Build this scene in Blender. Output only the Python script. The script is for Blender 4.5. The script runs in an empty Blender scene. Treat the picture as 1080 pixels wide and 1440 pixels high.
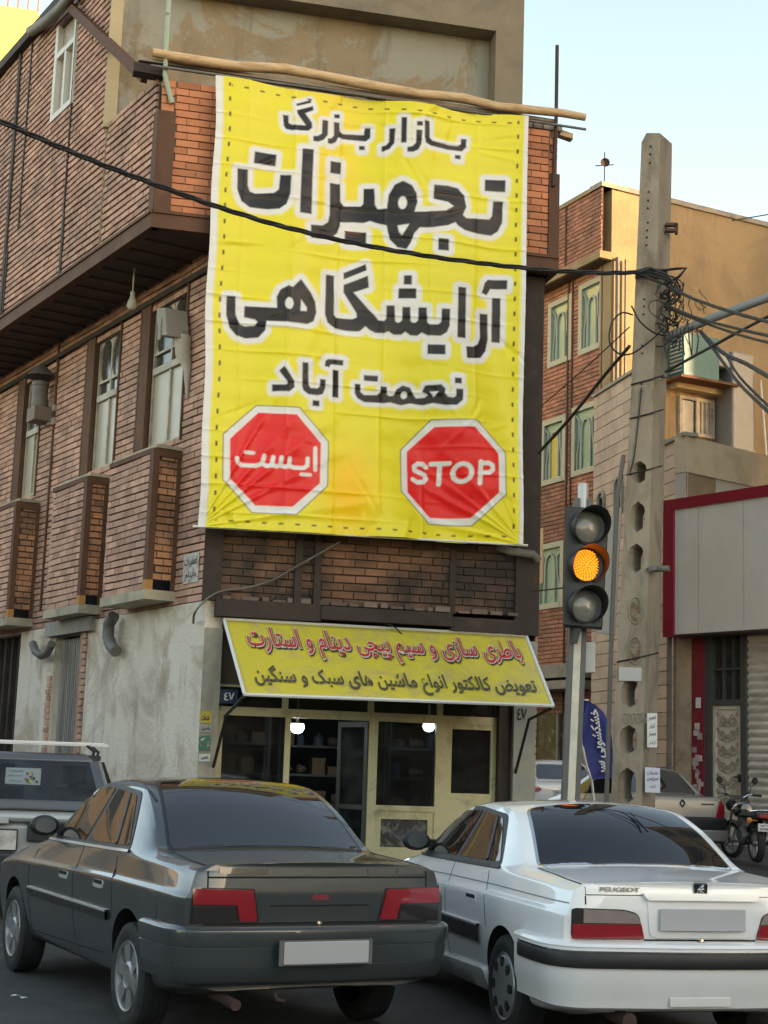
import bpy, bmesh, math, random
import numpy as np
from mathutils import Vector, Matrix
from mathutils.bvhtree import BVHTree
from mathutils.geometry import delaunay_2d_cdt, tessellate_polygon

random.seed(7)
SC = bpy.context.scene
COL = SC.collection
R = math.radians

# ------------------------------------------------------------------ camera
FPX, ROLL, CAMH = 2150.0, 0.034, 1.5
KD = 0.935                                    # scale of the surveyed distances          # focal length in photo pixels (1080 wide)
TH = math.atan(365 / FPX)
cR, sR = math.cos(ROLL), math.sin(ROLL)
CF = Vector((0, math.cos(TH), math.sin(TH))); CR = Vector((1, 0, 0)); CU = Vector((0, -math.sin(TH), math.cos(TH)))
CAM = Vector((0, 0, CAMH))
cam_d = bpy.data.cameras.new('camera'); cam = bpy.data.objects.new('camera', cam_d); COL.objects.link(cam)
cam_d.sensor_fit = 'HORIZONTAL'; cam_d.sensor_width = 36; cam_d.lens = FPX / 1080 * 36; cam_d.clip_end = 2000; cam_d.clip_start = .05
rx = CR * cR + CU * sR; uy = CR * -sR + CU * cR
M = Matrix((rx, uy, -CF)).transposed().to_4x4(); M.translation = CAM
cam.matrix_world = M
SC.camera = cam
# ------------------------------------------------------------------ sky, sun, exposure
SUN_AZ = R(112)      # clockwise from +Y: behind and to the right
SUN_EL = R(13)
w = bpy.data.worlds.new('World'); SC.world = w; w.use_nodes = True
nt = w.node_tree; nt.nodes.clear()
sky = nt.nodes.new('ShaderNodeTexSky'); sky.sky_type = 'NISHITA'; sky.sun_disc = False
sky.sun_elevation = SUN_EL; sky.sun_rotation = SUN_AZ; sky.altitude = 1100; sky.air_density = 1.0; sky.dust_density = 2.0; sky.ozone_density = .3
bg = nt.nodes.new('ShaderNodeBackground'); bg.inputs[1].default_value = 0.14
wo = nt.nodes.new('ShaderNodeOutputWorld')
tint = nt.nodes.new('ShaderNodeMix'); tint.data_type = 'RGBA'; tint.blend_type = 'MULTIPLY'; tint.inputs[0].default_value = 1; tint.inputs[7].default_value = (1.17, 1.0, .80, 1)   # warm evening white balance
nt.links.new(sky.outputs[0], tint.inputs[6]); nt.links.new(tint.outputs[2], bg.inputs[0]); nt.links.new(bg.outputs[0], wo.inputs[0])
sd = bpy.data.lights.new('sun', 'SUN'); sd.energy = 2.8; sd.angle = R(.5); sd.color = (1, .66, .34)
so = bpy.data.objects.new('sun', sd); COL.objects.link(so)
SUNV = Vector((math.sin(SUN_AZ) * math.cos(SUN_EL), math.cos(SUN_AZ) * math.cos(SUN_EL), math.sin(SUN_EL)))
so.rotation_euler = (-SUNV).to_track_quat('-Z', 'Y').to_euler(); so.location = (30, -30, 40)
SC.view_settings.view_transform = 'Standard'; SC.view_settings.look = 'None'
SC.view_settings.exposure = 2.22; SC.view_settings.gamma = 1; SC.view_settings.use_curve_mapping = False

# ------------------------------------------------------------------ helpers
def ray(px, py):
    x = px - 540; y = py - 720
    return CF * FPX + CR * (cR * x + sR * y) - CU * (-sR * x + cR * y)
def at(px, py, Y):                       # photo pixel -> point at depth Y
    r = ray(px, py); return CAM + r * (Y * KD / r.y)
def terr(y): return 0.035 * max(0.0, min(y, 60) - 19)
class Plane:                             # a vertical wall plane: s along, z up, d outward
    def __init__(s, o, e, n): s.o = Vector((o[0], o[1], 0)); s.e = Vector((e[0], e[1], 0)).normalized(); s.n = Vector((n[0], n[1], 0)).normalized()
    def at(s, px, py, d=0.0):
        o = s.o + s.n * d; r = ray(px, py); t = (o - CAM).dot(s.n) / r.dot(s.n); q = CAM + r * t - s.o
        return q.dot(s.e), q.z
    def p(s, a, z, d=0.0): return s.o + s.e * a + s.n * d + Vector((0, 0, z))
    def s(s, px, py, d=0.0): return s.at(px, py, d)[0]
    def z(s, px, py, d=0.0): return s.at(px, py, d)[1]

ORG = {}
def tag(o, label=None, cat=None, group=None, kind=None):
    if label: o['label'] = label
    if cat: o['category'] = cat
    if group: o['group'] = group
    if kind: o['kind'] = kind
    return o
def thing(name, label, cat, loc=(0, 0, 0), rotz=0, group=None):
    o = bpy.data.objects.new(name, None); COL.objects.link(o); o.empty_display_size = .2
    o.location = loc; o.rotation_euler = (0, 0, rotz); ORG[o.name] = Vector(loc) if rotz == 0 else Vector((0, 0, 0))
    return tag(o, label, cat, group)

class MB:
    def cut(s): s.k = getattr(s, 'k', []); s.k.append((len(s.v), len(s.f))); return s
    def each(s, name, mats, parent=None, **kw):
        '''one object per piece (pieces are the 8-point boxes or are marked with cut())'''
        marks = [(0, 0)] + getattr(s, 'k', []) if hasattr(s, 'k') else [(8 * i, 6 * i) for i in range(len(s.v) // 8)]
        marks = marks + [(len(s.v), len(s.f))]
        for (v0, f0), (v1, f1) in zip(marks[:-1], marks[1:]):
            if v1 > v0: b = MB(); b.v = s.v[v0:v1]; b.f = [tuple(i - v0 for i in f) for f in s.f[f0:f1]]; b.m = s.m[f0:f1]; b.t = s.t[f0:f1]; b.build(name, mats, parent, **kw)
    def __init__(s): s.v = []; s.f = []; s.m = []; s.t = []
    def add(s, vs, fs, m=0, t=1.0):
        b = len(s.v); s.v += [tuple(p) for p in vs]
        for f in fs: s.f.append(tuple(b + i for i in f)); s.m.append(m); s.t.append(t)
        return s
    def hexa(s, p, m=0, t=1.0):          # p: 4 bottom then 4 top
        return s.add(p, [(3, 2, 1, 0), (4, 5, 6, 7), (0, 1, 5, 4), (1, 2, 6, 5), (2, 3, 7, 6), (3, 0, 4, 7)], m, t)
    def obox(s, o, ex, ey, ez, m=0, t=1.0):
        o, ex, ey, ez = Vector(o), Vector(ex), Vector(ey), Vector(ez)
        return s.hexa([o, o + ex, o + ex + ey, o + ey, o + ez, o + ex + ez, o + ex + ey + ez, o + ey + ez], m, t)
    def box(s, x0, x1, y0, y1, z0, z1, m=0, t=1.0):
        return s.obox((x0, y0, z0), (x1 - x0, 0, 0), (0, y1 - y0, 0), (0, 0, z1 - z0), m, t)
    def pb(s, P, s0, s1, z0, z1, d0, d1, m=0, t=1.0):   # box on a plane
        return s.obox(P.p(s0, z0, d0), P.e * (s1 - s0), P.n * (d1 - d0), (0, 0, z1 - z0), m, t)
    def prism(s, pts, ext, m=0, t=1.0):
        n = len(pts); ext = Vector(ext); A = [Vector(p) for p in pts]
        fs = [tuple(range(n)), tuple(range(2 * n - 1, n - 1, -1))] + [(i, (i + 1) % n, n + (i + 1) % n, n + i) for i in range(n)]
        return s.add(A + [p + ext for p in A], fs, m, t)
    def tube(s, pts, r, n=8, m=0, caps=True, t=1.0):
        P = [Vector(p) for p in pts]; N = len(P); rr = r if isinstance(r, (list, tuple)) else [r] * N
        vs = []; up = None
        for i in range(N):
            d = (P[min(i + 1, N - 1)] - P[max(i - 1, 0)]).normalized()
            if up is None: up = Vector((0, 0, 1)) if abs(d.z) < .9 else Vector((1, 0, 0))
            a = d.cross(up).normalized(); up = a.cross(d).normalized()
            for k in range(n):
                an = 2 * math.pi * k / n; vs.append(P[i] + (a * math.cos(an) + up * math.sin(an)) * rr[i])
        fs = [(i * n + k, i * n + (k + 1) % n, (i + 1) * n + (k + 1) % n, (i + 1) * n + k) for i in range(N - 1) for k in range(n)]
        if caps: fs += [tuple(range(n - 1, -1, -1)), tuple((N - 1) * n + k for k in range(n))]
        return s.add(vs, fs, m, t)
    def lathe(s, o, ax, prof, n=24, m=0, t=1.0):     # prof: (r, h) along axis
        o = Vector(o); ax = Vector(ax).normalized(); a = ax.orthogonal().normalized(); b = ax.cross(a); vs = []
        for r, h in prof:
            for k in range(n):
                an = 2 * math.pi * k / n; vs.append(o + ax * h + (a * math.cos(an) + b * math.sin(an)) * max(r, 1e-4))
        fs = [(i * n + k, i * n + (k + 1) % n, (i + 1) * n + (k + 1) % n, (i + 1) * n + k) for i in range(len(prof) - 1) for k in range(n)]
        return s.add(vs, fs, m, t)
    def build(s, name, mats, parent=None, smooth=None, bevel=None, recalc=True, world=True, merge=None):
        if not isinstance(mats, (list, tuple)): mats = [mats]
        off = Vector((0, 0, 0))
        if parent is not None and world: off = ORG.get(parent.name, Vector((0, 0, 0)))
        me = bpy.data.meshes.new(name)
        me.from_pydata([(p[0] - off.x, p[1] - off.y, p[2] - off.z) for p in s.v], [], s.f)
        for mt in mats: me.materials.append(mt)
        me.polygons.foreach_set('material_index', s.m)
        at_ = me.attributes.new('tint', 'FLOAT', 'FACE'); at_.data.foreach_set('value', s.t)
        if recalc or merge:
            bm = bmesh.new(); bm.from_mesh(me)
            if merge: bmesh.ops.remove_doubles(bm, verts=bm.verts, dist=merge)
            if recalc: bmesh.ops.recalc_face_normals(bm, faces=bm.faces)
            bm.to_mesh(me); bm.free()
        planar_uv(me)
        if smooth is not None:
            me.shade_smooth(); me.set_sharp_from_angle(angle=R(smooth))
        o = bpy.data.objects.new(name, me); COL.objects.link(o)
        if parent is not None: o.parent = parent
        ORG[o.name] = off
        if bevel:
            b = o.modifiers.new('bevel', 'BEVEL'); b.width = bevel; b.segments = 2; b.limit_method = 'ANGLE'; b.angle_limit = R(40)
        return o
def planar_uv(me):
    n = len(me.polygons)
    if n == 0: return
    uv = me.uv_layers.new(name='UVMap')
    co = np.empty(len(me.vertices) * 3); me.vertices.foreach_get('co', co); co = co.reshape(-1, 3)
    li = np.empty(len(me.loops), np.int32); me.loops.foreach_get('vertex_index', li)
    nr = np.empty(n * 3); me.polygons.foreach_get('normal', nr); nr = nr.reshape(-1, 3)
    lt = np.empty(n, np.int32); me.polygons.foreach_get('loop_total', lt)
    N = np.repeat(nr, lt, axis=0); C = co[li]
    hz = np.abs(N[:, 2]) > .75
    tl = np.stack([-N[:, 1], N[:, 0]], 1); ln = np.maximum(np.linalg.norm(tl, axis=1, keepdims=True), 1e-6); tl /= ln
    U = np.where(hz, C[:, 0], (C[:, :2] * tl).sum(1)); V = np.where(hz, C[:, 1], C[:, 2])
    uv.data.foreach_set('uv', np.stack([U, V], 1).astype(np.float32).ravel())

# ------------------------------------------------------------------ materials
def srgb(r, g, b):
    f = lambda c: (c / 255 / 12.92) if c / 255 < .04045 else ((c / 255 + .055) / 1.055) ** 2.4
    return (f(r), f(g), f(b))
class N:
    def __init__(s, name):
        s.mt = bpy.data.materials.new(name); s.mt.use_nodes = True; s.t = s.mt.node_tree; s.b = s.t.nodes['Principled BSDF']
        s.tc = s.t.nodes.new('ShaderNodeTexCoord')
    def nd(s, ty, **k):
        n = s.t.nodes.new(ty)
        for a, b in k.items(): setattr(n, a, b)
        return n
    def ln(s, a, b): s.t.links.new(a, b)
    def noise(s, scale, detail=6, rough=.6, sc=None, co='Object', dist=0):
        n = s.nd('ShaderNodeTexNoise'); n.inputs['Scale'].default_value = scale; n.inputs['Detail'].default_value = detail; n.inputs['Roughness'].default_value = rough
        n.inputs['Distortion'].default_value = dist
        if sc:
            m = s.nd('ShaderNodeMapping'); m.inputs['Scale'].default_value = sc; s.ln(s.tc.outputs[co], m.inputs[0]); s.ln(m.outputs[0], n.inputs[0])
        else: s.ln(s.tc.outputs[co], n.inputs[0])
        return n.outputs[0]
    def ramp(s, src, p0, p1, c0=(0, 0, 0), c1=(1, 1, 1)):
        r = s.nd('ShaderNodeValToRGB'); e = r.color_ramp.elements
        e[0].position = p0; e[1].position = p1; e[0].color = (*c0, 1); e[1].color = (*c1, 1); s.ln(src, r.inputs[0]); return r.outputs[0]
    def mix(s, fac, a, b, mode='MIX'):
        m = s.nd('ShaderNodeMix', data_type='RGBA', blend_type=mode)
        for i, x in ((0, fac), (6, a), (7, b)):
            if hasattr(x, 'is_linked'): s.ln(x, m.inputs[i])
            elif i == 0: m.inputs[0].default_value = x
            else: m.inputs[i].default_value = (*x, 1)
        return m.outputs[2]
    def bump(s, h, st=.3, dist=.01, nrm=None):
        b = s.nd('ShaderNodeBump'); b.inputs['Strength'].default_value = st; b.inputs['Distance'].default_value = dist; s.ln(h, b.inputs['Height'])
        if nrm: s.ln(nrm, b.inputs['Normal'])
        return b.outputs[0]
def mat(name, col, rough=.8, metal=0, var=.18, vs=3, col2=None, c2p=(.45, .65), c2s=1.2, c2sc=None, streak=None, tint=False, bump=.25, bs=60, bd=.006, coat=0, spec=None, big=None):
    n = N(name); c = tuple(col)
    base = n.mix(n.noise(vs), tuple(x * (1 - var) for x in c), tuple(min(1, x * (1 + var)) for x in c))
    if col2: base = n.mix(n.ramp(n.noise(c2s, 7, .65, c2sc, dist=.6), *c2p), base, col2)
    if streak: base = n.mix(n.ramp(n.noise(1, 7, .7, (2.6, 2.6, .45)), .52, .80), base, streak)
    if tint:
        a = n.nd('ShaderNodeAttribute'); a.attribute_name = 'tint'; base = n.mix(1.0, base, a.outputs['Color'], 'MULTIPLY')
        a2 = n.mix(1, base, base)
    n.ln(base, n.b.inputs['Base Color']); n.b.inputs['Roughness'].default_value = rough; n.b.inputs['Metallic'].default_value = metal
    if rough > .25:
        rr = n.nd('ShaderNodeMapRange'); n.ln(n.noise(vs * 3), rr.inputs[0]); rr.inputs[3].default_value = max(0, rough - .12); rr.inputs[4].default_value = min(1, rough + .12); n.ln(rr.outputs[0], n.b.inputs['Roughness'])
    if coat: n.b.inputs['Coat Weight'].default_value = coat; n.b.inputs['Coat Roughness'].default_value = .03
    if spec is not None: n.b.inputs['Specular IOR Level'].default_value = spec
    if bump:
        nr = n.bump(n.noise(bs, 8, .7), bump, bd)
        if big: nr = n.bump(n.noise(big[0], 4), big[1], big[2], nr)
        n.ln(nr, n.b.inputs['Normal'])
    return n.mt
def emis(name, col, st):
    n = N(name); n.b.inputs['Base Color'].default_value = (*col, 1); n.b.inputs['Emission Color'].default_value = (*col, 1); n.b.inputs['Emission Strength'].default_value = st; return n.mt
def glass(name, col=(.02, .022, .024), rough=.03, dirt=.15):
    n = N(name); f = n.ramp(n.noise(3, 7, .7), .45, .75)
    n.ln(n.mix(f, col, tuple(x + .03 * dirt * 6 for x in col)), n.b.inputs['Base Color'])
    rr = n.nd('ShaderNodeMapRange'); n.ln(f, rr.inputs[0]); rr.inputs[3].default_value = rough; rr.inputs[4].default_value = rough + dirt; n.ln(rr.outputs[0], n.b.inputs['Roughness'])
    n.b.inputs['IOR'].default_value = 1.5; n.ln(n.bump(n.noise(1.4, 2), .06, .02), n.b.inputs['Normal'])
    return n.mt
def clear_glass(name, tintc=(.8, .85, .85), dirt=.12):   # real see-through pane with a dusty film
    n = N(name); n.t.nodes.remove(n.b)
    tr = n.nd('ShaderNodeBsdfTransparent'); tr.inputs[0].default_value = (*tintc, 1)
    gl = n.nd('ShaderNodeBsdfGlossy'); gl.inputs['Roughness'].default_value = .03
    df = n.nd('ShaderNodeBsdfDiffuse'); df.inputs[0].default_value = (.4, .4, .38, 1)
    fr = n.nd('ShaderNodeFresnel'); fr.inputs[0].default_value = 1.5
    m1 = n.nd('ShaderNodeMixShader'); n.ln(fr.outputs[0], m1.inputs[0]); n.ln(tr.outputs[0], m1.inputs[1]); n.ln(gl.outputs[0], m1.inputs[2])
    f = n.ramp(n.noise(2.5, 8, .7, dist=1), .45, .85, (dirt * .3,) * 3, (dirt * 2.2,) * 3)
    m2 = n.nd('ShaderNodeMixShader'); n.ln(f, m2.inputs[0]); n.ln(m1.outputs[0], m2.inputs[1]); n.ln(df.outputs[0], m2.inputs[2])
    n.ln(m2.outputs[0], n.t.nodes['Material Output'].inputs[0]); return n.mt

M_brick = mat('brick_pink_brown', (.49, .285, .20), .9, var=.28, vs=2, col2=(.36, .225, .17), c2s=.7, streak=(.17, .11, .085), tint=True, bump=.5, bs=45)
M_brick2 = mat('brick_orange', (.50, .20, .095), .9, var=.2, vs=3, col2=(.38, .15, .08), tint=True, bump=.4, bs=45)
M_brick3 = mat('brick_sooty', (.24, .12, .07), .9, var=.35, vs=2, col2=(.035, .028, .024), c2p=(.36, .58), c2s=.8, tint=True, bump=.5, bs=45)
M_brick4 = mat('brick_amber', (.46, .23, .12), .9, var=.25, vs=3, col2=(.20, .11, .07), tint=True, bump=.4, bs=45)
M_mortar = mat('mortar_dark', (.085, .068, .057), .95, var=.4, bump=.5)
M_mortar2 = mat('mortar_grey', (.20, .17, .15), .95, var=.4, bump=.5)
M_steel = mat('steel_brown_paint', (.115, .060, .038), .75, var=.35, col2=(.15, .08, .045), c2p=(.55, .75), c2s=3, bump=.25, spec=.2)
M_steeld = mat('steel_sooty', (.036, .025, .019), .8, var=.5, col2=(.07, .045, .03), c2p=(.55, .75), c2s=3, bump=.3)
M_plaster = mat('plaster_whitewash', (.70, .615, .50), .93, var=.14, vs=1.2, col2=(.47, .375, .275), c2p=(.47, .60), c2s=.8, streak=(.25, .215, .18), bump=.8, bs=14, bd=.03)
M_plast2 = mat('plaster_tan', (.27, .205, .125), .93, var=.3, vs=2.2, col2=(.30, .285, .225), c2p=(.48, .515), c2s=.55, streak=(.13, .11, .075), bump=.9, bs=12, bd=.02)
M_conc = mat('concrete_worn', (.30, .275, .235), .92, var=.2, vs=2.5, col2=(.17, .155, .13), c2p=(.5, .72), c2s=2, bump=.5, bs=35, bd=.012)
M_soffit = mat('soffit_dark_boards', (.085, .06, .045), .9, var=.3, bump=.4)
M_frame = mat('window_frame_grey', (.44, .395, .31), .6, var=.15, col2=(.26, .24, .20), c2s=4, bump=.1)
M_cream = mat('frame_cream_paint', (.54, .485, .28), .5, var=.12, col2=(.34, .29, .15), c2p=(.52, .7), c2s=3.5, bump=.12)
M_pane = mat('frosted_pane', (.36, .31, .23), .35, var=.12, vs=1.5, bump=.02)
M_paneD = glass('dark_pane', (.045, .042, .035), .12, .25)
M_wood = mat('log_wood', (.60, .42, .23), .8, var=.2, vs=3, col2=(.42, .25, .12), c2s=3, c2sc=(1, 1, 6), bump=.3)
M_woodw = mat('plank_weathered', (.30, .24, .19), .9, var=.3, vs=5, bump=.4)
M_green = mat('pole_green_paint', (.34, .40, .29), .6, var=.2, col2=(.10, .06, .04), c2p=(.58, .64), c2s=5, bump=.2)
M_rust = mat('rust_steel', (.06, .036, .026), .8, var=.4, vs=8, bump=.4)
M_black = mat('black_plastic', (.012, .012, .013), .45, var=.3, bump=.1)
M_cable = mat('cable_rubber', (.014, .013, .013), .6, var=.3, bump=.0)
M_pipe = mat('grey_pipe', (.15, .14, .12), .6, var=.25, col2=(.09, .085, .08), bump=.15)
M_white = mat('white_paint', (.70, .69, .66), .5, var=.08, bump=.06)
M_paper = mat('paper', (.66, .65, .63), .8, var=.08, bump=.05)
M_ink = mat('ink', (.03, .03, .035), .7, bump=0)
M_dark = mat('dark_void', (.012, .012, .012), .9, bump=0)

def brick_wall(mb, P, s0, s1, z0, z1, d=0, holes=(), bl=.29, bh=.1, jt=.02, dep=.035, mi=0, mm=1, jit=.005, tv=.22, wav=.012, top=None, soldier=None):
    """real bricks laid course by course on plane P; top(s) may cut the upper edge; backing of mortar behind"""
    rnd = random.Random(int(abs(s0 * 131 + z0 * 977 + d * 17) * 10) + 3)
    nz = max(1, int(round((z1 - z0) / bh))); bh = (z1 - z0) / nz
    for k in range(nz):
        a, b = z0 + k * bh, z0 + (k + 1) * bh; zm = (a + b) / 2
        iv = [(s0, s1)]
        for h0, h1, g0, g1 in holes:
            if g0 < zm < g1:
                nv = []
                for p, q in iv:
                    if h1 <= p or h0 >= q: nv.append((p, q)); continue
                    if h0 > p: nv.append((p, h0))
                    if h1 < q: nv.append((h1, q))
                iv = nv
        for p, q in iv:
            if q - p < .02: continue
            if top and zm > min(top(p), top(q)) + 1e-3:
                continue
            mb.pb(P, p, q, a, b, d - dep - .02, d - dep, mm, .8 + .4 * rnd.random())
            x = math.floor(p / bl) * bl + (bl / 2 if k % 2 else 0) + rnd.uniform(-.02, .02)
            if x > p: x -= bl
            while x < q:
                e0, e1 = max(x, p) + jt * .3, min(x + bl, q) - jt * .3
                if e1 - e0 > .035:
                    o = d + rnd.uniform(-jit, jit); w0 = wav * math.sin(e0 * 2.1 + k * .7) * .5; w1 = wav * math.sin(e1 * 2.1 + k * .7) * .5
                    zz0, zz1 = a + jt / 2, b - jt / 2; t = 1 + rnd.uniform(-tv, tv)
                    A = [P.p(e0, zz0 + w0, d - dep), P.p(e1, zz0 + w1, d - dep), P.p(e1, zz0 + w1, o), P.p(e0, zz0 + w0, o),
                         P.p(e0, zz1 + w0, d - dep), P.p(e1, zz1 + w1, d - dep), P.p(e1, zz1 + w1, o), P.p(e0, zz1 + w0, o)]
                    mb.hexa(A, mi, t)
                x += bl
    return mb

# Arabic-script shaping with presentation forms (the built-in font has them)
FORMS = {'ا': 'ﺍﺎ', 'آ': 'ﺁﺂ', 'ب': 'ﺏﺐﺑﺒ', 'پ': 'ﭖﭗﭘﭙ', 'ت': 'ﺕﺖﺗﺘ', 'ج': 'ﺝﺞﺟﺠ', 'چ': 'ﭺﭻﭼﭽ', 'خ': 'ﺥﺦﺧﺨ', 'د': 'ﺩﺪ', 'ر': 'ﺭﺮ', 'ز': 'ﺯﺰ',
         'س': 'ﺱﺲﺳﺴ', 'ش': 'ﺵﺶﺷﺸ', 'ض': 'ﺽﺾﺿﻀ', 'ط': 'ﻁﻂﻃﻄ', 'ع': 'ﻉﻊﻋﻌ', 'ک': 'ﮎﮏﮐﮑ', 'گ': 'ﮒﮓﮔﮕ', 'ل': 'ﻝﻞﻟﻠ', 'م': 'ﻡﻢﻣﻤ', 'ن': 'ﻥﻦﻧﻨ', 'و': 'ﻭﻮ', 'ه': 'ﻩﻪﻫﻬ', 'ی': 'ﯼﯽﯾﯿ'}
def shape(txt):
    out = []
    for i, c in enumerate(txt):
        if c not in FORMS: out.append(c); continue
        f = FORMS[c]
        pj = i > 0 and txt[i - 1] in FORMS and len(FORMS[txt[i - 1]]) == 4
        nj = i < len(txt) - 1 and txt[i + 1] in FORMS and len(f) == 4
        out.append(f[(3 if nj else 1) if pj else (2 if nj else 0)])
    return ''.join(reversed(out))
def glyphs(txt, bold=0.0, rtl=False):
    """text -> (verts2d, faces), normalised so that width and height are as typeset at size 1"""
    c = bpy.data.curves.new('t', 'FONT'); c.body = shape(txt) if rtl else txt; c.size = 1; c.offset = bold; c.resolution_u = 3
    o = bpy.data.objects.new('t', c); COL.objects.link(o)
    me = bpy.data.meshes.new_from_object(o.evaluated_get(bpy.context.evaluated_depsgraph_get()))
    V = [(v.co.x, v.co.y) for v in me.vertices]; F = [tuple(p.vertices) for p in me.polygons]
    bpy.data.objects.remove(o); bpy.data.curves.remove(c); bpy.data.meshes.remove(me)
    return V, F
def lay_text(mb, txt, fn, box, bold=0.0, rtl=False, m=0, ref=None):
    """fn(x,y)->Vector; box=(x0,x1,y0,y1) that the glyph bounds are fitted to (ref: bounds of another setting)"""
    V, F = glyphs(txt, bold, rtl)
    if not V: return None
    bb = ref or (min(v[0] for v in V), max(v[0] for v in V), min(v[1] for v in V), max(v[1] for v in V))
    kx = (box[1] - box[0]) / (bb[1] - bb[0]); ky = (box[3] - box[2]) / (bb[3] - bb[2])
    mb.add([fn(box[0] + (x - bb[0]) * kx, box[2] + (y - bb[2]) * ky) for x, y in V], F, m)
    return bb
# ================================================================== GROUND
def ground_sheet():
    mb = MB(); xs = [-300, -60, -20, -8, -2, .6, 1.6, 8, 20, 60, 300]; ys = [-300, -60, -10, 5, 14, 18, 22, 26, 32, 40, 60, 90, 140, 300]
    vs = [(x, y, terr(y) - .005 - (.042 if abs(x) < 9 and -20 < y < 15 else 0)) for y in ys for x in xs]; n = len(xs)
    return mb.add(vs, [(j * n + i, j * n + i + 1, (j + 1) * n + i + 1, (j + 1) * n + i) for j in range(len(ys) - 1) for i in range(n - 1)])
M_asph = mat('asphalt', (.060, .057, .053), .85, var=.35, vs=.9, col2=(.10, .094, .085), c2p=(.52, .66), c2s=.9, streak=(.025, .024, .023), bump=.9, bs=110, bd=.015, big=(2.2, .25, .04))
tag(ground_sheet().build('road', M_asph), kind='structure')

# ================================================================== CORNER BUILDING
YAW, YL = R(13.2), R(32.0)
ue = Vector((math.cos(YAW), math.sin(YAW), 0)); ve = Vector((-math.sin(YL), math.cos(YL), 0))
nf = Vector((math.sin(YAW), -math.cos(YAW), 0)); ns = Vector((-math.cos(YL), -math.sin(YL), 0))
BO = at(277, 1085, 21.0); BO.z = 0
PF = Plane(BO, ue, nf); PS = Plane(BO, ve, ns)
BW = 4.52                                    # width of the street front
# pavement round the corner
mb = MB()
k0 = BO + nf * 1.5 + ns * 1.3 - ue * .2
pts = [k0, BO + ue * 7 + nf * 1.5, BO + ue * 7 + ve * 20, BO + ve * 24 + ns * 1.3]
mb.prism([(p.x, p.y, -.3) for p in pts], (0, 0, .45))
M_pave = mat('pavement_slabs', (.20, .19, .175), .9, var=.2, bump=.4)
tag(mb.build('pavement', M_pave, bevel=.02), kind='structure')

bld = thing('brick_building', 'dark brick corner building with jutting upper storey, steel edges and a workshop below', 'building', BO)
Zb = 3.6
dO = .3; sO = -1.0
K = BO + nf * dO + ue * sO                   # plan corner of the overhang
aO = (K - BO).dot(ns); vK = (K - BO).dot(ve)
zB0, zB1 = PF.z(213, 320, dO), PF.z(216, 297, dO)
zPar = PF.z(240, 112, dO)
vT = PS.s(152, 165, aO)                      # where the terrace ends and the full wall begins
zR = PS.z(52, 52, aO)
VL = 13.5
# --- windows on the side wall
wz0, wz1 = PS.z(207, 632), PS.z(226, 428)
wins = [(PS.s(257, 560), PS.s(207, 560)), (PS.s(163.5, 590), PS.s(129, 590)), (PS.s(53, 640), PS.s(30, 640))]
holes = [(a, b, wz0, wz1) for a, b in wins]
# spandrel boxes under the windows
sp = []
for (px_in, px_out, py, px_end) in ((250, 212, 740, 150), (147.5, 118, 765, 70), (51, 18, 790, -28)):
    s0 = PS.s(px_in, py); d = .05
    for k in range(60):
        q = PS.at(px_out, py, d)
        if q[0] < s0 or d > .8: break
        d += .01
    sp.append((s0, PS.s(px_end, py, d), d))
zs0, zs1 = PS.z(209, 828, sp[0][2]), PS.z(214, 637, sp[0][2])
mb = MB(); brick_wall(mb, PS, .05, VL, Zb, zB0 + .1, 0, holes + [(a, b, zs0, zs1) for a, b, d in sp], bh=.098)
mb.build('side_wall', [M_brick, M_mortar], bld)
M_ledge = mat('ledge_concrete', (.42, .36, .25), .9, var=.2, col2=(.25, .22, .18), bump=.5); M_foot = mat('rust_orange', (.42, .21, .06), .85, var=.25, bump=.3)
for a, b, d in sp:                            # one boxed-out brick balcony under each window
    PSd = Plane(PS.o + PS.n * d, PS.e, PS.n)
    mb = MB(); brick_wall(mb, PSd, a + .0, b, zs0, zs1, 0, bh=.098); bal = mb.build('balcony', [M_brick, M_mortar], bld)
    Pr = Plane(PS.p(a, 0, 0), -PS.n, -PS.e)
    mb = MB(); brick_wall(mb, Pr, -d + .06, 0, zs0 + .14, zs1, 0.0, bh=.098, bl=.2); mb.build('return_wall', [M_brick4, M_mortar], bal)
    mb = MB(); mb.pb(PS, a - .02, a + .1, zs0 + .13, zs1 + .06, d - .07, d + .02)
    mb.pb(PS, a - .015, a + .02, zs0, zs1, 0, .06)
    mb.pb(PS, a + .1, b, zs1, zs1 + .07, d - .05, d + .015)
    mb.pb(PS, a - .025, a + .1, zs1 - .05, zs1 + .055, 0, d - .07); mb.build('steel_edge', M_steel, bal)
    mb = MB(); mb.pb(PS, a - .03, b, zs0 - .13, zs0 + .0, -.02, d + .03); mb.build('base_ledge', M_ledge, bal)
    mb = MB(); mb.pb(PS, a, b, zs1 + .07, zs1 + .12, -.1, d - .03); mb.build('top_ledge', M_ledge, bal)
    mb = MB(); mb.pb(PS, a - .023, a + .103, zs0 + .0, zs0 + .13, d - .073, d + .023); mb.build('edge_foot', M_foot, bal)
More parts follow.
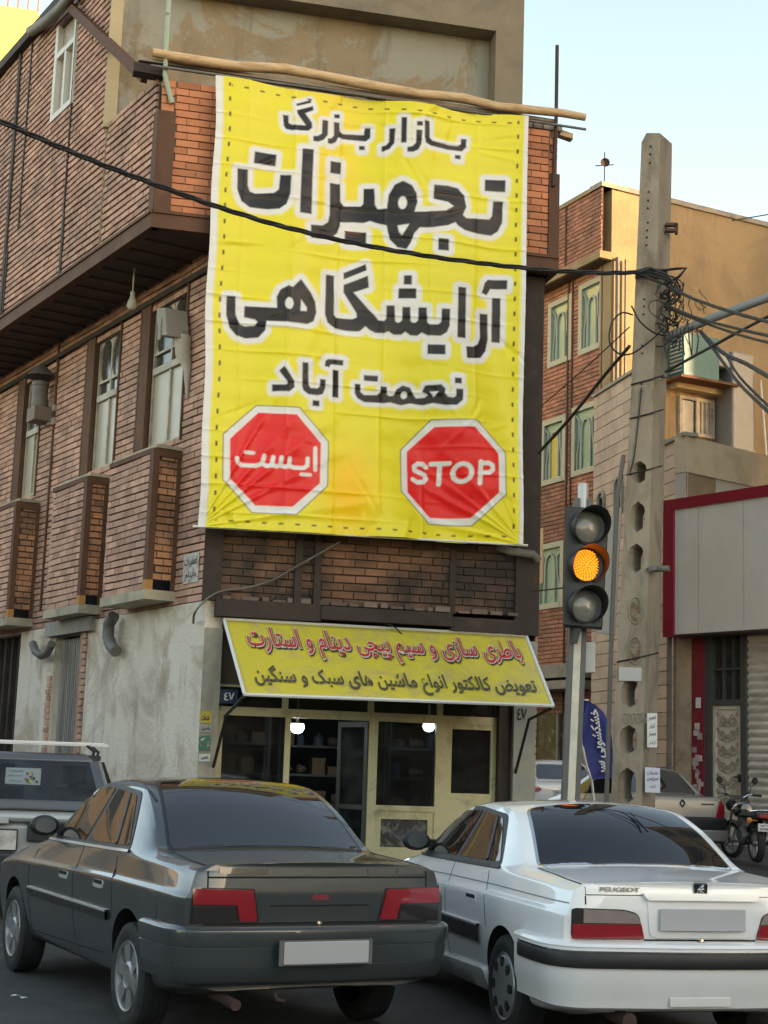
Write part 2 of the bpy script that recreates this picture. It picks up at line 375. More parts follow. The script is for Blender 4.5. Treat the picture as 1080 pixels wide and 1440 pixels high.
# window joinery
for (a, b) in wins:
    fr = MB(); d0, d1 = -.12, -.06; W = b - a; t = .05; zt = wz0 + (wz1 - wz0) * .52; zm = wz0 + (wz1 - wz0) * .66
    fr.pb(PS, a, a + t, wz0, wz1, d0, d1); fr.pb(PS, b - t, b, wz0, wz1, d0, d1)
    fr.pb(PS, a + t, b - t, wz0, wz0 + t, d0, d1); fr.pb(PS, a + t, b - t, wz1 - t, wz1, d0, d1)
    fr.pb(PS, a + t, b - t, zt, zt + .1, d0, d1 + .02); fr.pb(PS, a + t, b - t, zm, zm + .035, d0, d1)
    c = (a + b) / 2
    fr.pb(PS, c - .025, c + .025, wz0 + t, zt, d0, d1); fr.pb(PS, c - .025, c + .025, zt + .1, wz1 - t, d0, d1 - .005)
    for e0, e1 in ((a + t, c - .025), (c + .025, b - t)):     # rounded corner fillets of the fanlights
        for sx, x in ((1, e0), (-1, e1)):
            for sz, z in ((1, zm + .035), (-1, wz1 - t)):
                pts = [PS.p(x, z, d0 + .01)] + [PS.p(x + sx * .16 * (1 - math.sin(k * math.pi / 8)), z + sz * .22 * (1 - math.cos(k * math.pi / 8)), d0 + .01) for k in range(5)]
                fr.prism(pts, PS.n * .035)
    wf = fr.build('window', M_frame, bld)
    mb = MB(); mb.pb(PS, a + .02, b - .02, wz0 + .02, zt + .05, d0 + .01, d0 + .03); mb.pb(PS, c, b - .06, wz0 + .04, zt, d0 + .03, d0 + .04)
    mb.build('pane', M_pane, wf)
    mb = MB(); mb.pb(PS, a + .02, b - .02, zt + .05, wz1 - .02, d0 + .01, d0 + .022); mb.build('fanlight', M_paneD, wf)
    mb = MB()
    mb.pb(PS, b + .0, b + .30, wz0 - .05, wz1 + .1, -.14, .025); mb.pb(PS, b + .30, b + .34, wz0 - .05, wz1 + .1, -.05, .03)
    mb.pb(PS, a - .04, a, wz0 - .05, wz1 + .1, -.14, .025)
    mb.each('window_jamb', M_steel, wf)
mb = MB()
mb.pb(PS, .0, .05, Zb, zB0, -.06, .03)
for px in (80, ): 
    s = PS.s(px, 560); mb.pb(PS, s, s + .05, Zb + .3, zB0, -.03, .03)
mb.each('steel_strip', M_steel, bld)
mb = MB(); mb.pb(PS, 0, VL, zB0 - .28, zB0 - .2, -.05, .05); mb.build('lintel', M_steeld, bld)

# --- overhang soffit, beams, walls
Lv = VL
def plan(P, s, d): q = P.p(s, 0, d); return (q.x, q.y)
poly = [plan(PF, sO, dO), plan(PF, BW + .08, dO), plan(PF, BW + .08, -.3), plan(PF, .3, -.3), plan(PS, Lv, -.3), plan(PS, Lv, aO)]
mb = MB(); mb.prism([(x, y, zB0 + .03) for x, y in poly], (0, 0, .2)); 
for k in range(1, 26):                         # ribs between the vault tiles
    s = vK + k * .5; mb.pb(PS, s, s + .05, zB0 + .0, zB0 + .03, 0, aO - .1)
mb.build('soffit', M_soffit, bld)
mb = MB()
mb.pb(PF, sO + .0, BW + .09, zB0, zB1, dO - .12, dO + .03)
mb.pb(PF, sO + .0, BW + .09, zB1 - .03, zB1 + .012, dO - .12, dO + .055)
mb.pb(PS, vK - .03, Lv, zB0, zB1 - .002, aO - .1, aO + .03); mb.pb(PS, vK - .03, Lv, zB1 - .03, zB1 + .01, aO - .1, aO + .055)
mb.pb(PF, BW, BW + .09, zB0 + .001, zB1, -.4, dO - .12)
mb.each('overhang_beam', M_steel, bld)
# side of the overhang: parapet by the corner, then the full wall with its window
up = [PS.at(71, 172, aO), PS.at(104, 137, aO), PS.at(80, 66, aO)]
u0, u1 = PS.s(102, 140, aO), PS.s(72, 172, aO); uz0, uz1 = PS.z(73, 172, aO), zR - .25
mb = MB(); brick_wall(mb, PS, vK + .13, vT, zB1, PS.z(180, 146, aO), aO, bh=.1, jt=.034, dep=.04)
brick_wall(mb, PS, vT, Lv, zB1, zR, aO, [(u0, u1, uz0, uz1)], bh=.1, jt=.034, dep=.04)
mb.build('overhang_side_wall', [M_brick, M_mortar], bld)
zP2 = PS.z(180, 146, aO)
mb = MB()
t0 = zPar - .45
mb.pb(PS, vK - .02, vK + .13, zB1, t0, aO - .14, aO + .02)
mb.pb(PF, sO, sO + .22, zB1 + .012, t0 - .001, dO - .14, dO + .025)
sR0 = PF.s(771, 300, dO)
mb.pb(PF, sR0, BW + .09, zB1 + .012, PF.z(786, 246, dO), dO - .14, dO + .025)
mb.each('corner_post', M_steel, bld)
for px in (8, 28): pass
mb = MB()
for p in (30, ):
    s = PS.s(p, 100, aO); mb.pb(PS, s, s + .11, zB1, zR, aO, aO + .03)
for p, y in ((44, 100), (101, 160)):
    s = PS.s(p, y, aO); mb.pb(PS, s, s + .045, zB1 + (0 if p > 90 else 1.4), zR, aO, aO + .02)
s = PS.s(6, 430, aO); mb.pb(PS, s, s + .05, zB1, zB1 + 1.2, aO, aO + .02)
s = PS.s(87, 370, aO); mb.pb(PS, s, s + .04, zB1, zB1 + 1.0, aO, aO + .02)
mb.each('facade_strip', M_steeld, bld)
fr = MB(); t = .09; d0, d1 = aO - .1, aO + .02; c = (u0 * .5 + u1 * .5)
zt = uz1 - .6
for a, b in ((u0 - .02, u0 + t), (u1 - t, u1 + .02)): fr.pb(PS, a, b, uz0, uz1, d0, d1)
fr.pb(PS, u0 + t, u1 - t, uz0, uz0 + t, d0, d1); fr.pb(PS, u0 + t, u1 - t, zt, zt + t, d0, d1); fr.pb(PS, c - .04, c + .04, uz0 + t, zt, d0, d1 - .01)
wf = fr.build('window', mat('window_white_frame', (.62, .60, .54), .6), bld)
mb = MB(); mb.pb(PS, u0, u1, uz0, uz1, d0 + .01, d0 + .03); mb.build('pane', M_pane, wf)
# front of the overhang
mb = MB(); brick_wall(mb, PF, sO + .2, sR0, zB1 + .012, zPar, dO, bh=.103, bl=.31, jt=.016, dep=.03, wav=.004)
brick_wall(mb, PF, sR0, BW + .06, PF.z(786, 246, dO), zPar, dO, bh=.103, bl=.2, jt=.016, dep=.03, wav=.004)
brick_wall(mb, PF, sO + .02, sO + .2, t0, zPar, dO, bh=.103, bl=.2, jt=.016, dep=.03, wav=.004)
mb.build('overhang_front_wall', [M_brick2, M_mortar2], bld)
mb = MB(); mb.pb(PF, sO + .1, BW, zB1, zPar + .02, dO - .2, dO - .055)
mb.pb(PS, vK + .3, vT, zB1, zP2, aO - .22, aO - .065)
mb.each('parapet_back', M_mortar2, bld)
mb = MB()                                      # loose bricks and gaps along the parapet head
rnd = random.Random(5)
s = sO + .1
while s < BW:
    l = rnd.uniform(.12, .3)
    if rnd.random() < .72: mb.pb(PF, s, s + l - .02, zPar + .02, zPar + .02 + rnd.uniform(.05, .11), dO - .15, dO - rnd.uniform(.0, .03), 0, rnd.uniform(.6, 1.2))
    s += l
mb.build('parapet_rubble', [mat('rubble', (.36, .28, .21), .95, tint=True, bump=.6)], bld)
# --- penthouse behind the terrace
dP = -((PS.p(vT, 0, aO) - BO).dot(nf)) * -1
dP = (PS.p(vT, 0, aO) - BO).dot(nf)
pl = PF.s(150, 100, dP); pr = PF.s(726, 80, dP); zt = PF.z(560, 2, dP); zc = PF.z(460, 8, dP + .35)
mb = MB()
mb.pb(PF, pl + .05, pr - .02, zB1, zc + 1.6, dP - .3, dP - .002)
mb.build('penthouse_wall', M_plast2, bld)
mb = MB(); pc = PF.s(697, 80, dP + .35)
mb.pb(PF, pc, pr, zB1, zc, dP, dP + .35)                   # right fin
mb.pb(PF, pl + .9, pr, zc, zc + 1.6, dP, dP + .35)         # head slab
mb.build('penthouse_fin', mat('plaster_fin', (.235, .19, .13), .93, var=.2, col2=(.16, .135, .1), bump=.5, bs=18, bd=.02), bld)
mb = MB(); mb.pb(PF, pl, pl + .18, zP2 - .1, zc + 1.6, dP - .05, dP + .05); mb.build('penthouse_pilaster', mat('plaster_pale', (.44, .36, .22), .93, bump=.4), bld)
# upper roof edge and flat roof
mb = MB(); mb.pb(PS, vT + .0, Lv, zR, zR + .16, aO - .5, aO + .12); mb.pb(PS, vT + 1.1, vT + 1.45, zR + .16, zR + .5, aO - .5, aO + .1)
mb.each('roof_edge', M_steeld, bld)
# body (dark mass behind so nothing shows through)
mb = MB()
body = [PS.p(.3, 0, -.2), PF.p(BW - .3, 0, -.22), PF.p(BW - .3, 0, -14), PS.p(Lv, 0, -.22)]
mb.prism([(p.x, p.y, Zb) for p in body], (0, 0, zB0 - Zb + .1))
ovb = [PF.p(.3, 0, dP - .35), PF.p(BW - .3, 0, dP - .35), PF.p(BW - .3, 0, -14), PS.p(Lv, 0, aO - .16), PS.p(vT + .2, 0, aO - .16)]
mb.prism([(p.x, p.y, zB0 + .3) for p in ovb], (0, 0, zR - zB0 - .3))
mb.build('core', M_dark, bld)
# right flank of the building (seen only from the side)
PR = Plane(PF.p(BW, 0, 0), -nf, ue)
mb = MB(); brick_wall(mb, PR, .02, 8, 0, zB0, 0); mb.build('flank_wall', [M_brick, M_mortar], bld)

# --- front band above the shop
mb = MB(); f = lambda x, y=800, d=0: PF.s(x, y, d)
zb = PF.z(400, 848); 
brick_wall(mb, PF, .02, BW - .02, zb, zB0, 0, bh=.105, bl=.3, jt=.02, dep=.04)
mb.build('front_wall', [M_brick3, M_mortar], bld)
mb = MB()
for x0, x1, d in ((286, 312, .04), (414, 424, .07), (441, 450, .07), (632, 640, .04), (724, 757, .06)):
    mb.pb(PF, f(x0), f(x1), zb - (.25 if x0 > 700 else .02), zB0, -.03, d)
zq = PF.z(400, 872)
mb.pb(PF, f(305), f(452), zq, zb, -.05, .10); mb.pb(PF, f(452), f(634), zq + .03, zb - .02, -.05, .14); mb.pb(PF, f(634), f(735), zq - .02, zb - .06, -.05, .09)
mb.each('front_steel', M_steeld, bld)
mb = MB(); rnd = random.Random(3); s = f(315)
while s < f(720):
    l = rnd.uniform(.06, .22); mb.pb(PF, s, s + l, zb, zb + rnd.uniform(.02, .07), .0, rnd.uniform(.03, .1), 0, rnd.uniform(.5, 1.2)); s += l + rnd.uniform(.0, .08)
mb.build('ledge_rubble', [mat('rubble_soot', (.17, .13, .10), .95, tint=True, bump=.6)], bld)
# recess over the awning
zsh = PF.z(500, 1000)
mb = MB(); mb.pb(PF, .25, BW - .1, zsh + .28, zq, -.3, -.12); mb.build('shop_lintel', M_soffit, bld)
mb = MB(); s = f(560, 882)
while s < f(705, 882):
    l = rnd.uniform(.1, .35); mb.pb(PF, s, s + l, zq - rnd.uniform(.12, .2), zq - rnd.uniform(.0, .05), -.12, rnd.uniform(-.05, .02), 0, rnd.uniform(.5, 1.15)); s += l
mb.build('broken_plaster', [mat('plaster_broken', (.44, .36, .24), .95, tint=True, col2=(.2, .15, .1), bump=.6)], bld)
# ground floor: whitewashed side wall with a shutter and a dark gateway
g0, g1 = PS.s(110, 960), PS.s(74, 960); h0, h1 = PS.s(25, 960), PS.s(-40, 960)
zg = PS.z(95, 893); zh = PS.z(15, 893)
mb = MB()
for a, b, z0, z1 in ((0, g0, 0, Zb), (g0, g1, zg, Zb), (g1, h0, 0, Zb), (h0, h1, zh, Zb), (h1, VL, 0, Zb)):
    n = max(1, int((b - a) / .5))
    mb.pb(PS, a, b, z0, z1, -.25, 0)
mb.build('plaster_wall', M_plaster, bld)
mb = MB(); n = 14
for k in range(n):
    a = g0 + (g1 - g0) * k / n; b = g0 + (g1 - g0) * (k + .55) / n; mb.pb(PS, a, b, .3, zg - .05, -.2, -.10, 0, random.uniform(.7, 1.2)); mb.pb(PS, b, g0 + (g1 - g0) * (k + 1) / n, .3, zg - .05, -.2, -.14, 0, .7)
mb.pb(PS, g0 - .12, g0, 0, zg, -.1, .012, 1, .8)
mb.build('side_shutter', [mat('shutter_grey', (.30, .28, .25), .6, tint=True, col2=(.17, .14, .11), c2sc=(6, 6, .5), c2s=1, bump=.2), M_brick], bld)
mb = MB(); mb.pb(PS, g0, g1, .0, zg, -.26, -.21); mb.pb(PS, h0, h1, 0, zh, -.3, -.22)
for k in range(7): mb.pb(PS, h0 + .1 + k * .35, h0 + .16 + k * .35, .4, zh, -.2, -.14)
mb.build('gateway', M_steeld, bld)
mb = MB(); rnd = random.Random(9)               # bricks showing where the render broke off beside the shutter
Pb = Plane(PS.o, PS.e, PS.n); brick_wall(mb, Pb, g0 - .28, g0 - .13, .8, zg + .1, .03, bl=.2, bh=.1, dep=.03); mb.cut()
brick_wall(mb, Pb, g1 + .02, g1 + .22, .8, zg - .6, .028, bl=.2, bh=.1, dep=.03)
mb.each('exposed_brick', [M_brick, M_mortar2], bld)
mb = MB(); mb.pb(PS, g0 - .55, g1 + .25, zg, zg + .22, -.05, .1); mb.build('shutter_head', M_conc, bld)
# corner pier left of the shop and right pier
mb = MB(); p1 = f(305, 1050)
mb.pb(PF, 0, p1, 0, zq - .15, -.3, .005); mb.build('pier', mat('pier_plaster', (.40, .36, .27), .92, var=.2, col2=(.24, .21, .17), streak=(.2, .17, .13), bump=.5, bs=25, bd=.015), bld)
mb = MB(); p2 = f(702, 1050); p3 = f(722, 1050)
mb.pb(PF, p3, BW - .02, 0, zq - .1, -.3, 0); mb.build('pier', mat('pier_grey', (.30, .31, .29), .92, var=.2, col2=(.38, .35, .27), streak=(.17, .17, .15), bump=.4), bld)
mb = MB(); mb.pb(PF, p2, p2 + .05, 0, zq - .1, -.2, -.02); mb.pb(PF, p2 + .05, p3, 0, zq - .1, -.25, -.1); mb.each('shop_guide_rail', M_steeld, bld)

# --- the workshop: joinery in front of a real dark room
dS = -.16; F2 = lambda x, y: PF.at(x, y, dS)
fr = MB(); zt0, zt1 = PF.z(500, 1013, dS), PF.z(500, 1001, dS); za = zsh + .3
zd = PF.z(570, 1137, dS)
def post(x0, x1, z0=0.15, z1=None, m=0): fr.pb(PF, PF.s(x0, 1070, dS), PF.s(x1, 1070, dS), z0, z1 if z1 else zt0, dS - .05, dS + .02, m)
xs = [303, 311]; post(303, 311); post(399, 407); post(518, 530); post(612, 629); post(694, 702)
sl, sr = PF.s(303, 1070, dS), PF.s(702, 1070, dS)
fr.pb(PF, sl, sr, zt0, zt1, dS - .05, dS + .03)
fr.pb(PF, sl, sr, za - .05, za, dS - .05, dS + .02)
for x in (397, 518, 615): s = PF.s(x, 985, dS); fr.pb(PF, s, s + .08, zt1, za - .05, dS - .05, dS + .015)
a, b = PF.s(530, 1070, dS), PF.s(612, 1070, dS)
fr.pb(PF, a, b, zd - .035, zd + .035, dS - .05, dS + .018)
fr.pb(PF, a, b, zd - .14, zd - .035, dS - .04, dS + .0); fr.pb(PF, a, b, .15, zd - .5, dS - .04, dS)
fr.pb(PF, a, a + .08, zd - .5, zd - .14, dS - .04, dS); fr.pb(PF, b - .08, b, zd - .5, zd - .14, dS - .04, dS)
c, d = PF.s(629, 1070, dS), PF.s(694, 1070, dS); z1_ = PF.z(660, 1116, dS)
fr.pb(PF, c, c + .055, z1_, zt0 - .06, dS - .05, dS + .012); fr.pb(PF, d - .045, d, z1_, zt0 - .06, dS - .05, dS + .012); fr.pb(PF, c, d, zt0 - .06, zt0, dS - .05, dS + .012)
fr.pb(PF, c, d, .15, z1_, dS - .05, dS + .012)
sf = fr.build('shopfront', M_cream, bld)
mb = MB(); G = MB()
def pane(x0, x1, z0, z1, dd=-.015): G.pb(PF, PF.s(x0, 1070, dS), PF.s(x1, 1070, dS), z0, z1, dS + dd - .006, dS + dd)
pane(311, 399, .5, zt0); pane(530, 612, zd + .03, zt0); pane(636, 690, z1_, zt0 - .05); pane(311, 694, zt1, za - .05)
G.build('glazing', clear_glass('shop_glass', (.42, .46, .46), .045), sf)
mb = MB(); mb.pb(PF, sl + .06, PF.s(399, 1070, dS), .15, .5, dS - .04, dS); mb.build('lower_panel', M_cream, sf)
mb = MB()                                        # torn dark lining in the lower panel
pts = [(534, 1150), (545, 1147), (560, 1150), (566, 1148), (571, 1156), (577, 1147), (592, 1149), (604, 1152), (601, 1172), (604, 1200), (532, 1204)]
mb.prism([PF.p(*PF.at(x, y, dS), dS - .05) for x, y in pts], nf * .03); mb.build('torn_lining', mat('torn_felt', (.06, .055, .05), .9, col2=(.2, .19, .17), c2p=(.5, .6), c2s=5, bump=.6), sf)
# open door leaf standing ajar
lf = MB(); hs = PF.p(PF.s(519, 1070, dS), 0, dS - .03); dl = (-nf * .55 - ue * .28).normalized() * .62; nn = Vector((-dl.y, dl.x, 0)).normalized() * .035
zt_ = zt0 - .01
def lbar(a, b, z0, z1): lf.obox(hs + dl * a + Vector((0, 0, z0)), dl * (b - a), nn, (0, 0, z1 - z0))
lbar(0, .1, .17, zt_); lbar(.9, 1, .17, zt_); lbar(.1, .9, zt_ - .07, zt_); lbar(.1, .9, .17, .5); lbar(.1, .9, 1.0, 1.06)
dr = lf.build('door', mat('door_dusty', (.085, .09, .075), .6, bump=.1), bld)
g = MB(); g.obox(hs + dl * .1 + nn * .4 + Vector((0, 0, .5)), dl * .8, nn * .15, (0, 0, zt_ - .57)); g.build('door_glass', clear_glass('door_pane', (.5, .6, .6), .06), dr)
g = MB(); g.tube([hs + dl * .93 - nn * 2 + Vector((0, 0, 1.0)), hs + dl * .93 - nn * 3 + Vector((0, 0, 1.02)), hs + dl * .6 - nn * 3 + Vector((0, 0, 1.02))], .012); g.build('door_handle', M_pipe, dr)
# room
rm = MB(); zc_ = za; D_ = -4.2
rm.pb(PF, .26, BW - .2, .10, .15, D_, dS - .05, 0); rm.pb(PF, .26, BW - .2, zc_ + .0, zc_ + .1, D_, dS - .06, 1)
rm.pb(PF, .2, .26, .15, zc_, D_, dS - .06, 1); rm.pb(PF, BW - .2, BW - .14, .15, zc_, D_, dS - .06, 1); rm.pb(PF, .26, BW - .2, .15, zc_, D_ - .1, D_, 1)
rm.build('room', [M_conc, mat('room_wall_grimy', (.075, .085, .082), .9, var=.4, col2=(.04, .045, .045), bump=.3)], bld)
# ---- things of the workshop interior
def lamp(px, py, d, label, r=.085, glow=14):
    q = PF.at(px, py, d); P = PF.p(q[0], q[1], d)
    t = thing('lamp', label, 'lamp', P, group='lit lamps in the workshop')
    mb = MB(); mb.lathe(P, (0, 0, -1), [(r * .95, -r * .55), (r * 1.1, -r * .2), (r * 1.02, r * .3), (r * .7, r * .75), (0, r * .95)], 20); mb.build('bulb', M_lampglow, t, 60)
    mb = MB(); mb.lathe(P, (0, 0, 1), [(r * .95, r * .5), (r * .8, r * .7), (.02, r * .9), (.015, .3), (.008, .3), (.008, za - P.z + .02)], 16); mb.build('lamp_cap', M_white, t, 40)
M_lampglow = emis('lamp_glow', (.88, .95, 1.0), 5)
lamp(418, 1023, -.45, 'bright white globe lamp hanging in the open shop doorway')
lamp(603, 1022, -.40, 'bright white globe lamp behind the middle shop window', .075)
M_shelf = mat('shelf_steel', (.10, .115, .12), .6, var=.3, bump=.1)
def shelf(s0, s1, d0, d1, label):
    t = thing('shelf', label, 'shelf', PF.p((s0 + s1) / 2, .15, (d0 + d1) / 2))
    mb = MB()
    for a in (s0, s1 - .04):
        for d in (d0, d1 - .04): mb.pb(PF, a, a + .04, .15, 2.2, d, d + .04)
    mb.build('upright', M_shelf, t)
    mb = MB()
    for z in (.6, 1.0, 1.4, 1.8): mb.pb(PF, s0 - .01, s1 + .01, z, z + .03, d0 - .01, d1 + .01)
    mb.build('shelf_board', M_shelf, t)
shelf(1.35, 2.6, -2.3, -1.9, 'grey steel storage rack seen through the open shop doorway')
shelf(.4, 1.1, -1.4, -1.05, 'dark steel storage rack behind the left shop window')
shelf(2.72, 3.45, -1.25, -.95, 'dark steel storage rack behind the middle shop window')
rnd = random.Random(21)
GL = {'starter_motor': ('motor', (.16, .13, .11)), 'parts_box': ('box', (.22, .16, .09)), 'oil_can': ('can', (.10, .12, .20))}
for s0, s1, dd, wh in ((1.4, 2.5, -2.1, 'doorway rack'), (.45, 1.0, -1.22, 'left window rack'), (2.78, 3.38, -1.1, 'middle window rack')):
    for z, lv in ((1.03, 'second'), (1.43, 'third'), (1.83, 'top')):
        s = s0
        k = 0
        while s < s1 - .1:
            wd = rnd.uniform(.12, .22); h = rnd.uniform(.1, .24); kind = ('parts_box', 'starter_motor', 'oil_can')[rnd.randrange(3)]
            mb = MB(); cc = GL[kind][1]; P = PF.p(s + wd / 2, z, dd)
            if kind == 'parts_box': mb.pb(PF, s, s + wd, z, z + h, dd - .1, dd + .1); mb.pb(PF, s - .004, s + wd + .004, z + h * .75, z + h, dd - .104, dd + .104)
            elif kind == 'oil_can': mb.lathe(P, (0, 0, 1), [(0, 0), (wd * .4, 0), (wd * .4, h * .7), (wd * .15, h * .9), (wd * .15, h), (0, h)], 14)
            else: mb.lathe(P + Vector((0, 0, .07)) - ue * wd / 2, ue, [(0, 0), (.05, 0), (.068, .02), (.068, wd * .6), (.045, wd * .7), (.045, wd), (.015, wd), (.015, wd + .03), (0, wd + .03)], 14)
            if 'm_' + kind not in globals(): globals()['m_' + kind] = mat(kind + '_finish', cc, .55, var=.3, bump=.1)
            o = mb.build(kind, globals()['m_' + kind])
            tag(o, {'parts_box': 'small cardboard parts box', 'starter_motor': 'small round starter motor', 'oil_can': 'short blue oil can'}[kind] + ' on the %s shelf of the %s' % (lv, wh), GL[kind][0], 'spare parts on the workshop racks')
            s += wd + rnd.uniform(.03, .12); k += 1

# ================================================================== BANNER
DB = .46
qpx = [(278, 741), (735, 766), (742, 165), (303, 108)]          # its corners in the photograph, on a plane in front of the wall
bq = [PF.p(*PF.at(x, y, DB), DB) for x, y in qpx]
def homog(src, dst):
    A = []; b = []
    for (x, y), (X, Y) in zip(src, dst):
        A.append([x, y, 1, 0, 0, 0, -X * x, -X * y]); b.append(X); A.append([0, 0, 0, x, y, 1, -Y * x, -Y * y]); b.append(Y)
    h = np.linalg.solve(np.array(A, float), np.array(b, float)); return np.append(h, 1).reshape(3, 3)
AR = 1.42                                                     # height / width of the cloth
Hm = homog(qpx, [(0, 0), (1, 0), (1, AR), (0, AR)])
def cl(pts):                                                  # photo pixel -> cloth coordinates
    p = np.array(pts, float); q = np.c_[p, np.ones(len(p))] @ Hm.T; return q[:, :2] / q[:, 2:]
def Z(ox, oy, k, pts): return [(ox + x / k, oy + y / k) for x, y in pts]
def ell(cx, cy, rx_, ry_, n=14): return [(cx + rx_ * math.cos(2 * math.pi * i / n), cy + ry_ * math.sin(2 * math.pi * i / n)) for i in range(n)]
A4, A5, A6, A7, A2 = (270, 80, 4.32), (500, 120, 4.154), (290, 350, 4.5), (500, 350, 4.32), (270, 80, 2.16)
GP = []      # glyph outlines (solid), GH holes
GH = []
def g(a, pts): GP.append(cl(Z(*a, pts)))
def gh(a, pts): GH.append(cl(Z(*a, pts)))
# line 1
g(A4, [(635, 275), (725, 250), (728, 268), (638, 290)])
g(A4, [(638, 318), (738, 290), (740, 318), (688, 338), (728, 400), (730, 430), (705, 452), (600, 448), (568, 440), (555, 420), (550, 348), (585, 352), (585, 400), (605, 412), (690, 416), (640, 342)])
g(A4, [(795, 378), (832, 380), (828, 470), (800, 505), (765, 518), (735, 515), (735, 484), (765, 482), (790, 465)])
g(A4, [(872, 334), (905, 336), (905, 362), (872, 360)])
GP.append(cl([(470.9, 169.1), (478.8, 169.8), (479.5, 182), (484.1, 185), (500, 184.5), (515, 185), (516.9, 174.9), (524.8, 175.4), (524, 189.8), (518, 194.1), (500, 192.6), (484.1, 192.7), (477.2, 191), (473.7, 198), (466.8, 201.5), (461.7, 200.8), (461.7, 193.9), (466.8, 193.4), (470.9, 188.8)]))
GP.append(cl([(508.4, 200.6), (516.4, 201), (516.4, 206.8), (508.4, 206.2)]))
g(A5, [(205, 245), (238, 248), (232, 335), (205, 368), (170, 380), (162, 378), (162, 348), (185, 345), (203, 325)])
g(A5, [(270, 187), (300, 190), (298, 340), (268, 338)])
g(A5, [(355, 218), (388, 220), (388, 246), (355, 244)])
g(A5, [(352, 268), (387, 270), (382, 350), (365, 385), (335, 398), (302, 395), (302, 368), (330, 365), (350, 345)])
g(A5, [(400, 210), (430, 212), (430, 315), (445, 335), (555, 352), (600, 355), (620, 340), (622, 305), (655, 307), (650, 360), (625, 385), (540, 380), (440, 365), (408, 345), (400, 310)])
g(A5, [(583, 408), (617, 410), (617, 433), (583, 431)])
# line 2
g(A4, [(375, 582), (510, 600), (505, 672), (372, 655)])
g(A4, [(272, 690), (338, 697), (338, 790), (352, 828), (385, 840), (500, 835), (528, 815), (535, 725), (603, 728), (598, 840), (575, 905), (530, 935), (455, 938), (350, 925), (300, 890), (274, 820)])
g(A4, [(668, 562), (738, 567), (728, 965), (655, 958)])
g(A4, [(847, 627), (915, 632), (912, 705), (845, 700)])
GP.append(np.vstack([cl(Z(*A4, [(845, 760), (910, 765), (912, 870), (935, 897), (1000, 895)])),
    cl(Z(*A5, [(45, 695), (58, 680), (62, 590), (122, 592), (125, 690), (140, 718), (190, 718), (200, 640), (235, 580), (280, 562), (330, 590), (358, 640), (362, 690), (345, 745), (420, 745), (530, 737), (575, 712), (540, 688), (455, 670), (458, 588), (540, 592), (600, 605), (638, 650), (650, 715), (630, 760), (650, 778), (790, 780), (805, 760), (812, 675), (868, 680), (865, 800), (840, 850), (800, 875), (700, 865), (640, 850), (600, 825), (585, 805), (540, 825), (440, 840), (375, 838), (345, 870), (325, 925), (300, 962), (250, 950), (205, 900), (188, 820), (130, 800), (95, 785), (60, 795), (0, 790)])),
    cl([(480.6, 311), (480.6, 316), (476, 327), (466.8, 334.6), (448, 337), (437.6, 336.5), (437.6, 318), (455, 317.5), (463, 312), (465.5, 300)])]))
gh(A5, ell(278, 690, 25, 38)); gh(A5, [(250, 822), (315, 815), (305, 835), (275, 880), (257, 860)])
GP.append(cl([(488, 323), (518, 325), (517.5, 343), (487, 342)]))
g(A5, [(483, 900), (545, 905), (545, 975), (483, 970)])
g(A5, [(762, 548), (882, 552), (880, 622), (760, 615)])
# line 3
g(A7, [(815, 183), (932, 187), (930, 243), (830, 240), (808, 278), (778, 265), (795, 205)]); g(A7, [(842, 293), (893, 296), (892, 567), (838, 563)])
g(A7, [(763, 392), (815, 394), (815, 550), (800, 620), (765, 665), (720, 672), (675, 672), (672, 600), (720, 598), (750, 580), (763, 540)])
g(A7, [(625, 238), (675, 240), (668, 552), (615, 548)])
g(A6, [(880, 148), (1022, 90), (1028, 130), (882, 188)])
GP.append(np.vstack([cl(Z(*A6, [(765, 165), (818, 168), (818, 420), (832, 437), (935, 442), (965, 430), (962, 400), (880, 272), (882, 222), (1035, 165), (1042, 240), (945, 270), (1040, 380)])),
    cl(Z(*A7, [(130, 405), (150, 432), (180, 438), (195, 425), (197, 343), (245, 345), (250, 440), (270, 450), (290, 435), (292, 355), (338, 358), (340, 440), (352, 452), (370, 452), (383, 440), (385, 362), (433, 365), (437, 455), (450, 468), (500, 470), (518, 455), (522, 373), (573, 376), (568, 480), (550, 520), (515, 540), (440, 535), (405, 515), (380, 532), (340, 528), (310, 505), (285, 522), (240, 520), (210, 500), (180, 512), (130, 508), (95, 490), (70, 468), (40, 495)])),
    cl(Z(*A6, [(970, 520), (900, 518), (820, 505), (775, 470), (758, 420)]))]))
g(A7, [(298, 165), (345, 167), (345, 222), (298, 220)]); g(A7, [(268, 242), (372, 246), (372, 308), (266, 303)]); g(A7, [(440, 588), (543, 594), (541, 654), (438, 646)])
g(A6, [(600, 205), (665, 290), (695, 345), (702, 410), (682, 470), (640, 490), (520, 480), (385, 470), (375, 530), (330, 575), (250, 580), (190, 560), (150, 510), (132, 430), (135, 312), (192, 315), (192, 430), (215, 490), (250, 503), (310, 500), (328, 475), (310, 460), (245, 445), (248, 375), (450, 390), (448, 320), (470, 275), (520, 250), (550, 258)])
gh(A6, ell(527, 362, 27, 38)); gh(A6, [(602, 335), (640, 385), (638, 408), (598, 408)])
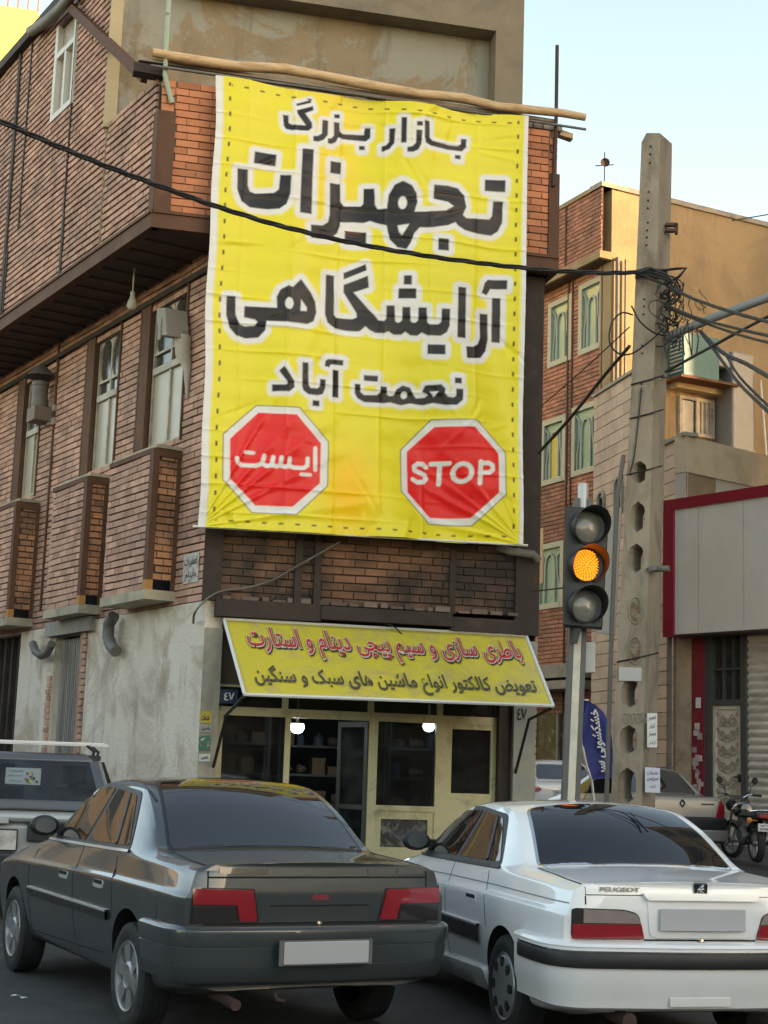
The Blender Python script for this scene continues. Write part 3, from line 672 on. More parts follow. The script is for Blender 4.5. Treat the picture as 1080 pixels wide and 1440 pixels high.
# line 4
g(A6, [(455, 785), (488, 757), (550, 850), (552, 890), (520, 918), (410, 915), (410, 870), (500, 875), (507, 862)])
g(A6, [(603, 732), (642, 735), (642, 870), (655, 893), (700, 895), (715, 880), (718, 833), (755, 836), (752, 890), (735, 930), (700, 940), (640, 935), (608, 910), (600, 880)]); g(A6, [(668, 972), (712, 974), (712, 1008), (668, 1006)])
g(A6, [(775, 703), (875, 707), (872, 740), (790, 738), (780, 757), (750, 748), (758, 715)]); g(A6, [(802, 772), (842, 774), (838, 950), (797, 947)])
g(A7, [(60, 765), (147, 770), (145, 805), (60, 800)])
g(A7, [(2, 820), (38, 822), (38, 870), (60, 888), (140, 886), (160, 870), (165, 832), (203, 835), (205, 880), (220, 890), (245, 886), (262, 850), (300, 825), (345, 840), (365, 885), (380, 905), (430, 905), (445, 890), (412, 870), (430, 832), (520, 832), (545, 860), (540, 885), (560, 908), (590, 915), (605, 905), (605, 862), (648, 865), (645, 930), (610, 960), (545, 958), (475, 940), (420, 950), (345, 935), (290, 945), (225, 928), (180, 935), (60, 932), (17, 910), (2, 880)])
gh(A7, ell(308, 885, 20, 22)); gh(A7, [(455, 872), (505, 872), (480, 905)])
g(A7, [(597, 795), (638, 797), (638, 832), (597, 830)])
# octagons
A8, A9 = (270, 560, 4.5), (500, 560, 4.154)
OCT = [(A8, [(405, 57), (672, 75), (860, 285), (852, 560), (655, 740), (375, 725), (187, 520), (197, 237)], [(418, 100), (658, 117), (813, 295), (805, 545), (632, 692), (395, 682), (230, 515), (238, 265)]),
       (A9, [(452, 128), (700, 140), (875, 322), (870, 570), (690, 740), (447, 725), (277, 540), (282, 298)], [(470, 168), (688, 178), (832, 330), (830, 560), (682, 697), (455, 690), (316, 545), (318, 305)])]
ST = []      # white strokes: (polyline, width in cloth units)
def stroke(a, pts, wd): ST.append((cl(Z(*a, pts)), wd / a[2] / 455))
for p in ([(777, 328), (775, 462)], [(278, 388), (284, 415), (310, 430), (400, 434), (440, 418), (455, 372)], [(440, 418), (470, 436), (500, 430), (512, 380)], [(500, 430), (530, 440), (555, 432), (562, 384)], [(555, 432), (585, 444), (608, 436), (614, 390)],
          [(608, 436), (640, 448), (700, 452), (724, 436), (728, 392)]): stroke(A8, p, 26)
for p in ([(334, 348), (356, 349)], [(364, 351), (387, 352)], [(684, 492), (707, 493)], [(717, 493), (741, 494)]): stroke(A8, p, 22)
for p in ([(432, 395), (414, 378), (384, 374), (362, 390), (366, 412), (395, 424), (424, 438), (434, 460), (417, 480), (382, 483), (352, 466)], [(460, 377), (556, 380)], [(508, 380), (506, 494)], ell(627, 437, 49, 50, 20) + [(676, 437)], [(725, 380), (722, 502)], [(725, 388), (770, 389), (793, 402), (794, 426), (774, 443), (725, 442)]): stroke(A9, p, 27)

def inside(P, poly):
    x, y = P[:, 0], P[:, 1]; r = np.zeros(len(P), bool); n = len(poly)
    for i in range(n):
        x0, y0 = poly[i]; x1, y1 = poly[(i + 1) % n]
        if y0 == y1: continue
        c = ((y0 > y) != (y1 > y)) & (x < (x1 - x0) * (y - y0) / (y1 - y0) + x0); r ^= c
    return r
def segdist(P, a, b):
    d = b - a; L = (d * d).sum()
    t = np.clip(((P - a) @ d) / max(L, 1e-12), 0, 1)[:, None]; return np.linalg.norm(P - (a + t * d), axis=1)
NX, NY = 400, 568
def make_banner():
    gx, gy = np.meshgrid(np.linspace(0, 1, NX), np.linspace(0, AR, NY)); P = np.c_[gx.ravel(), gy.ravel()]
    n = len(P); x, y = P[:, 0], P[:, 1]
    col = np.tile(np.array(srgb(228, 215, 44)), (n, 1))
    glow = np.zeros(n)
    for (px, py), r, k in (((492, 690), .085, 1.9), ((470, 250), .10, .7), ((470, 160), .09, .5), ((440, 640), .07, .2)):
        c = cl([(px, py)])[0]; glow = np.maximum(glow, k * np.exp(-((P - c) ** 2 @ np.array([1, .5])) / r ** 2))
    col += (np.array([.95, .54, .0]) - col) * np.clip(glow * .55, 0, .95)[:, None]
    sd_ = np.full(n, 9.0)                              # signed distance to lettering
    for poly in GP:
        lo, hi = poly.min(0) - .05, poly.max(0) + .05; ix = np.where((P > lo).all(1) & (P < hi).all(1))[0]; Q = P[ix]
        d = np.full(len(Q), 9.0)
        for i in range(len(poly)): d = np.minimum(d, segdist(Q, poly[i], poly[(i + 1) % len(poly)]))
        d[inside(Q, poly)] *= -1; sd_[ix] = np.minimum(sd_[ix], d)
    for poly in GH:
        lo, hi = poly.min(0) - .01, poly.max(0) + .01; ix = np.where((P > lo).all(1) & (P < hi).all(1))[0]; Q = P[ix]
        d = np.full(len(Q), 9.0)
        for i in range(len(poly)): d = np.minimum(d, segdist(Q, poly[i], poly[(i + 1) % len(poly)]))
        d[~inside(Q, poly)] *= -1; sd_[ix] = np.maximum(sd_[ix], d)
    px_ = 1 / NX
    sm = lambda a, w_: np.clip(.5 - a / w_, 0, 1)[:, None]
    big = np.where((y > .52) & (y < 1.24), .0175, .014)
    W = np.array([.74, .73, .70]); K = np.array([.013, .010, .010])
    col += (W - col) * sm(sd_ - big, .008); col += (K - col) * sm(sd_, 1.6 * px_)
    for a, o, i_ in OCT:
        for poly, c, ex in ((cl(Z(*a, o)), K * 2, .0025), (cl(Z(*a, o)), W, 0), (cl(Z(*a, i_)), np.array(srgb(226, 36, 34)), 0)):
            d = np.full(n, 9.0)
            for i in range(8): d = np.minimum(d, segdist(P, poly[i], poly[(i + 1) % 8]))
            d[inside(P, poly)] *= -1; col += (c - col) * sm(d - ex, 1.5 * px_)
    for pl_, wd in ST:
        d = np.full(n, 9.0)
        for i in range(len(pl_) - 1): d = np.minimum(d, segdist(P, pl_[i], pl_[i + 1]))
        col += (W - col) * sm(d - wd / 2, 1.5 * px_)
    # white selvedges, printed dashes
    e = np.minimum(x - .022, .986 - x); col += (W - col) * sm(e, .008)
    yy = y / AR
    for ax, (u_, v_) in enumerate(((x, y), (x, y))):
        if ax == 0:
            for yl in (.022, AR - .028):
                k = np.abs(((u_ - .07) % .0497) - .0248); col += (K - col) * (sm(np.maximum(k - .0068, np.abs(v_ - yl) - .0024), .004) * ((x > .05) & (x < .96))[:, None])
        else:
            for xl in (.043, .968):
                k = np.abs(((v_ - .03) % .0497) - .0248); col += (K - col) * (sm(np.maximum(k - .0072, np.abs(u_ - xl) - .0030), .004) * ((y > .02) & (y < AR - .02))[:, None])
    # relief: fold creases, drape from the tied corners, wind ripples
    rng = np.random.default_rng(4)
    h = np.zeros(n)
    for k, yc in enumerate(np.arange(.045, AR, .0835)):
        dy = y - yc - .004 * np.sin(x * 5 + k); h += rng.uniform(.5, 1) * .0055 * np.exp(-np.abs(dy) / .006) * (.5 + .5 * np.sin(x * rng.uniform(3, 9) + k)) - .003 * np.exp(-(dy / .03) ** 2)
    for k, xc in enumerate(np.arange(.1, 1, .147)):
        dx = x - xc - .003 * np.sin(y * 6 + k); h += rng.uniform(.4, 1) * .0045 * np.exp(-np.abs(dx) / .006)
    def fan(cx, cy, a0, a1, nr, amp, reach):
        hh = np.zeros(n); dx, dy = x - cx, y - cy; rr = np.hypot(dx, dy); an = np.arctan2(dy, dx)
        for k in range(nr):
            a = a0 + (a1 - a0) * (k + rng.uniform(.1, .9)) / nr; wdt = rng.uniform(.025, .06); hh += amp * rng.uniform(.3, 1) * np.exp(-((an - a) / wdt) ** 2) * np.exp(-rr / reach) * np.clip(rr / .12, 0, 1)
        return hh
    h += fan(1.0, AR, R(190), R(265), 11, .050, .8); h += fan(0, AR, R(275), R(350), 8, .034, .5); h += fan(1, 0, R(100), R(170), 6, .012, .35); h += fan(0, 0, R(10), R(80), 6, .012, .35)
    ph = x * .8 + y * .28
    h += .024 * np.sin(ph * 17 + 1.5 * np.sin(y * 3)) * np.exp(-((x - .75) / .35) ** 2) + .006 * np.sin(x * 23 + 2 * np.sin(y * 2.3)) + .014 * np.sin(x * 6.1 + y * 1.2)
    for k in range(60):
        c = rng.uniform(0, 1, 2) * np.array([1, AR]); a = rng.uniform(0, 3.14); L = rng.uniform(.02, .08); d = P - c; al = d @ np.array([math.cos(a), math.sin(a)]); ac = d @ np.array([-math.sin(a), math.cos(a)])
        h += rng.uniform(-1, 1) * .0040 * np.exp(-(al / L) ** 2 - (ac / .008) ** 2)
    for k in range(26):
        c = np.array([rng.uniform(0, 1), rng.uniform(0, .06) + (AR - .07 if k % 2 else 0)]); a = R(90) + rng.uniform(-.7, .7); d = P - c; al = d @ np.array([math.cos(a), math.sin(a)]); ac = d @ np.array([-math.sin(a), math.cos(a)])
        h += rng.uniform(-1, 1) * .005 * np.exp(-(al / .05) ** 2 - (ac / .012) ** 2)
    # bilinear placement on the quad, pinched a little between the ties
    B = [np.array(p) for p in bq]; v_ = y / AR
    pos = ((1 - x) * (1 - v_))[:, None] * B[0] + (x * (1 - v_))[:, None] * B[1] + (x * v_)[:, None] * B[2] + ((1 - x) * v_)[:, None] * B[3]
    wd = 4.3
    pos += np.array(nf) * (h * wd)[:, None]
    pos[:, 2] -= (.03 * np.sin(math.pi * x * 2) ** 2 * np.clip((v_ - .9) * 10, 0, 1))
    pos += np.array(ue) * ((.012 * np.sin(v_ * 9) + .01 * np.sin(v_ * 23)) * np.where(x < .5, 1 - 2 * x, 0))[:, None]
    me = bpy.data.meshes.new('banner')
    idx = np.arange(n).reshape(NY, NX); q = np.stack([idx[:-1, :-1], idx[:-1, 1:], idx[1:, 1:], idx[1:, :-1]], -1).reshape(-1, 4)
    o0 = np.array(bq[0]); me.vertices.add(n); me.vertices.foreach_set('co', (pos - o0).astype(np.float32).ravel())
    me.loops.add(q.size); me.loops.foreach_set('vertex_index', q.ravel().astype(np.int32)); me.polygons.add(len(q)); me.polygons.foreach_set('loop_start', np.arange(0, q.size, 4, dtype=np.int32))
    me.update(calc_edges=True)
    ca = me.color_attributes.new('print', 'FLOAT_COLOR', 'POINT'); ca.data.foreach_set('color', np.c_[np.clip(col, 0, 1), np.ones(n)].astype(np.float32).ravel())
    me.shade_smooth()
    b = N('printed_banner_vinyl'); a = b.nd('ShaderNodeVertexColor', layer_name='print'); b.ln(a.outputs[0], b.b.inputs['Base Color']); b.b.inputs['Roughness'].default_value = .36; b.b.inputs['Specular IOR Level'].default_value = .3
    b.ln(b.bump(b.noise(2.2, 5, .55), .35, .05), b.b.inputs['Normal'])
    me.materials.append(b.mt)
    o = bpy.data.objects.new('banner', me); COL.objects.link(o); o.location = bq[0]
    tag(o, 'huge yellow vinyl banner with bold black Persian lettering and two red stop octagons', 'banner')
make_banner()
# rod through the banner's foot hem, rods and log across the parapet
def rod(name, label, cat, pts, r, m, n=8, grp=None):
    mb = MB(); mb.tube(pts, r, n, smooth) if False else mb.tube(pts, r, n); return tag(mb.build(name, m, smooth=50), label, cat, grp)
q = lambda x, y, d: PF.p(*PF.at(x, y, d), d)
rod('hem_rod', 'thin pale rod through the foot hem of the yellow banner', 'rod', [q(271, 740, DB - .02), q(742, 767, DB - .02)], .016, M_white)
lp = [(215, 74), (262, 83), (330, 93), (400, 97), (450, 106), (520, 120), (590, 132), (650, 138), (700, 150), (740, 154), (790, 159), (823, 165)]
rod('wooden_log', 'long crooked peeled log lying along the parapet over the banner', 'log', [q(x, y, dO + .06 + .02 * math.sin(i * 1.7)) for i, (x, y) in enumerate(lp)], [.058, .07, .068, .072, .066, .07, .063, .068, .06, .064, .058, .052], M_wood, 12)
rod('scaffold_tube', 'thin grey steel tube just below the crooked log', 'pole', [q(212, 92, dO + .11), q(520, 135, dO + .13), q(824, 182, dO + .11)], .02, M_pipe)
mb = MB(); a, b = q(195, 84, dO), q(780, 172, dO); mb.obox(a, b - a, -nf * .16, Vector((0, 0, .05))); tag(mb.build('plank', M_woodw, bevel=.005), 'weathered plank along the parapet head under the log', 'plank')
mb = MB(); a, b = q(188, 92, dO), q(232, 100, dO); mb.obox(a + Vector((0, 0, -.07)), b - a, -nf * .2, Vector((0, 0, .13))); tag(mb.build('steel_beam', M_steeld, bevel=.004), 'short dark beam end sticking out past the parapet corner', 'beam')
mb = MB(); a, b = q(766, 182, dO - .25), q(806, 196, dO - .25); mb.obox(a, b - a, -nf * .12, Vector((0, 0, .09))); tag(mb.build('beam_end', M_wood, bevel=.005), 'short timber stub beyond the right parapet end', 'beam')
rod('steel_post', 'slim rusty steel post standing up at the right parapet end', 'post', [q(778, 262, dO + .05), q(782, 170, dO + .05), q(783.5, 64, dO + .05)], .026, M_rust)
rod('green_post', 'slim flaking green post at the left parapet corner', 'post', [PF.p(sO + .16, zPar - .35, dO + .05), q(232, 105, dO + .05), q(239, -30, dO + .05)], .034, M_green)
a, b = PS.p(*PS.at(98, 14, aO + .04), aO + .04), PS.p(*PS.at(206, 118, aO + .04), aO + .04)
mb = MB(); dd = (b - a); sd2 = dd.cross(Vector((0, 0, 1))).normalized(); upv = sd2.cross(dd).normalized()
mb.obox(a, dd, sd2 * .09, upv * .14); tag(mb.build('slanting_beam', M_steel, bevel=.004), 'brown steel beam slanting from the roof down to the terrace corner', 'beam')
pp = [(43, 44), (56, 36), (70, 26), (84, 13), (97, -2), (108, -16)]
rod('roof_pipe', 'bent grey pipe running along the upper roof edge', 'pipe', [PS.p(*PS.at(x, y, aO + .16), aO + .16) for x, y in pp], .085, M_pipe, 12)

# ================================================================== AWNING SIGN
zA = PF.z(315, 871, .02); sA0, sA1 = PF.s(315, 871, .02), PF.s(740, 895, .02)
dA = .02
while PF.s(344, 977, dA) > sA0 + .01 and dA < 1.6: dA += .01
bl_, br_ = PF.at(344, 977, dA), PF.at(778, 993, dA)
TL, TR, BL, BR = PF.p(sA0, zA, .02), PF.p(sA1, zA, .02), PF.p(bl_[0], bl_[1], dA), PF.p(br_[0], br_[1], dA)
aw = thing('awning_sign', 'yellow tilted shop awning sign with red and grey Persian lettering', 'sign', (TL + TR) / 2)
anorm = (TR - TL).cross(BL - TL).normalized()
if anorm.dot(nf) < 0: anorm = -anorm
def aw_pt(x, y, o=.0):    # x,y in 0..1, y up
    return (BL * (1 - x) + BR * x) * (1 - y) + (TL * (1 - x) + TR * x) * y + anorm * o
mb = MB(); nx, ny = 60, 16; rnd = random.Random(2)
vs = [aw_pt(i / nx, j / ny, .012 * math.sin(i * .5 + j * .2) * math.sin(math.pi * j / ny) * math.sin(math.pi * i / nx)) for j in range(ny + 1) for i in range(nx + 1)]
mb.add(vs, [(j * (nx + 1) + i, j * (nx + 1) + i + 1, (j + 1) * (nx + 1) + i + 1, (j + 1) * (nx + 1) + i) for j in range(ny) for i in range(nx)])
M_awn = mat('awning_vinyl_yellow', (.62, .52, .045), .5, var=.1, vs=2, col2=(.50, .40, .12), c2p=(.48, .66), c2s=2.2, bump=.3, bs=14, bd=.015)
ob = mb.build('sign_panel', M_awn, aw, 80); so_ = ob.modifiers.new('s', 'SOLIDIFY'); so_.thickness = .012; so_.offset = -1
mb = MB()
for a, b in ((TL, TR), (BL, BR), (TL, BL), (TR, BR)): mb.tube([a + anorm * .004, b + anorm * .004], .022, 6)
mb.build('sign_frame', M_white, aw, 40)
L1, L2 = 'باطری سازی و سیم پیچی دینام و استارت', 'تعویض کالکتور انواع ماشین های سبک و سنگین'
M_red = mat('sign_red', (.52, .045, .05), .5, var=.12, bump=.05); M_gry = mat('sign_grey', (.07, .065, .05), .5, bump=.05); M_wht = mat('sign_white', (.68, .62, .48), .5, bump=.05)
bb = (.055, .955, .49, .90)
V0, F0 = glyphs(L1, 0.012, True); ref = (min(v[0] for v in V0), max(v[0] for v in V0), min(v[1] for v in V0), max(v[1] for v in V0))
mb = MB(); lay_text(mb, L1, lambda x, y: aw_pt(x + .003, y - .015, .014), bb, .05, True, 0, ref); mb.build('lettering_outline', M_gry, aw, recalc=False)
mb = MB(); lay_text(mb, L1, lambda x, y: aw_pt(x, y, .017), bb, .045, True, 0, ref); mb.build('lettering_outline', M_wht, aw, recalc=False)
mb = MB(); lay_text(mb, L1, lambda x, y: aw_pt(x, y, .020), bb, .014, True, 0, ref); mb.build('lettering_red', M_red, aw, recalc=False)
mb = MB(); lay_text(mb, L2, lambda x, y: aw_pt(x, y, .017), (.045, .965, .07, .38), .018, True); mb.build('lettering_grey', M_gry, aw, recalc=False)
br = MB(); br.tube([BL + anorm * -.02, PF.p(bl_[0] - .12, bl_[1] - .22, dA * .62), PF.p(*PF.at(300, 1078, .03), .03)], .02, 8); br.cut(); br.tube([BR + anorm * -.02, PF.p(*PF.at(744, 1012, dA * .55), dA * .55), PF.p(*PF.at(724, 1090, -.05), -.05)], .02, 8)
br.each('bracket', M_black, aw)
# house number plate, painted number, stickers, stencils
def plate(name, label, cat, P, x0, y0, x1, y1, d, m, txt=None, mt=None, rtl=False, bold=.02, th=.008, pad=(.15, .85, .2, .8), grp=None, lines=None):
    s0, z1 = P.at(x0, y0, d); s1, z0 = P.at(x1, y1, d); lo, hi = min(s0, s1), max(s0, s1)
    mb = MB(); mb.pb(P, lo, hi, z0, z1, d, d + th)
    flip = P is PS
    o = tag(mb.build(name, m), label, cat, grp)
    for t_, pd in (lines or ([(txt, pad)] if txt else [])):
        tb = MB(); fn = (lambda x, y: P.p(hi - x * (hi - lo) if flip else lo + x * (hi - lo), z0 + y * (z1 - z0), d + th + .003))
        lay_text(tb, t_, fn, pd, bold, rtl); k = tb.build('lettering', mt or M_ink, o, recalc=False); 
    return o
plate('number_plate', 'small dark blue house number plate under the awning corner', 'number plate', PF, 309, 969, 334, 990, -.02, mat('enamel_blue', (.02, .03, .07), .3, bump=0), '٤٧', M_white, pad=(.25, .8, .2, .8))
tb = MB(); s0, z0 = PF.at(727, 1013, .01); s1, z1 = PF.at(741, 996, .01)
lay_text(tb, '٤٧', lambda x, y: PF.p(s0 + (s1 - s0) * x, z0 + (z1 - z0) * y, .012), (0, 1, 0, 1), .03); tb.build('painted_number', M_ink, bld, recalc=False)
plate('sticker', 'yellow notice sticker highest on the pier left of the shop', 'sticker', PF, 281, 1000, 297, 1017, .012, mat('sticker_yellow', (.55, .42, .06), .6, bump=0), 'خدمات', M_ink, True, .04)
plate('sticker', 'grey notice sticker below the yellow one on the pier', 'sticker', PF, 281, 1019, 297, 1030, .012, mat('sticker_grey', (.36, .35, .31), .6, bump=0), 'باطری', M_ink, True, .04)
plate('sticker', 'green square sticker on the pier left of the shop', 'sticker', PF, 280, 1034, 295, 1056, .012, mat('sticker_green', (.05, .16, .09), .5, col2=(.5, .5, .45), c2p=(.55, .6), c2s=14, bump=0))
plate('sticker', 'white torn sticker lowest on the pier left of the shop', 'sticker', PF, 280, 1060, 295, 1071, .012, M_paper, 'تعمیر', M_ink, True, .04)
plate('stencil_notice', 'white stencilled notice on the bricks near the corner above the plaster', 'notice', PS, 281, 776, 257, 822, .008, mat('whitewash_patch', (.50, .47, .43), .9, var=.2, col2=(.3, .2, .16), c2p=(.52, .62), c2s=9, bump=.3), None, M_ink, True, .02, lines=[('تعمیرات', (.08, .92, .52, .92)), ('دینام', (.15, .85, .08, .42))])
# cables on the facade
def wire(name, label, pts, r=.012, m=None, grp=None, smoothn=6, cat='cable'):
    P = [Vector(p) for p in pts]; out = []
    for i in range(len(P) - 1):
        p0, p1, p2, p3 = P[max(i - 1, 0)], P[i], P[i + 1], P[min(i + 2, len(P) - 1)]
        for k in range(smoothn):
            t = k / smoothn; out.append(.5 * ((2 * p1) + (p2 - p0) * t + (2 * p0 - 5 * p1 + 4 * p2 - p3) * t * t + (3 * p1 - p0 - 3 * p2 + p3) * t ** 3))
    out.append(P[-1]); mb = MB(); mb.tube(out, r, 6); return tag(mb.build(name, m or M_cable, smooth=60), label, cat, grp)
wire('facade_cable', 'grey cable curving from the banner foot down round the corner', [q(478, 762, .12), q(450, 778, .14), q(420, 795, .13), q(385, 815, .12), q(350, 826, .13), q(310, 832, .12), q(288, 845, .12), q(274, 862, .12), PS.p(*PS.at(272, 876, .05), .05)], .016, M_pipe)
wire('loose_wire', 'thin dark wire end hanging over the top edge of the awning', [q(528, 874, .05), q(552, 880, .12), q(566, 893, .14), q(582, 909, .22)], .010)
rod('drain_elbow', 'grey drain pipe crossing the right column at the banner foot', 'pipe', [q(701, 769, .10), q(716, 775, .2), q(750, 780, .2), q(757, 788, .17)], .055, M_pipe, 12)
for (pts, r, lb) in (([(160, 866), (153, 878), (152, 895), (156, 908), (163, 916)], .085, 'fat grey drain elbow under the balcony nearest the corner'), ([(73, 905), (66, 918), (58, 922), (50, 916), (46, 905)], .065, 'grey drain elbow left of the corrugated shutter')):
    rod('drain_elbow', lb, 'pipe', [PS.p(*PS.at(x, y, .16), .16) for x, y in pts], r, M_pipe, 12)
# vent stacks on the side wall
def vent(x, y, k, lb):
    s, z = PS.at(x, y, .2); P = PS.p(s, z, .2); t = thing('exhaust_vent', lb, 'vent', P)
    mb = MB(); mb.pb(PS, s - .16 * k, s + .16 * k, z - .22 * k, z - .02 * k, .02, .34); mb.build('vent_box', mat('vent_tin', (.17, .13, .10), .7, var=.3, bump=.3), t, bevel=.01)
    mb = MB(); mb.lathe(P + Vector((0, 0, -.05 * k)), (0, 0, 1), [(.0, 0), (.11 * k, 0), (.11 * k, .34 * k), (.12 * k, .35 * k), (.12 * k, .4 * k), (.0, .4 * k)], 14); mb.build('vent_pipe', M_pipe, t, 40)
    mb = MB(); mb.lathe(P + Vector((0, 0, .42 * k)), (0, 0, 1), [(.24 * k, 0), (.2 * k, .03), (.05 * k, .17 * k), (.0, .18 * k)], 14); mb.build('vent_cowl', M_pipe, t, 40)
    mb = MB(); rr = random.Random(4)
    for i in range(14): mb.pb(PS, *(lambda a, w_: (a, a + w_))(s - .34 * k + rr.random() * .5, .1), *(lambda a: (a, a + .1))(z - .3 * k + rr.random() * .5), -.01, .03 + rr.random() * .05)
    mb.build('mortar_patch', mat('mortar_light', (.33, .29, .25), .95, bump=.5), t)
vent(55, 572, 1.2, 'tin exhaust vent with conical cowl beside the far side window')
# tilted concrete chimney block by the near window
s, z = PS.at(243, 470, .2); t = thing('chimney_block', 'broken concrete flue block jutting beside the window nearest the corner', 'flue', PS.p(s, z, .1))
mb = MB(); mb.obox(PS.p(s - .22, z - .1, .05), PS.e * .3 + Vector((0, 0, .06)), PS.n * .34, Vector((0, 0, .42)) + PS.e * .1); mb.obox(PS.p(s - .05, z - .12, .39), PS.e * .10, PS.n * .02, (0, 0, .3)); mb.build('flue_block', M_conc, t, bevel=.03)
mb = MB(); mb.tube([PS.p(s - .12, z - .05, .1), PS.p(s - .16, z - .3, .1), PS.p(s - .2, z - .5, .04), PS.p(s - .2, z - .9, .02)], [.12, .11, .06, .02], 9); mb.build('mortar_drip', mat('mortar_drip', (.45, .40, .34), .95, bump=.6), t, 60)
# bulb under the soffit
s, z = PS.at(186, 424, .55); P = PS.p(s, z, .55)
mb = MB(); mb.lathe(P, (0, 0, 1), [(0, -.14), (.05, -.12), (.075, -.06), (.06, .0), (.035, .06), (.035, .14), (.012, .15), (.012, zB0 - z + .02), (0, zB0 - z + .02)], 14); tag(mb.build('soffit_bulb', M_frame, smooth=40), 'unlit bulb hanging under the jutting upper storey', 'lamp')
# ================================================================== BUILDINGS ON THE RIGHT
def V2(vpx): a = math.atan((540 - vpx) / FPX); return Vector((-math.sin(a), math.cos(a), 0))    # horizontal direction towards a vanishing point
# --- tall brick and plaster block
TO = at(855, 1000, 42.0); TO.z = 0
eL = V2(-500); nL = Vector((-eL.y, eL.x, 0)); 
if nL.y > 0: nL = -nL
eR = V2(4700); nR = Vector((eR.y, -eR.x, 0))
TL_ = Plane(TO, eL, nL); TR_ = Plane(TO, eR, nR)
tb = thing('apartment_block', 'tall block behind the utility pole with red brick side and bare sunlit plaster flank', 'building', TO)
zT = TL_.z(854.5, 270); zo = TL_.z(849, 362, .35)
M_tbrick = mat('brick_rust', (.37, .17, .11), .9, var=.25, vs=1.2, col2=(.21, .11, .08), c2s=.5, streak=(.15, .09, .07), tint=True, bump=.5)
M_tpl = mat('plaster_ochre', (.31, .228, .125), .93, var=.22, vs=.8, col2=(.22, .17, .10), c2p=(.44, .6), c2s=.35, streak=(.22, .165, .10), bump=.5, bs=9, bd=.03)
tw = []
for xa, xb, y0, y1 in ((817, 846, 398, 490), (774, 802, 424, 508), (807, 839, 572, 662), (764, 793, 592, 676), (755, 790, 768, 852), (800, 832, 750, 835)):
    ym = (y0 + y1) / 2; a, b = TL_.s(xb, ym), TL_.s(xa, ym); tw.append((a, b, TL_.z((xa + xb) / 2, y1), TL_.z((xa + xb) / 2, y0)))
LT = 14
mb = MB(); brick_wall(mb, TL_, .02, LT, 3.2, zo + .1, 0, tw, bh=.115, bl=.32, jt=.02); mb.build('brick_wall', [M_tbrick, M_mortar], tb)
PL2 = Plane(TL_.o + nL * .35, eL, nL)
mb = MB(); brick_wall(mb, PL2, .0, LT, zo + .22, zT, 0, bh=.115, bl=.32, jt=.02); mb.build('upper_brick_wall', [M_tbrick, M_mortar], tb)
mb = MB(); mb.pb(TL_, -.05, LT, zo + .02, zo + .22, -.1, .42); mb.pb(TL_, -.05, LT, zT, zT + .12, -.2, .4); mb.each('overhang_edge', M_tpl, tb)
mb = MB(); mb.pb(TL_, 0, LT, zo - .0, zo + .02, 0, .36); mb.build('overhang_soffit', M_soffit, tb)
mb = MB(); sx = TL_.s(797, 340, .35)
mb.pb(TL_, sx, sx + .05, zo + .3, zT, .35, .39)
for px, y in ((847, 600), (805, 560), (798, 640), (760, 560)): a = TL_.s(px, y); mb.pb(TL_, a, a + .05, 3.2, zo, .0, .04)
mb.each('facade_strip', M_steel, tb)
M_tfr = mat('window_frame_sage', (.33, .34, .27), .5, var=.1, bump=.05); M_tgl = mat('glass_pale_green', (.26, .38, .30), .18, var=.2, vs=1, bump=.02); M_curt = mat('curtain_yellow', (.55, .45, .10), .8)
for i, (a, b, z0, z1) in enumerate(tw):
    fr = MB(); W = b - a; t = .07
    fr.pb(TL_, a - .1, a + t, z0 - .08, z1 + .08, -.1, .03); fr.pb(TL_, b - t, b + .1, z0 - .08, z1 + .08, -.1, .03); fr.pb(TL_, a + t, b - t, z0 - .08, z0 + t, -.1, .04); fr.pb(TL_, a + t, b - t, z1 - t, z1 + .08, -.1, .03)
    c = (a + b) / 2; r = W * .2; za_ = z0 + (z1 - z0) * .62
    arch = [TL_.p(c - r, z0 + t, -.03)] + [TL_.p(c - r * math.cos(k * math.pi / 8), za_ + r * 1.6 * math.sin(k * math.pi / 8), -.03) for k in range(9)] + [TL_.p(c + r, z0 + t, -.03)]
    fr.tube(arch, .035, 5)
    for sg in (-1, 1):
        fr.tube([TL_.p(c + sg * (W / 2 - t), z0 + (z1 - z0) * .9, -.03), TL_.p(c + sg * r * 1.35, za_ + .3, -.03), TL_.p(c + sg * r * 1.5, za_ - .2, -.03), TL_.p(c + sg * (W / 2 - .13), za_ - .55, -.03), TL_.p(c + sg * (W / 2 - .13), z0 + t, -.03)], .03, 5)
    wf = fr.build('window', M_tfr, tb)
    mb = MB(); mb.pb(TL_, a + .02, b - .02, z0, z1, -.08, -.06); mb.build('pane', M_tgl, wf)
    if i == 3: mb = MB(); mb.pb(TL_, c - r, c + r * .9, z0 + .1, za_ + .2, -.058, -.05); mb.build('curtain', M_curt, wf)
mb = MB(); LR = 26
mb.pb(TR_, -.02, LR, 0, zT, -.5, 0); mb.build('plaster_wall', M_tpl, tb)
mb = MB(); mb.pb(TR_, -.4, LR, zT, zT + .14, -.5, .06); mb.build('roof_coping', M_conc, tb)
mb = MB(); core = [TL_.p(.1, 0, -.12), TL_.p(LT, 0, -.12), TR_.p(LR - .5, 0, -13), TR_.p(LR - .5, 0, -.4)]
mb.prism([(p.x, p.y, 0) for p in core], (0, 0, zT - .3)); mb.build('core', M_dark, tb)
mb = MB(); sA = TR_.s(868, 450, .12); mb.tube([TR_.p(sA, z, .12) for z in (3, 8, TR_.z(868, 362, .12))], .06, 8); mb.tube([TR_.p(sA + .28, z, .1) for z in (3, 8, TR_.z(868, 362, .12))], .035, 6)
mb.build('rain_pipe', M_pipe, tb, 40)
mb = MB()                                       # ground floor of the block: canopy beams, shop glass, gate
for y, h in ((940, .35), (962, .22)): z = TL_.z(775, y); mb.pb(TL_, .5, LT, z - h, z, 0, .8)
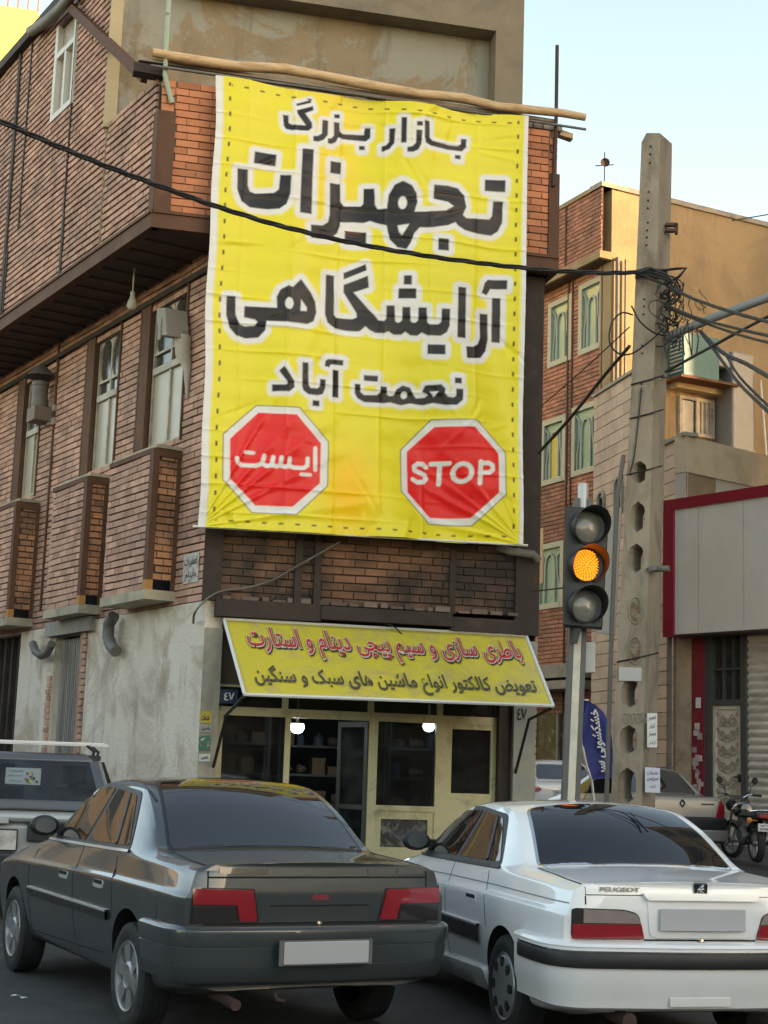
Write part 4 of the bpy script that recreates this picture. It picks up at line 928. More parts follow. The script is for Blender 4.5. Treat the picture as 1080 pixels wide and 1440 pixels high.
mb.each('canopy', M_conc, tb)
mb = MB(); mb.pb(TL_, .05, LT, 0, 3.2, -.3, -.05); mb.build('shop_glazing', M_paneD, tb)
mb = MB()
for k in range(9): a = 1 + k * 1.3; mb.pb(TL_, a, a + (.5 if k % 3 == 0 else .08), 0, 3.2, -.05, .03)
mb.each('shop_post', M_conc, tb)
mb = MB(); P = TL_.p(.1, zT + .1, .2); mb.tube([P, P + Vector((0, 0, .95))], .018, 6); mb.tube([P + Vector((-.25, 0, .55)), P + Vector((.25, 0, .6))], .016, 5); mb.tube([P + Vector((-.1, 0, .7)), P + Vector((.12, 0, .74))], .012, 5)
mb.lathe(P + Vector((0, -.03, .62)), (0, -1, 0), [(.0, 0), (.11, .02), (.13, .06)], 10); tag(mb.build('roof_antenna', M_rust), 'small aerial on the roof corner of the tall block', 'antenna')
# things fixed high on the plaster flank
d0 = .02
a, b = TR_.s(953, 590), TR_.s(1002, 590); z0, z1 = TR_.z(975, 614), TR_.z(975, 560)
fr = MB(); t = .09; c = a + (b - a) * .5
for e0, e1 in ((a, a + t), (b - t, b), (c - .04, c + .08)): fr.pb(TR_, e0, e1, z0, z1, 0, .1)
fr.pb(TR_, a + t, b - t, z1 - t, z1, 0, .095); fr.pb(TR_, a + t, b - t, z0, z0 + t, 0, .095)
for k in (.25, .5, .75): e = c + (b - c) * k; fr.pb(TR_, e, e + .05, z0 + t, z1 - t, .0, .08)
wf = fr.build('window', M_frame, tb); mb = MB(); mb.pb(TR_, a + .02, c, z0 + .02, z1 - .02, .01, .03); mb.pb(TR_, c, b - .02, z0 + .02, z1 - .02, .01, .035, 1); mb.build('pane', [M_paneD, mat('grey_curtain', (.32, .31, .28), .6)], wf)
mb = MB(); mb.pb(TR_, a - .3, b + .25, z1 + .12, z1 + .55, 0, .35); mb.build('window_hood', mat('hood_cream', (.36, .30, .20), .9, bump=.3), tb)
ca, cb = TR_.s(953, 510, .5), TR_.s(1003, 510, .5); cz0, cz1 = TR_.z(975, 538, .5), TR_.z(975, 474, .5)
ac = thing('air_cooler', 'blue-green boxy evaporative cooler on a bracket high on the plaster flank', 'air cooler', TR_.p((ca + cb) / 2, cz0, .5))
mb = MB(); mb.pb(TR_, ca, cb, cz0 + .08, cz1, .12, .75); mb.build('cabinet', mat('cooler_teal', (.006, .115, .14), .5, var=.2, bump=.1), ac, bevel=.02)
mb = MB()
Pl = Plane(TR_.p(ca, 0, 0), nR, -eR)
for k in range(9): z = cz0 + .2 + k * (cz1 - cz0 - .3) / 9; mb.pb(Pl, .2, .70, z, z + .05, 0, .03)
mb.build('louvre', mat('louvre_grey', (.30, .29, .26), .6), ac)
mb = MB(); mb.pb(TR_, ca - .15, cb + .6, cz0 - .0, cz0 + .07, .0, .85); mb.build('bracket', M_steel, ac)
mb = MB(); da, db = TR_.s(1018, 560, .4), TR_.s(1049, 560, .4)
mb.pb(TR_, da, db, 6, cz1 - .25, .02, .75); mb.pb(TR_, cb, da, cz1 - .75, cz1 - .3, .2, .7); tag(mb.build('air_duct', mat('duct_galvanised', (.20, .21, .215), .5, metal=.3, var=.15, bump=.1), bevel=.05), 'grey sheet metal duct rising beside the blue-green cooler', 'duct')
la, lb = TR_.s(1066, 580, .6), TR_.s(1084, 580, .6); mb = MB()
for e in (la, lb): mb.tube([TR_.p(e, 6.5, .8), TR_.p(e - .1, TR_.z(1066, 530, .5), .3)], .03, 6)
for k in range(7): z = 7 + k * .38; mb.tube([TR_.p(la, z, .75 - k * .05), TR_.p(lb, z, .75 - k * .05)], .02, 6)
tag(mb.build('ladder', M_white), 'pale ladder leaning on the plaster flank at the picture edge', 'ladder')
# --- low building with stone cladding
SO = at(963, 1000, 35.0); SO.z = 0
e1 = V2(50); n1 = Vector((-e1.y, e1.x, 0)); n1 = n1 if n1.y < 0 else -n1
e2 = V2(3300); n2 = Vector((e2.y, -e2.x, 0))
S1, S2 = Plane(SO, e1, n1), Plane(SO, e2, n2)
sb = thing('stone_building', 'low building clad in pale stone strips with arched slits and a plaster parapet', 'building', SO)
zs_, sT, zT2, sE = S1.z(963, 613), S1.s(905, 560), S1.z(882, 530), S1.s(835, 600)
M_stone = mat('stone_cladding', (.50, .40, .32), .85, var=.1, vs=1.5, col2=(.36, .29, .245), c2s=.6, tint=True, bump=.3)
hol = [(S1.s(851, 700), S1.s(842, 700), S1.z(846, 740), S1.z(846, 692)), (S1.s(876, 690), S1.s(866, 690), S1.z(871, 722), S1.z(871, 672))]
mb = MB(); brick_wall(mb, S1, 0, sT, 0, zs_, 0, bh=.3, bl=.9, jt=.018, tv=.12, wav=0, jit=.003); brick_wall(mb, S1, sT, sE, 0, zT2, 0, hol, bh=.3, bl=.9, jt=.018, tv=.12, wav=0, jit=.003)
mb.build('stone_wall', [M_stone, M_mortar2], sb)
mb = MB()
for a, b, z0, z1 in hol: mb.pb(S1, a, b, z0, z1, -.1, -.06)
mb.each('slit_window', M_paneD, sb)
mb = MB()
for a, b, z0, z1 in hol:
    c = (a + b) / 2; r = (b - a) / 2; mb.tube([S1.p(c - r, z0, .02)] + [S1.p(c - r * math.cos(k * math.pi / 8), z1 - r + r * math.sin(k * math.pi / 8), .02) for k in range(9)] + [S1.p(c + r, z0, .02)], .05, 5); mb.cut()
mb.each('slit_surround', M_conc, sb)
mb = MB(); mb.pb(S1, -.05, sT, zs_, zs_ + .08, -.3, .06); mb.pb(S1, sT, sE, zT2, zT2 + .08, -.3, .06); mb.each('coping', M_conc, sb)
zp = S2.z(970, 665)
mb = MB(); mb.pb(S2, .0, 14, zp, zs_, -.3, .03); mb.build('plaster_parapet', mat('plaster_sand', (.50, .41, .28), .93, var=.12, col2=(.40, .32, .22), bump=.4), sb)
mb = MB(); mb.pb(S2, .02, 14, 0, zp, -.3, -.02); mb.build('pale_wall', mat('plaster_pale_grey', (.45, .41, .36), .93, var=.1, bump=.3), sb)
mb = MB(); core = [S1.p(.05, 0, -.12), S1.p(sE, 0, -.12), S2.p(13, 0, -8), S2.p(13, 0, -.35)]
mb.prism([(p.x, p.y, 0) for p in core], (0, 0, zs_ - .2)); mb.prism([(p.x, p.y, zs_ - .2) for p in (S1.p(sT, 0, -.12), S1.p(sE, 0, -.12), S1.p(sE, 0, -.5), S1.p(sT, 0, -.5))], (0, 0, zT2 - zs_ + .1)); mb.build('core', M_tpl, sb)
# --- shop with the grey fascia
HO = at(937, 1000, 34.0); HO.z = 0
eh = -V2(-1140); nh = Vector((-eh.y, eh.x, 0)); nh = nh if nh.x < 0 else -nh
PH = Plane(HO, eh, nh)
sh = thing('corner_shop', 'shop with grey panelled fascia framed in dark red, roller shutter and white scrollwork door', 'shop', HO)
fz0, fz1 = PH.z(937, 893, .5), PH.z(937, 704, .5); SL = 7.0
x_ = lambda px, d=0: PH.s(px, 1000, d)
gz = terr(HO.y - 2)
s0 = PH.s(934, 800, .5)
mb = MB(); xs_ = [s0 + .28, PH.s(982, 800, .5), PH.s(1045.5, 800, .5), PH.s(1112, 800, .5), SL]
for a, b in zip(xs_[:-1], xs_[1:]): mb.pb(PH, a + .008, b - .008, fz0 + .0, fz1 - .22, .3, .5)
mb.pb(PH, s0 + .28, SL, fz0 + .01, fz1 - .23, .1, .3)
mb.build('fascia', mat('composite_panel_grey', (.66, .63, .57), .4, var=.06, vs=1.5, streak=(.56, .53, .47), col2=(.61, .58, .52), c2s=.4, bump=.03), sh)
mb = MB(); mb.pb(PH, s0, s0 + .28, fz0 - .04, fz1, 0, .54); mb.pb(PH, s0 + .28, SL, fz1 - .22, fz1, 0, .54); mb.build('fascia_frame', mat('dark_red_panel', (.23, .012, .028), .35, var=.08, bump=.03), sh)
mb = MB(); mb.pb(PH, s0 + .1, SL, fz0 - .03, fz0 - .0, -.1, .48); mb.build('soffit', M_soffit, sh)
mb = MB(); mb.pb(PH, x_(950), x_(973), gz - .1, fz0, -.3, .0); mb.build('pillar', mat('pillar_beige_stone', (.52, .40, .28), .7, var=.1, col2=(.33, .25, .17), c2s=1.2, bump=.2), sh)
mb = MB(); mb.pb(PH, x_(973), x_(990), gz - .1, fz0, -.3, .01); mb.build('red_pillar', mat('red_painted', (.20, .012, .028), .6, var=.15, bump=.1), sh)
ds_, de_ = x_(1000), x_(1040)
dz = PH.z(1020, 992)
mb = MB()
for a, b in ((x_(990), ds_), (de_, x_(1048))): mb.pb(PH, a, b, gz - .1, fz0, -.2, -.02)
mb.pb(PH, ds_, de_, dz, dz + .12, -.2, -.03)
for k in (.36, .7): e = ds_ + (de_ - ds_) * k; mb.pb(PH, e - .02, e + .02, dz + .12, fz0, -.15, -.06)
mb.pb(PH, ds_, de_, dz + (fz0 - dz) * .5, dz + (fz0 - dz) * .5 + .04, -.15, -.055)
mb.build('door_surround', mat('surround_graphite', (.07, .072, .072), .5, var=.15, bump=.1), sh)
mb = MB(); mb.pb(PH, ds_, de_, dz + .1, fz0, -.2, -.16); mb.build('transom_glass', M_paneD, sh)
M_iv = mat('door_ivory', (.68, .61, .50), .5, var=.08, col2=(.58, .51, .41), bump=.08)
mb = MB(); W = de_ - ds_; H_ = dz - gz; mb.pb(PH, ds_, de_, gz, dz, -.16, -.09)
for a, b, z0, z1 in ((ds_, ds_ + .07, gz, dz), (de_ - .07, de_, gz, dz)): mb.pb(PH, a, b, z0, z1, -.09, -.06)
mb.pb(PH, ds_ + .07, de_ - .07, dz - .07, dz, -.09, -.06); mb.pb(PH, ds_ + .07, de_ - .07, gz + .55, gz + .6, -.09, -.06); mb.pb(PH, ds_ + .07, de_ - .07, gz, gz + .1, -.09, -.06)
dr = mb.build('door', M_iv, sh)
mb = MB(); cx = (ds_ + de_) / 2; sc_ = W / 1.0
def spiral(x, z, r, t0, dirn, turns=1.4, sx=1):
    n = 16; return [PH.p(x + sx * (r * (1 - .8 * k / n)) * math.cos(t0 + dirn * turns * 2 * math.pi * k / n), z + (r * (1 - .8 * k / n)) * math.sin(t0 + dirn * turns * 2 * math.pi * k / n), -.075) for k in range(n + 1)]
nrow = 6; z_lo, z_hi = gz + .68, dz - .15
for i in range(nrow):
    z = z_lo + (i + .5) * (z_hi - z_lo) / nrow; hh = (z_hi - z_lo) / nrow
    for sx in (-1, 1):
        mb.tube(spiral(cx + sx * W * .2, z, W * .145, R(200) if i % 2 else R(20), 1 if i % 3 else -1, 1.5, sx), .016, 5)
        mb.tube(spiral(cx + sx * W * .33, z + hh * .45, W * .07, R(90), -1, 1.2, sx), .013, 5)
        mb.tube([PH.p(cx + sx * W * .03, z - hh * .4, -.075), PH.p(cx + sx * W * .13, z - hh * .2, -.075), PH.p(cx + sx * W * .05, z + hh * .1, -.075), PH.p(cx + sx * W * .16, z + hh * .42, -.075)], .014, 5)
    mb.lathe(PH.p(cx, z, -.085), nh, [(0, .03), (.04, .025), (.05, 0)], 10)
mb.build('door_scrollwork', mat('scroll_taupe', (.36, .31, .245), .5), dr, 50)
mb = MB(); mb.pb(PH, de_ - .06, de_ - .02, gz + 1.15, gz + 1.3, -.06, -.02); mb.tube([PH.p(de_ - .04, gz + 1.25, -.02), PH.p(de_ - .15, gz + 1.25, .0)], .014); mb.build('door_handle', M_black, dr)
mb = MB(); a = x_(1048); n = 26
prof = []
for k in range(n):
    z0 = gz + k * (fz0 - gz) / n; h = (fz0 - gz) / n; 
    for j, (f_, d_) in enumerate(((.0, -.12), (.25, -.08), (.6, -.07), (.9, -.11))): prof.append((z0 + f_ * h, d_))
vs = [PH.p(e, z, d) for z, d in prof for e in (a, SL)]
mb.add(vs, [(2 * i, 2 * i + 1, 2 * i + 3, 2 * i + 2) for i in range(len(prof) - 1)]); mb.build('roller_shutter', mat('shutter_pale', (.68, .62, .53), .5, var=.1, col2=(.45, .41, .35), c2s=1.5, c2sc=(1, 1, 3), bump=.05), sh, 40)
mb = MB(); core = [PH.p(.1, 0, -.32), PH.p(SL, 0, -.32), PH.p(SL, 0, -6), PH.p(.1, 0, -6)]
mb.prism([(p.x, p.y, 0) for p in core], (0, 0, fz1 - .4)); mb.build('core', M_conc, sh)
mb = MB(); mb.tube([PH.p(x_(941, .1), gz, .1), PH.p(x_(941, .1), fz0, .1)], .055, 8); mb.tube([PH.p(x_(947, .1), gz, .06), PH.p(x_(947, .1), fz0, .06)], .03, 6); mb.build('rain_pipe', M_pipe, sh, 40)
rr = random.Random(12); mb = MB()
for k in range(46):
    s_ = x_(974) + rr.random() * (x_(988) - x_(974) - .1); z = gz + .35 + rr.random() ** 1.7 * 1.9; mb.pb(PH, s_, s_ + rr.uniform(.06, .16), z, z + rr.uniform(.05, .16), .011, .014 + .0004 * k, 0, rr.uniform(.5, 1.1))
tpo = mb.build('torn_poster', [mat('poster_scraps', (.52, .45, .44), .8, tint=True, bump=.05)], sh); tpo['kind'] = 'stuff'
tag(MB().pb(PH, x_(980), x_(987), PH.z(983, 996), PH.z(983, 981), .03, .038).build('handbill', M_paper), 'white handbill on the dark red shop pillar above the torn scraps', 'poster')
# pavement in front of that row
mb = MB(); pts = [PH.p(-.5, 0, 1.6), PH.p(30, 0, 1.6), PH.p(30, 0, -1), PH.p(-.5, 0, -1)]
mb.prism([(p.x, p.y, -.3) for p in pts], (0, 0, gz + .3 + .02)); tag(mb.build('pavement', M_pave), kind='structure')

# ================================================================== THE REST OF THE CROSSROADS (beyond the frame: it shades the street and shows in the car windows)
def block(name, label, pts, h, m, wm, floors, bays, base=0.0, face=0):
    t = thing(name, label, 'building', (pts[0][0], pts[0][1], 0)); mb = MB(); mb.prism([(x, y, base - .3) for x, y in pts], (0, 0, h + .3)); mb.build('wall', m, t)
    for fi in (face if isinstance(face, (list, tuple)) else [face]):
        a, b = Vector((*pts[fi], 0)), Vector((*pts[(fi + 1) % len(pts)], 0)); e = (b - a); L = e.length; e.normalize(); n_ = Vector((e.y, -e.x, 0)); c = sum((Vector((*p, 0)) for p in pts), Vector()) / len(pts)
        if n_.dot(a - c) < 0: n_ = -n_
        P = Plane(a, e, n_); fh = h / floors
        for f in range(floors):
            wd = MB(); fr = MB()
            for k in range(bays):
                s0 = L * (k + .25) / bays; s1 = L * (k + .75) / bays; z0 = f * fh + fh * .3; z1 = f * fh + fh * .85
                wd.pb(P, s0, s1, z0, z1, .0, .02); 
                for q0, q1, y0, y1 in ((s0 - .08, s0, z0, z1), (s1, s1 + .08, z0, z1), (s0 - .08, s1 + .08, z1, z1 + .1), (s0 - .15, s1 + .15, z0 - .12, z0)): fr.pb(P, q0, q1, y0, y1, 0, .09)
            w_ = fr.build('window_row', wm, t); wd.build('pane', M_paneD, w_)
        mb = MB()
        for f in range(1, floors + 1): mb.pb(P, 0, L, f * fh - .12, f * fh + .08, 0, .14)
        mb.build('string_course', wm, t)
    return t
E1a, E1b = PH.p(SL + .3, 0, 0), PH.p(135, 0, 0)
block('shading_block', 'unseen long tan block on the right, added to shade the street', [(p.x, p.y) for p in (E1a, E1b, PH.p(135, 0, -9), PH.p(SL + .3, 0, -9))], 21.5, M_tpl, M_conc, 6, 40)  # unseen; height and length set to keep the sun off the street
q0 = TR_.p(TR_.s(927, 400), 0, 0); sv = Vector((SUNV.x, SUNV.y, 0)).normalized()
e_ = q0 + sv * 24; pv = Vector((-sv.y, sv.x, 0)); pv = pv if pv.y > 0 else -pv
block('shadow_block', 'unseen high brown block on the far right, added to shade the plaster flank', [(p.x, p.y) for p in (e_, e_ + sv * 14, e_ + sv * 14 + pv * 30, e_ + pv * 30)], 30, M_tbrick, M_conc, 9, 5, face=[0, 3])  # unseen; stands on the sun line to cast the shadow edge on the flank
L0 = BO + ns * 19 - ve * 7
M_lit = mat('plaster_apricot', (.50, .36, .22), .9, var=.15, vs=.6, col2=(.42, .28, .16), c2s=.4, bump=.3)
hh = [5.2, 6.6, 4.6, 7.2, 6.0]
for k in range(5):
    a = L0 + ve * (k * 9.0); b = a + ve * 8.95
    block('row_house', ['apricot house opposite the side wall, nearest the camera', 'tall apricot house opposite the side wall, second from the camera', 'lower ochre house in the middle of the row opposite', 'tallest house of the row opposite the side wall', 'last house of the row opposite the side wall'][k], [(p.x, p.y) for p in (a, b, b + ns * 9, a + ns * 9)], hh[k], M_lit if k % 2 == 0 else M_tpl, M_conc, 3, 4)
block('end_house', 'unseen apricot house at the end of the left street, added for window reflections', [(-12.8, 43), (-36, 33), (-40, 42), (-16, 53)], 10.6, M_lit, M_conc, 3, 9)  # unseen; added so the side windows mirror an orange band
# row on the camera's own side, behind it
for k in range(4):
    x0 = -30 + k * 14
    block('rear_house', ['brick house far left behind the camera', 'pale house behind the camera on the left', 'ochre house straight behind the camera', 'brick house behind the camera on the right'][k], [(x0, -16), (x0 + 13.8, -16), (x0 + 13.8, -26), (x0, -26)], [3.8, 4.6, 4.2, 5.0][k], [M_tbrick, M_lit, M_tpl, M_tbrick][k], M_conc, 2, 5)
a = Vector((-22, -15.9, 3.4)); mb = MB(); mb.obox(a, (6, 0, 0), (0, .3, .35), (0, 0, 1.3)); tag(mb.build('reflection_panel', M_awn), 'unseen yellow panel behind the camera, added for reflections on the cars', 'sign')  # no real sign: yellow panel put in to be mirrored by the cars
# yellow high-rise beyond the corner building
yo = at(52, 30, 46.0)
yb = thing('yellow_building', 'bright yellow rendered building rising beyond the roof edge at top left', 'building', (yo.x, yo.y, 0))
zy = at(20, 14, 46).z; ex_ = Vector((-.86, .5, 0)) * -1
mb = MB(); A_ = Vector((yo.x, yo.y, 0)); pts = [A_, A_ + Vector((-4, -1, 0)), A_ + Vector((-4, 8, 0)), A_ + Vector((0, 12, 0))]
mb.prism([(p.x, p.y, 0) for p in pts], (0, 0, zy)); mb.build('wall', mat('render_yellow', (.80, .62, .15), .85, var=.06, bump=.15), yb)
mb = MB(); ra, rb = pts[0], pts[1]
for z in (.45, .9, 1.35): mb.tube([ra + Vector((0, 0, zy + z)), rb + Vector((0, 0, zy + z))], .035, 5)
for k in range(15): p = ra + (rb - ra) * (k / 14); mb.tube([p + Vector((0, 0, zy)), p + Vector((0, 0, zy + 1.4))], .03, 5)
mb.build('roof_railing', mat('railing_red', (.50, .16, .13), .6), yb)
# ================================================================== POLES, SIGNAL, WIRES
def gp(px, Y): q = at(px, 1090, Y); return Vector((q.x, q.y, terr(q.y)))
YP = 18.0
def pq(x, y, Y=YP): return at(x, y, Y)
pole = thing('utility_pole', 'tall tapering concrete utility pole with oval holes, wrapped in cables', 'pole', gp(893, YP))
zt_ = pq(920, 187).z
z_at = lambda y: pq(905, y).z
# outline edges in the photograph: left, right at several heights
pe = [(1135, 859, 921), (1000, 864, 923), (850, 872, 927), (700, 880, 930), (560, 887, 932), (430, 892, 936), (300, 898, 938), (200, 902, 939), (187, 909, 936)]
pe = [(1420, 848, 917)] + pe
dep = .34
def ring(y, xl, xr, f):           # front edge split: wide face and a narrow right flank
    a = pq(xl, y); b = pq(xr - (xr - xl) * .26, y); c = pq(xr, y)
    return a, b, c
mb = MB(); rows = []
hole_y = [(664, 16), (727, 22), (785, 21), (975, 21), (1040, 21), (1105, 26)]
def edges(y):
    for (y0, l0, r0), (y1, l1, r1) in zip(pe[:-1], pe[1:]):
        if y1 <= y <= y0: t = (y - y0) / (y1 - y0); return l0 + (l1 - l0) * t, r0 + (r1 - r0) * t
    return pe[-1][1:]
vfwd = Vector((.52, .855, 0))
NS = 9
ys = sorted(set([p[0] for p in pe] + [y + dy * h * 1.0 for y, h in hole_y for dy in (-1, -.7, -.35, 0, .35, .7, 1)]), reverse=True)
def hw(y):                         # half width (fraction) of the hole at height y
    for yc, h in hole_y:
        if abs(y - yc) <= h + 1e-6: k = abs(y - yc) / h; return .30 * (1 if k < .55 else (1 - (k - .55) / .45) ** .6 if k < .999 else 0)
    return 0
vs = []; fs = []
for y in ys:
    l, r = edges(y); a = pq(l, y); c = pq(r - (r - l) * .30, y); e = (c - a); h_ = hw(y); m = .5
    for t in (0, m - h_, m + h_, 1): vs.append(a + e * t)
    z = pq(r, y); 
    for t in (1, m + h_, m - h_, 0): vs.append(a + e * t + vfwd * dep + Vector((.02, 0, 0)))
for i in range(len(ys) - 1):
    b, n = i * 8, (i + 1) * 8; o0, o1 = hw(ys[i]) > 0, hw(ys[i + 1]) > 0
    fs += [(b, b + 1, n + 1, n), (b + 2, b + 3, n + 3, n + 2), (b + 3, b + 4, n + 4, n + 3), (b + 4, b + 5, n + 5, n + 4), (b + 6, b + 7, n + 7, n + 6), (b + 7, b, n, n + 7)]
    if o0 or o1: fs += [(b + 1, b + 6, n + 6, n + 1), (b + 5, b + 2, n + 2, n + 5)]
    else: fs += [(b + 1, b + 2, n + 2, n + 1), (b + 5, b + 6, n + 6, n + 5)]
k = (len(ys) - 1) * 8; fs += [tuple(k + j for j in (0, 3, 4, 7))]
mb.add(vs, fs)
M_pole = mat('pole_concrete', (.29, .25, .19), .93, var=.22, vs=2, col2=(.17, .142, .105), c2p=(.46, .66), c2s=1.5, c2sc=(2, 2, .8), bump=.6, bs=40, bd=.012)
mb.build('shaft', M_pole, pole, recalc=True, merge=.0004)
mb = MB()
for x, y in ((915, 206), (914.5, 217), (914, 229), (912, 270), (911.5, 282), (911, 293), (911, 313), (910, 324), (909.5, 334), (909, 345), (906, 421), (905.5, 431), (905, 442), (903, 486), (903, 497), (902, 540), (902, 550)):
    P = pq(x, y, YP - .003); mb.lathe(P, (0, -1, 0), [(0, 0), (.013, 0), (.013, .002), (0, .002)], 10)
mb.build('bolt_hole', M_dark, pole)
mb = MB()                          # cast mark and blind ovals
for yc in (858, 915): mb.tube([pq(893 + 9 * math.cos(t), yc + 19 * math.sin(t), YP - .005) for t in [2 * math.pi * k / 16 for k in range(17)]], .012, 5).cut()
for k in range(3): mb.tube([pq(x, 1010 + dy, YP - .005) for x, dy in [(877 + 36 * j / 10, 8 * math.sin(j * 1.3 + k * 2)) for j in range(11)]], .008, 5)
mb.each('cast_relief', M_pole, pole)
mb = MB()
for y in (535, 583, 662, 925): 
    l, r = edges(y); mb.tube([pq(l - 1, y + 6, YP - .01), pq((l + r) / 2, y, YP - .02), pq(r + 1, y - 7, YP - .01)], .009, 5).cut()
mb.each('wire_tie', M_cable, pole)
mb = MB()
for y0, y1, x1 in ((317, 323, 953), (325, 327, 950)): mb.obox(pq(937, y0, YP + .1), pq(x1, y0, YP + .1) - pq(937, y0, YP + .1), (0, .06, 0), (0, 0, .035))
mb.obox(pq(950, 328, YP + .1), (.03, 0, 0), (0, .06, 0), (0, 0, .12)); mb.build('clamp', M_rust, pole)
mb = MB(); mb.tube([pq(918, 800, YP + .05), pq(941, 800, YP - .05)], .035, 8); mb.tube([pq(916, 797, YP - .02), pq(918, 803, YP - .02)], .06, 8); mb.build('stub_bracket', M_pipe, pole, 40)
mb = MB()
for yc in (862, 918):
    mb.prism([pq(893 + 8 * math.cos(t) * (1 + .15 * math.sin(3 * t)), yc + 17 * math.sin(t), YP - .004) for t in [2 * math.pi * k / 14 for k in range(14)]], (0, -.003, 0)); mb.cut()
mb.each('blind_recess', mat('recess_brown', (.17, .12, .075), .95, var=.4, vs=12, col2=(.26, .22, .16), c2p=(.5, .6), c2s=9, bump=.9, bs=25, bd=.03), pole)
# papers taped to the pole
def sheet(name, label, x0, y0, x1, y1, Y, m, lines=None, tilt=0, cat='poster'):
    P = [pq(x0, y1, Y), pq(x1, y1 + tilt, Y), pq(x1, y0 + tilt, Y), pq(x0, y0, Y)]
    mb = MB(); mb.prism(P, (0, -.006, 0)); o = tag(mb.build(name, m), label, cat)
    for t_, pd in lines or []:
        tb = MB(); lay_text(tb, t_, lambda x, y: (P[0] * (1 - x) + P[1] * x) * (1 - y) + (P[3] * (1 - x) + P[2] * x) * y + Vector((0, -.009, 0)), pd, .01, True); tb.build('lettering', M_ink, o, recalc=False)
    return o
sheet('notice', 'tall white notice pasted on the right edge of the concrete pole', 910, 1003, 924, 1051, YP - .02, M_paper, [('تعمیر', (.12, .88, .78, .94)), ('کولر', (.2, .8, .54, .7)), ('مستر', (.15, .85, .3, .46)), ('تلفن', (.15, .85, .08, .2))])
sheet('notice', 'white notice sheet lowest on the concrete pole above the white sedan', 907, 1079, 928, 1114, YP - .03, mat('paper_bluish', (.58, .58, .66), .8, bump=.05), [('خدمات', (.12, .88, .72, .9)), ('سرویس', (.12, .88, .44, .62)), ('تلفن', (.3, .7, .18, .32))], 1)
sheet('tin_plate', 'blank pale tin plate nailed to the concrete pole', 870, 938, 902, 957, YP - .015, mat('tin_pale', (.42, .42, .40), .5, bump=.1), None, 1, 'plate')
# street lamp arm
mb = MB(); mb.tube([pq(938, 474, YP + .15), pq(1000, 448, YP - .2), pq(1095, 413, YP - .8), pq(1300, 340, YP - 2)], [.05, .05, .047, .04], 12); tag(mb.build('street_light_arm', mat('arm_grey', (.20, .205, .205), .5, var=.15, bump=.1), smooth=40), 'grey tubular lamp arm reaching right from the concrete pole', 'lamp arm')
mb = MB(); mb.obox(pq(926, 530, YP + .16), pq(938, 530, YP + .16) - pq(926, 530, YP + .16), (0, .06, 0), (0, 0, pq(930, 462).z - pq(930, 530).z)); mb.build('arm_plate', M_pipe, pole)
# main bundle across the banner and the other lines
def sag(pts, Y0, Y1): n = len(pts) - 1; return [at(x, y, Y0 + (Y1 - Y0) * i / n) for i, (x, y) in enumerate(pts)]
W_ = 'overhead cables'
main = [(-60, 148), (0, 170), (75, 203), (150, 234), (225, 262), (300, 289), (380, 314), (460, 334), (540, 350), (620, 363), (700, 373), (780, 381), (850, 384), (905, 383)]
mp = sag(main, 13.0, YP - .12); tw_ = []
mb = MB()
fine = []
for i in range(len(mp) - 1):
    for k in range(8): fine.append(mp[i].lerp(mp[i + 1], k / 8))
fine.append(mp[-1])
for ph in (0, 2.1, 4.2): mb.tube([p + Vector((.006 * math.cos(j * .55 + ph), 0, .016 * math.sin(j * .55 + ph))) for j, p in enumerate(fine)], .0130, 6)
tag(mb.build('cable_bundle', M_cable, smooth=60), 'thick twisted black cable bundle sagging across the yellow banner to the pole', 'cable')
wire('overhead_cable', 'black cable slanting from the pole down behind the signal to the corner building', sag([(885, 487), (850, 528), (800, 590), (757, 637)], YP - .1, 20.5), .022, grp=W_)
wire('overhead_cable', 'thin wire climbing left from the pole to the corner building below the cable bundle', sag([(885, 460), (820, 520), (760, 572)], YP, 20.5), .008, grp=W_)
wire('overhead_cable', 'upper black cable leaving the coil to the right above the lamp arm', sag([(938, 402), (975, 420), (1030, 439), (1090, 455)], YP, 14), .018, grp=W_)
wire('overhead_cable', 'middle black cable leaving the pole to the right under the coil', sag([(935, 428), (980, 447), (1040, 463), (1090, 474)], YP, 14), .016, grp=W_)
wire('overhead_cable', 'lower black cable leaving the pole to the right, just below its twin', sag([(935, 432), (985, 452), (1040, 471), (1090, 484)], YP, 14), .014, grp=W_)
wire('overhead_cable', 'black cable dropping from the lamp arm to the right edge across the duct', sag([(985, 466), (1015, 495), (1050, 512), (1090, 535)], YP - .2, 13), .020, grp=W_)
wire('overhead_cable', 'steep black cable from the lamp arm past the ladder', sag([(984, 466), (1010, 500), (1040, 540), (1090, 588)], YP - .2, 13), .016, grp=W_)
wire('overhead_cable', 'second steep black cable splitting off below the lamp arm', sag([(1018, 494), (1040, 530), (1090, 580)], YP - .5, 13), .013, grp=W_)
wire('overhead_cable', 'cable rising from the pole to the right edge across the blue-green cooler', sag([(936, 523), (985, 496), (1040, 466), (1090, 440)], YP, 15), .016, grp=W_)
wire('overhead_cable', 'thin dark wire behind the traffic signal at the height of its lowest lens', sag([(748, 832), (800, 826), (862, 822)], 20, 17), .010, grp=W_)
wire('overhead_cable', 'faint far wire against the pale sky at the right edge', sag([(1030, 310), (1090, 300)], 40, 38), .015, grp=W_)
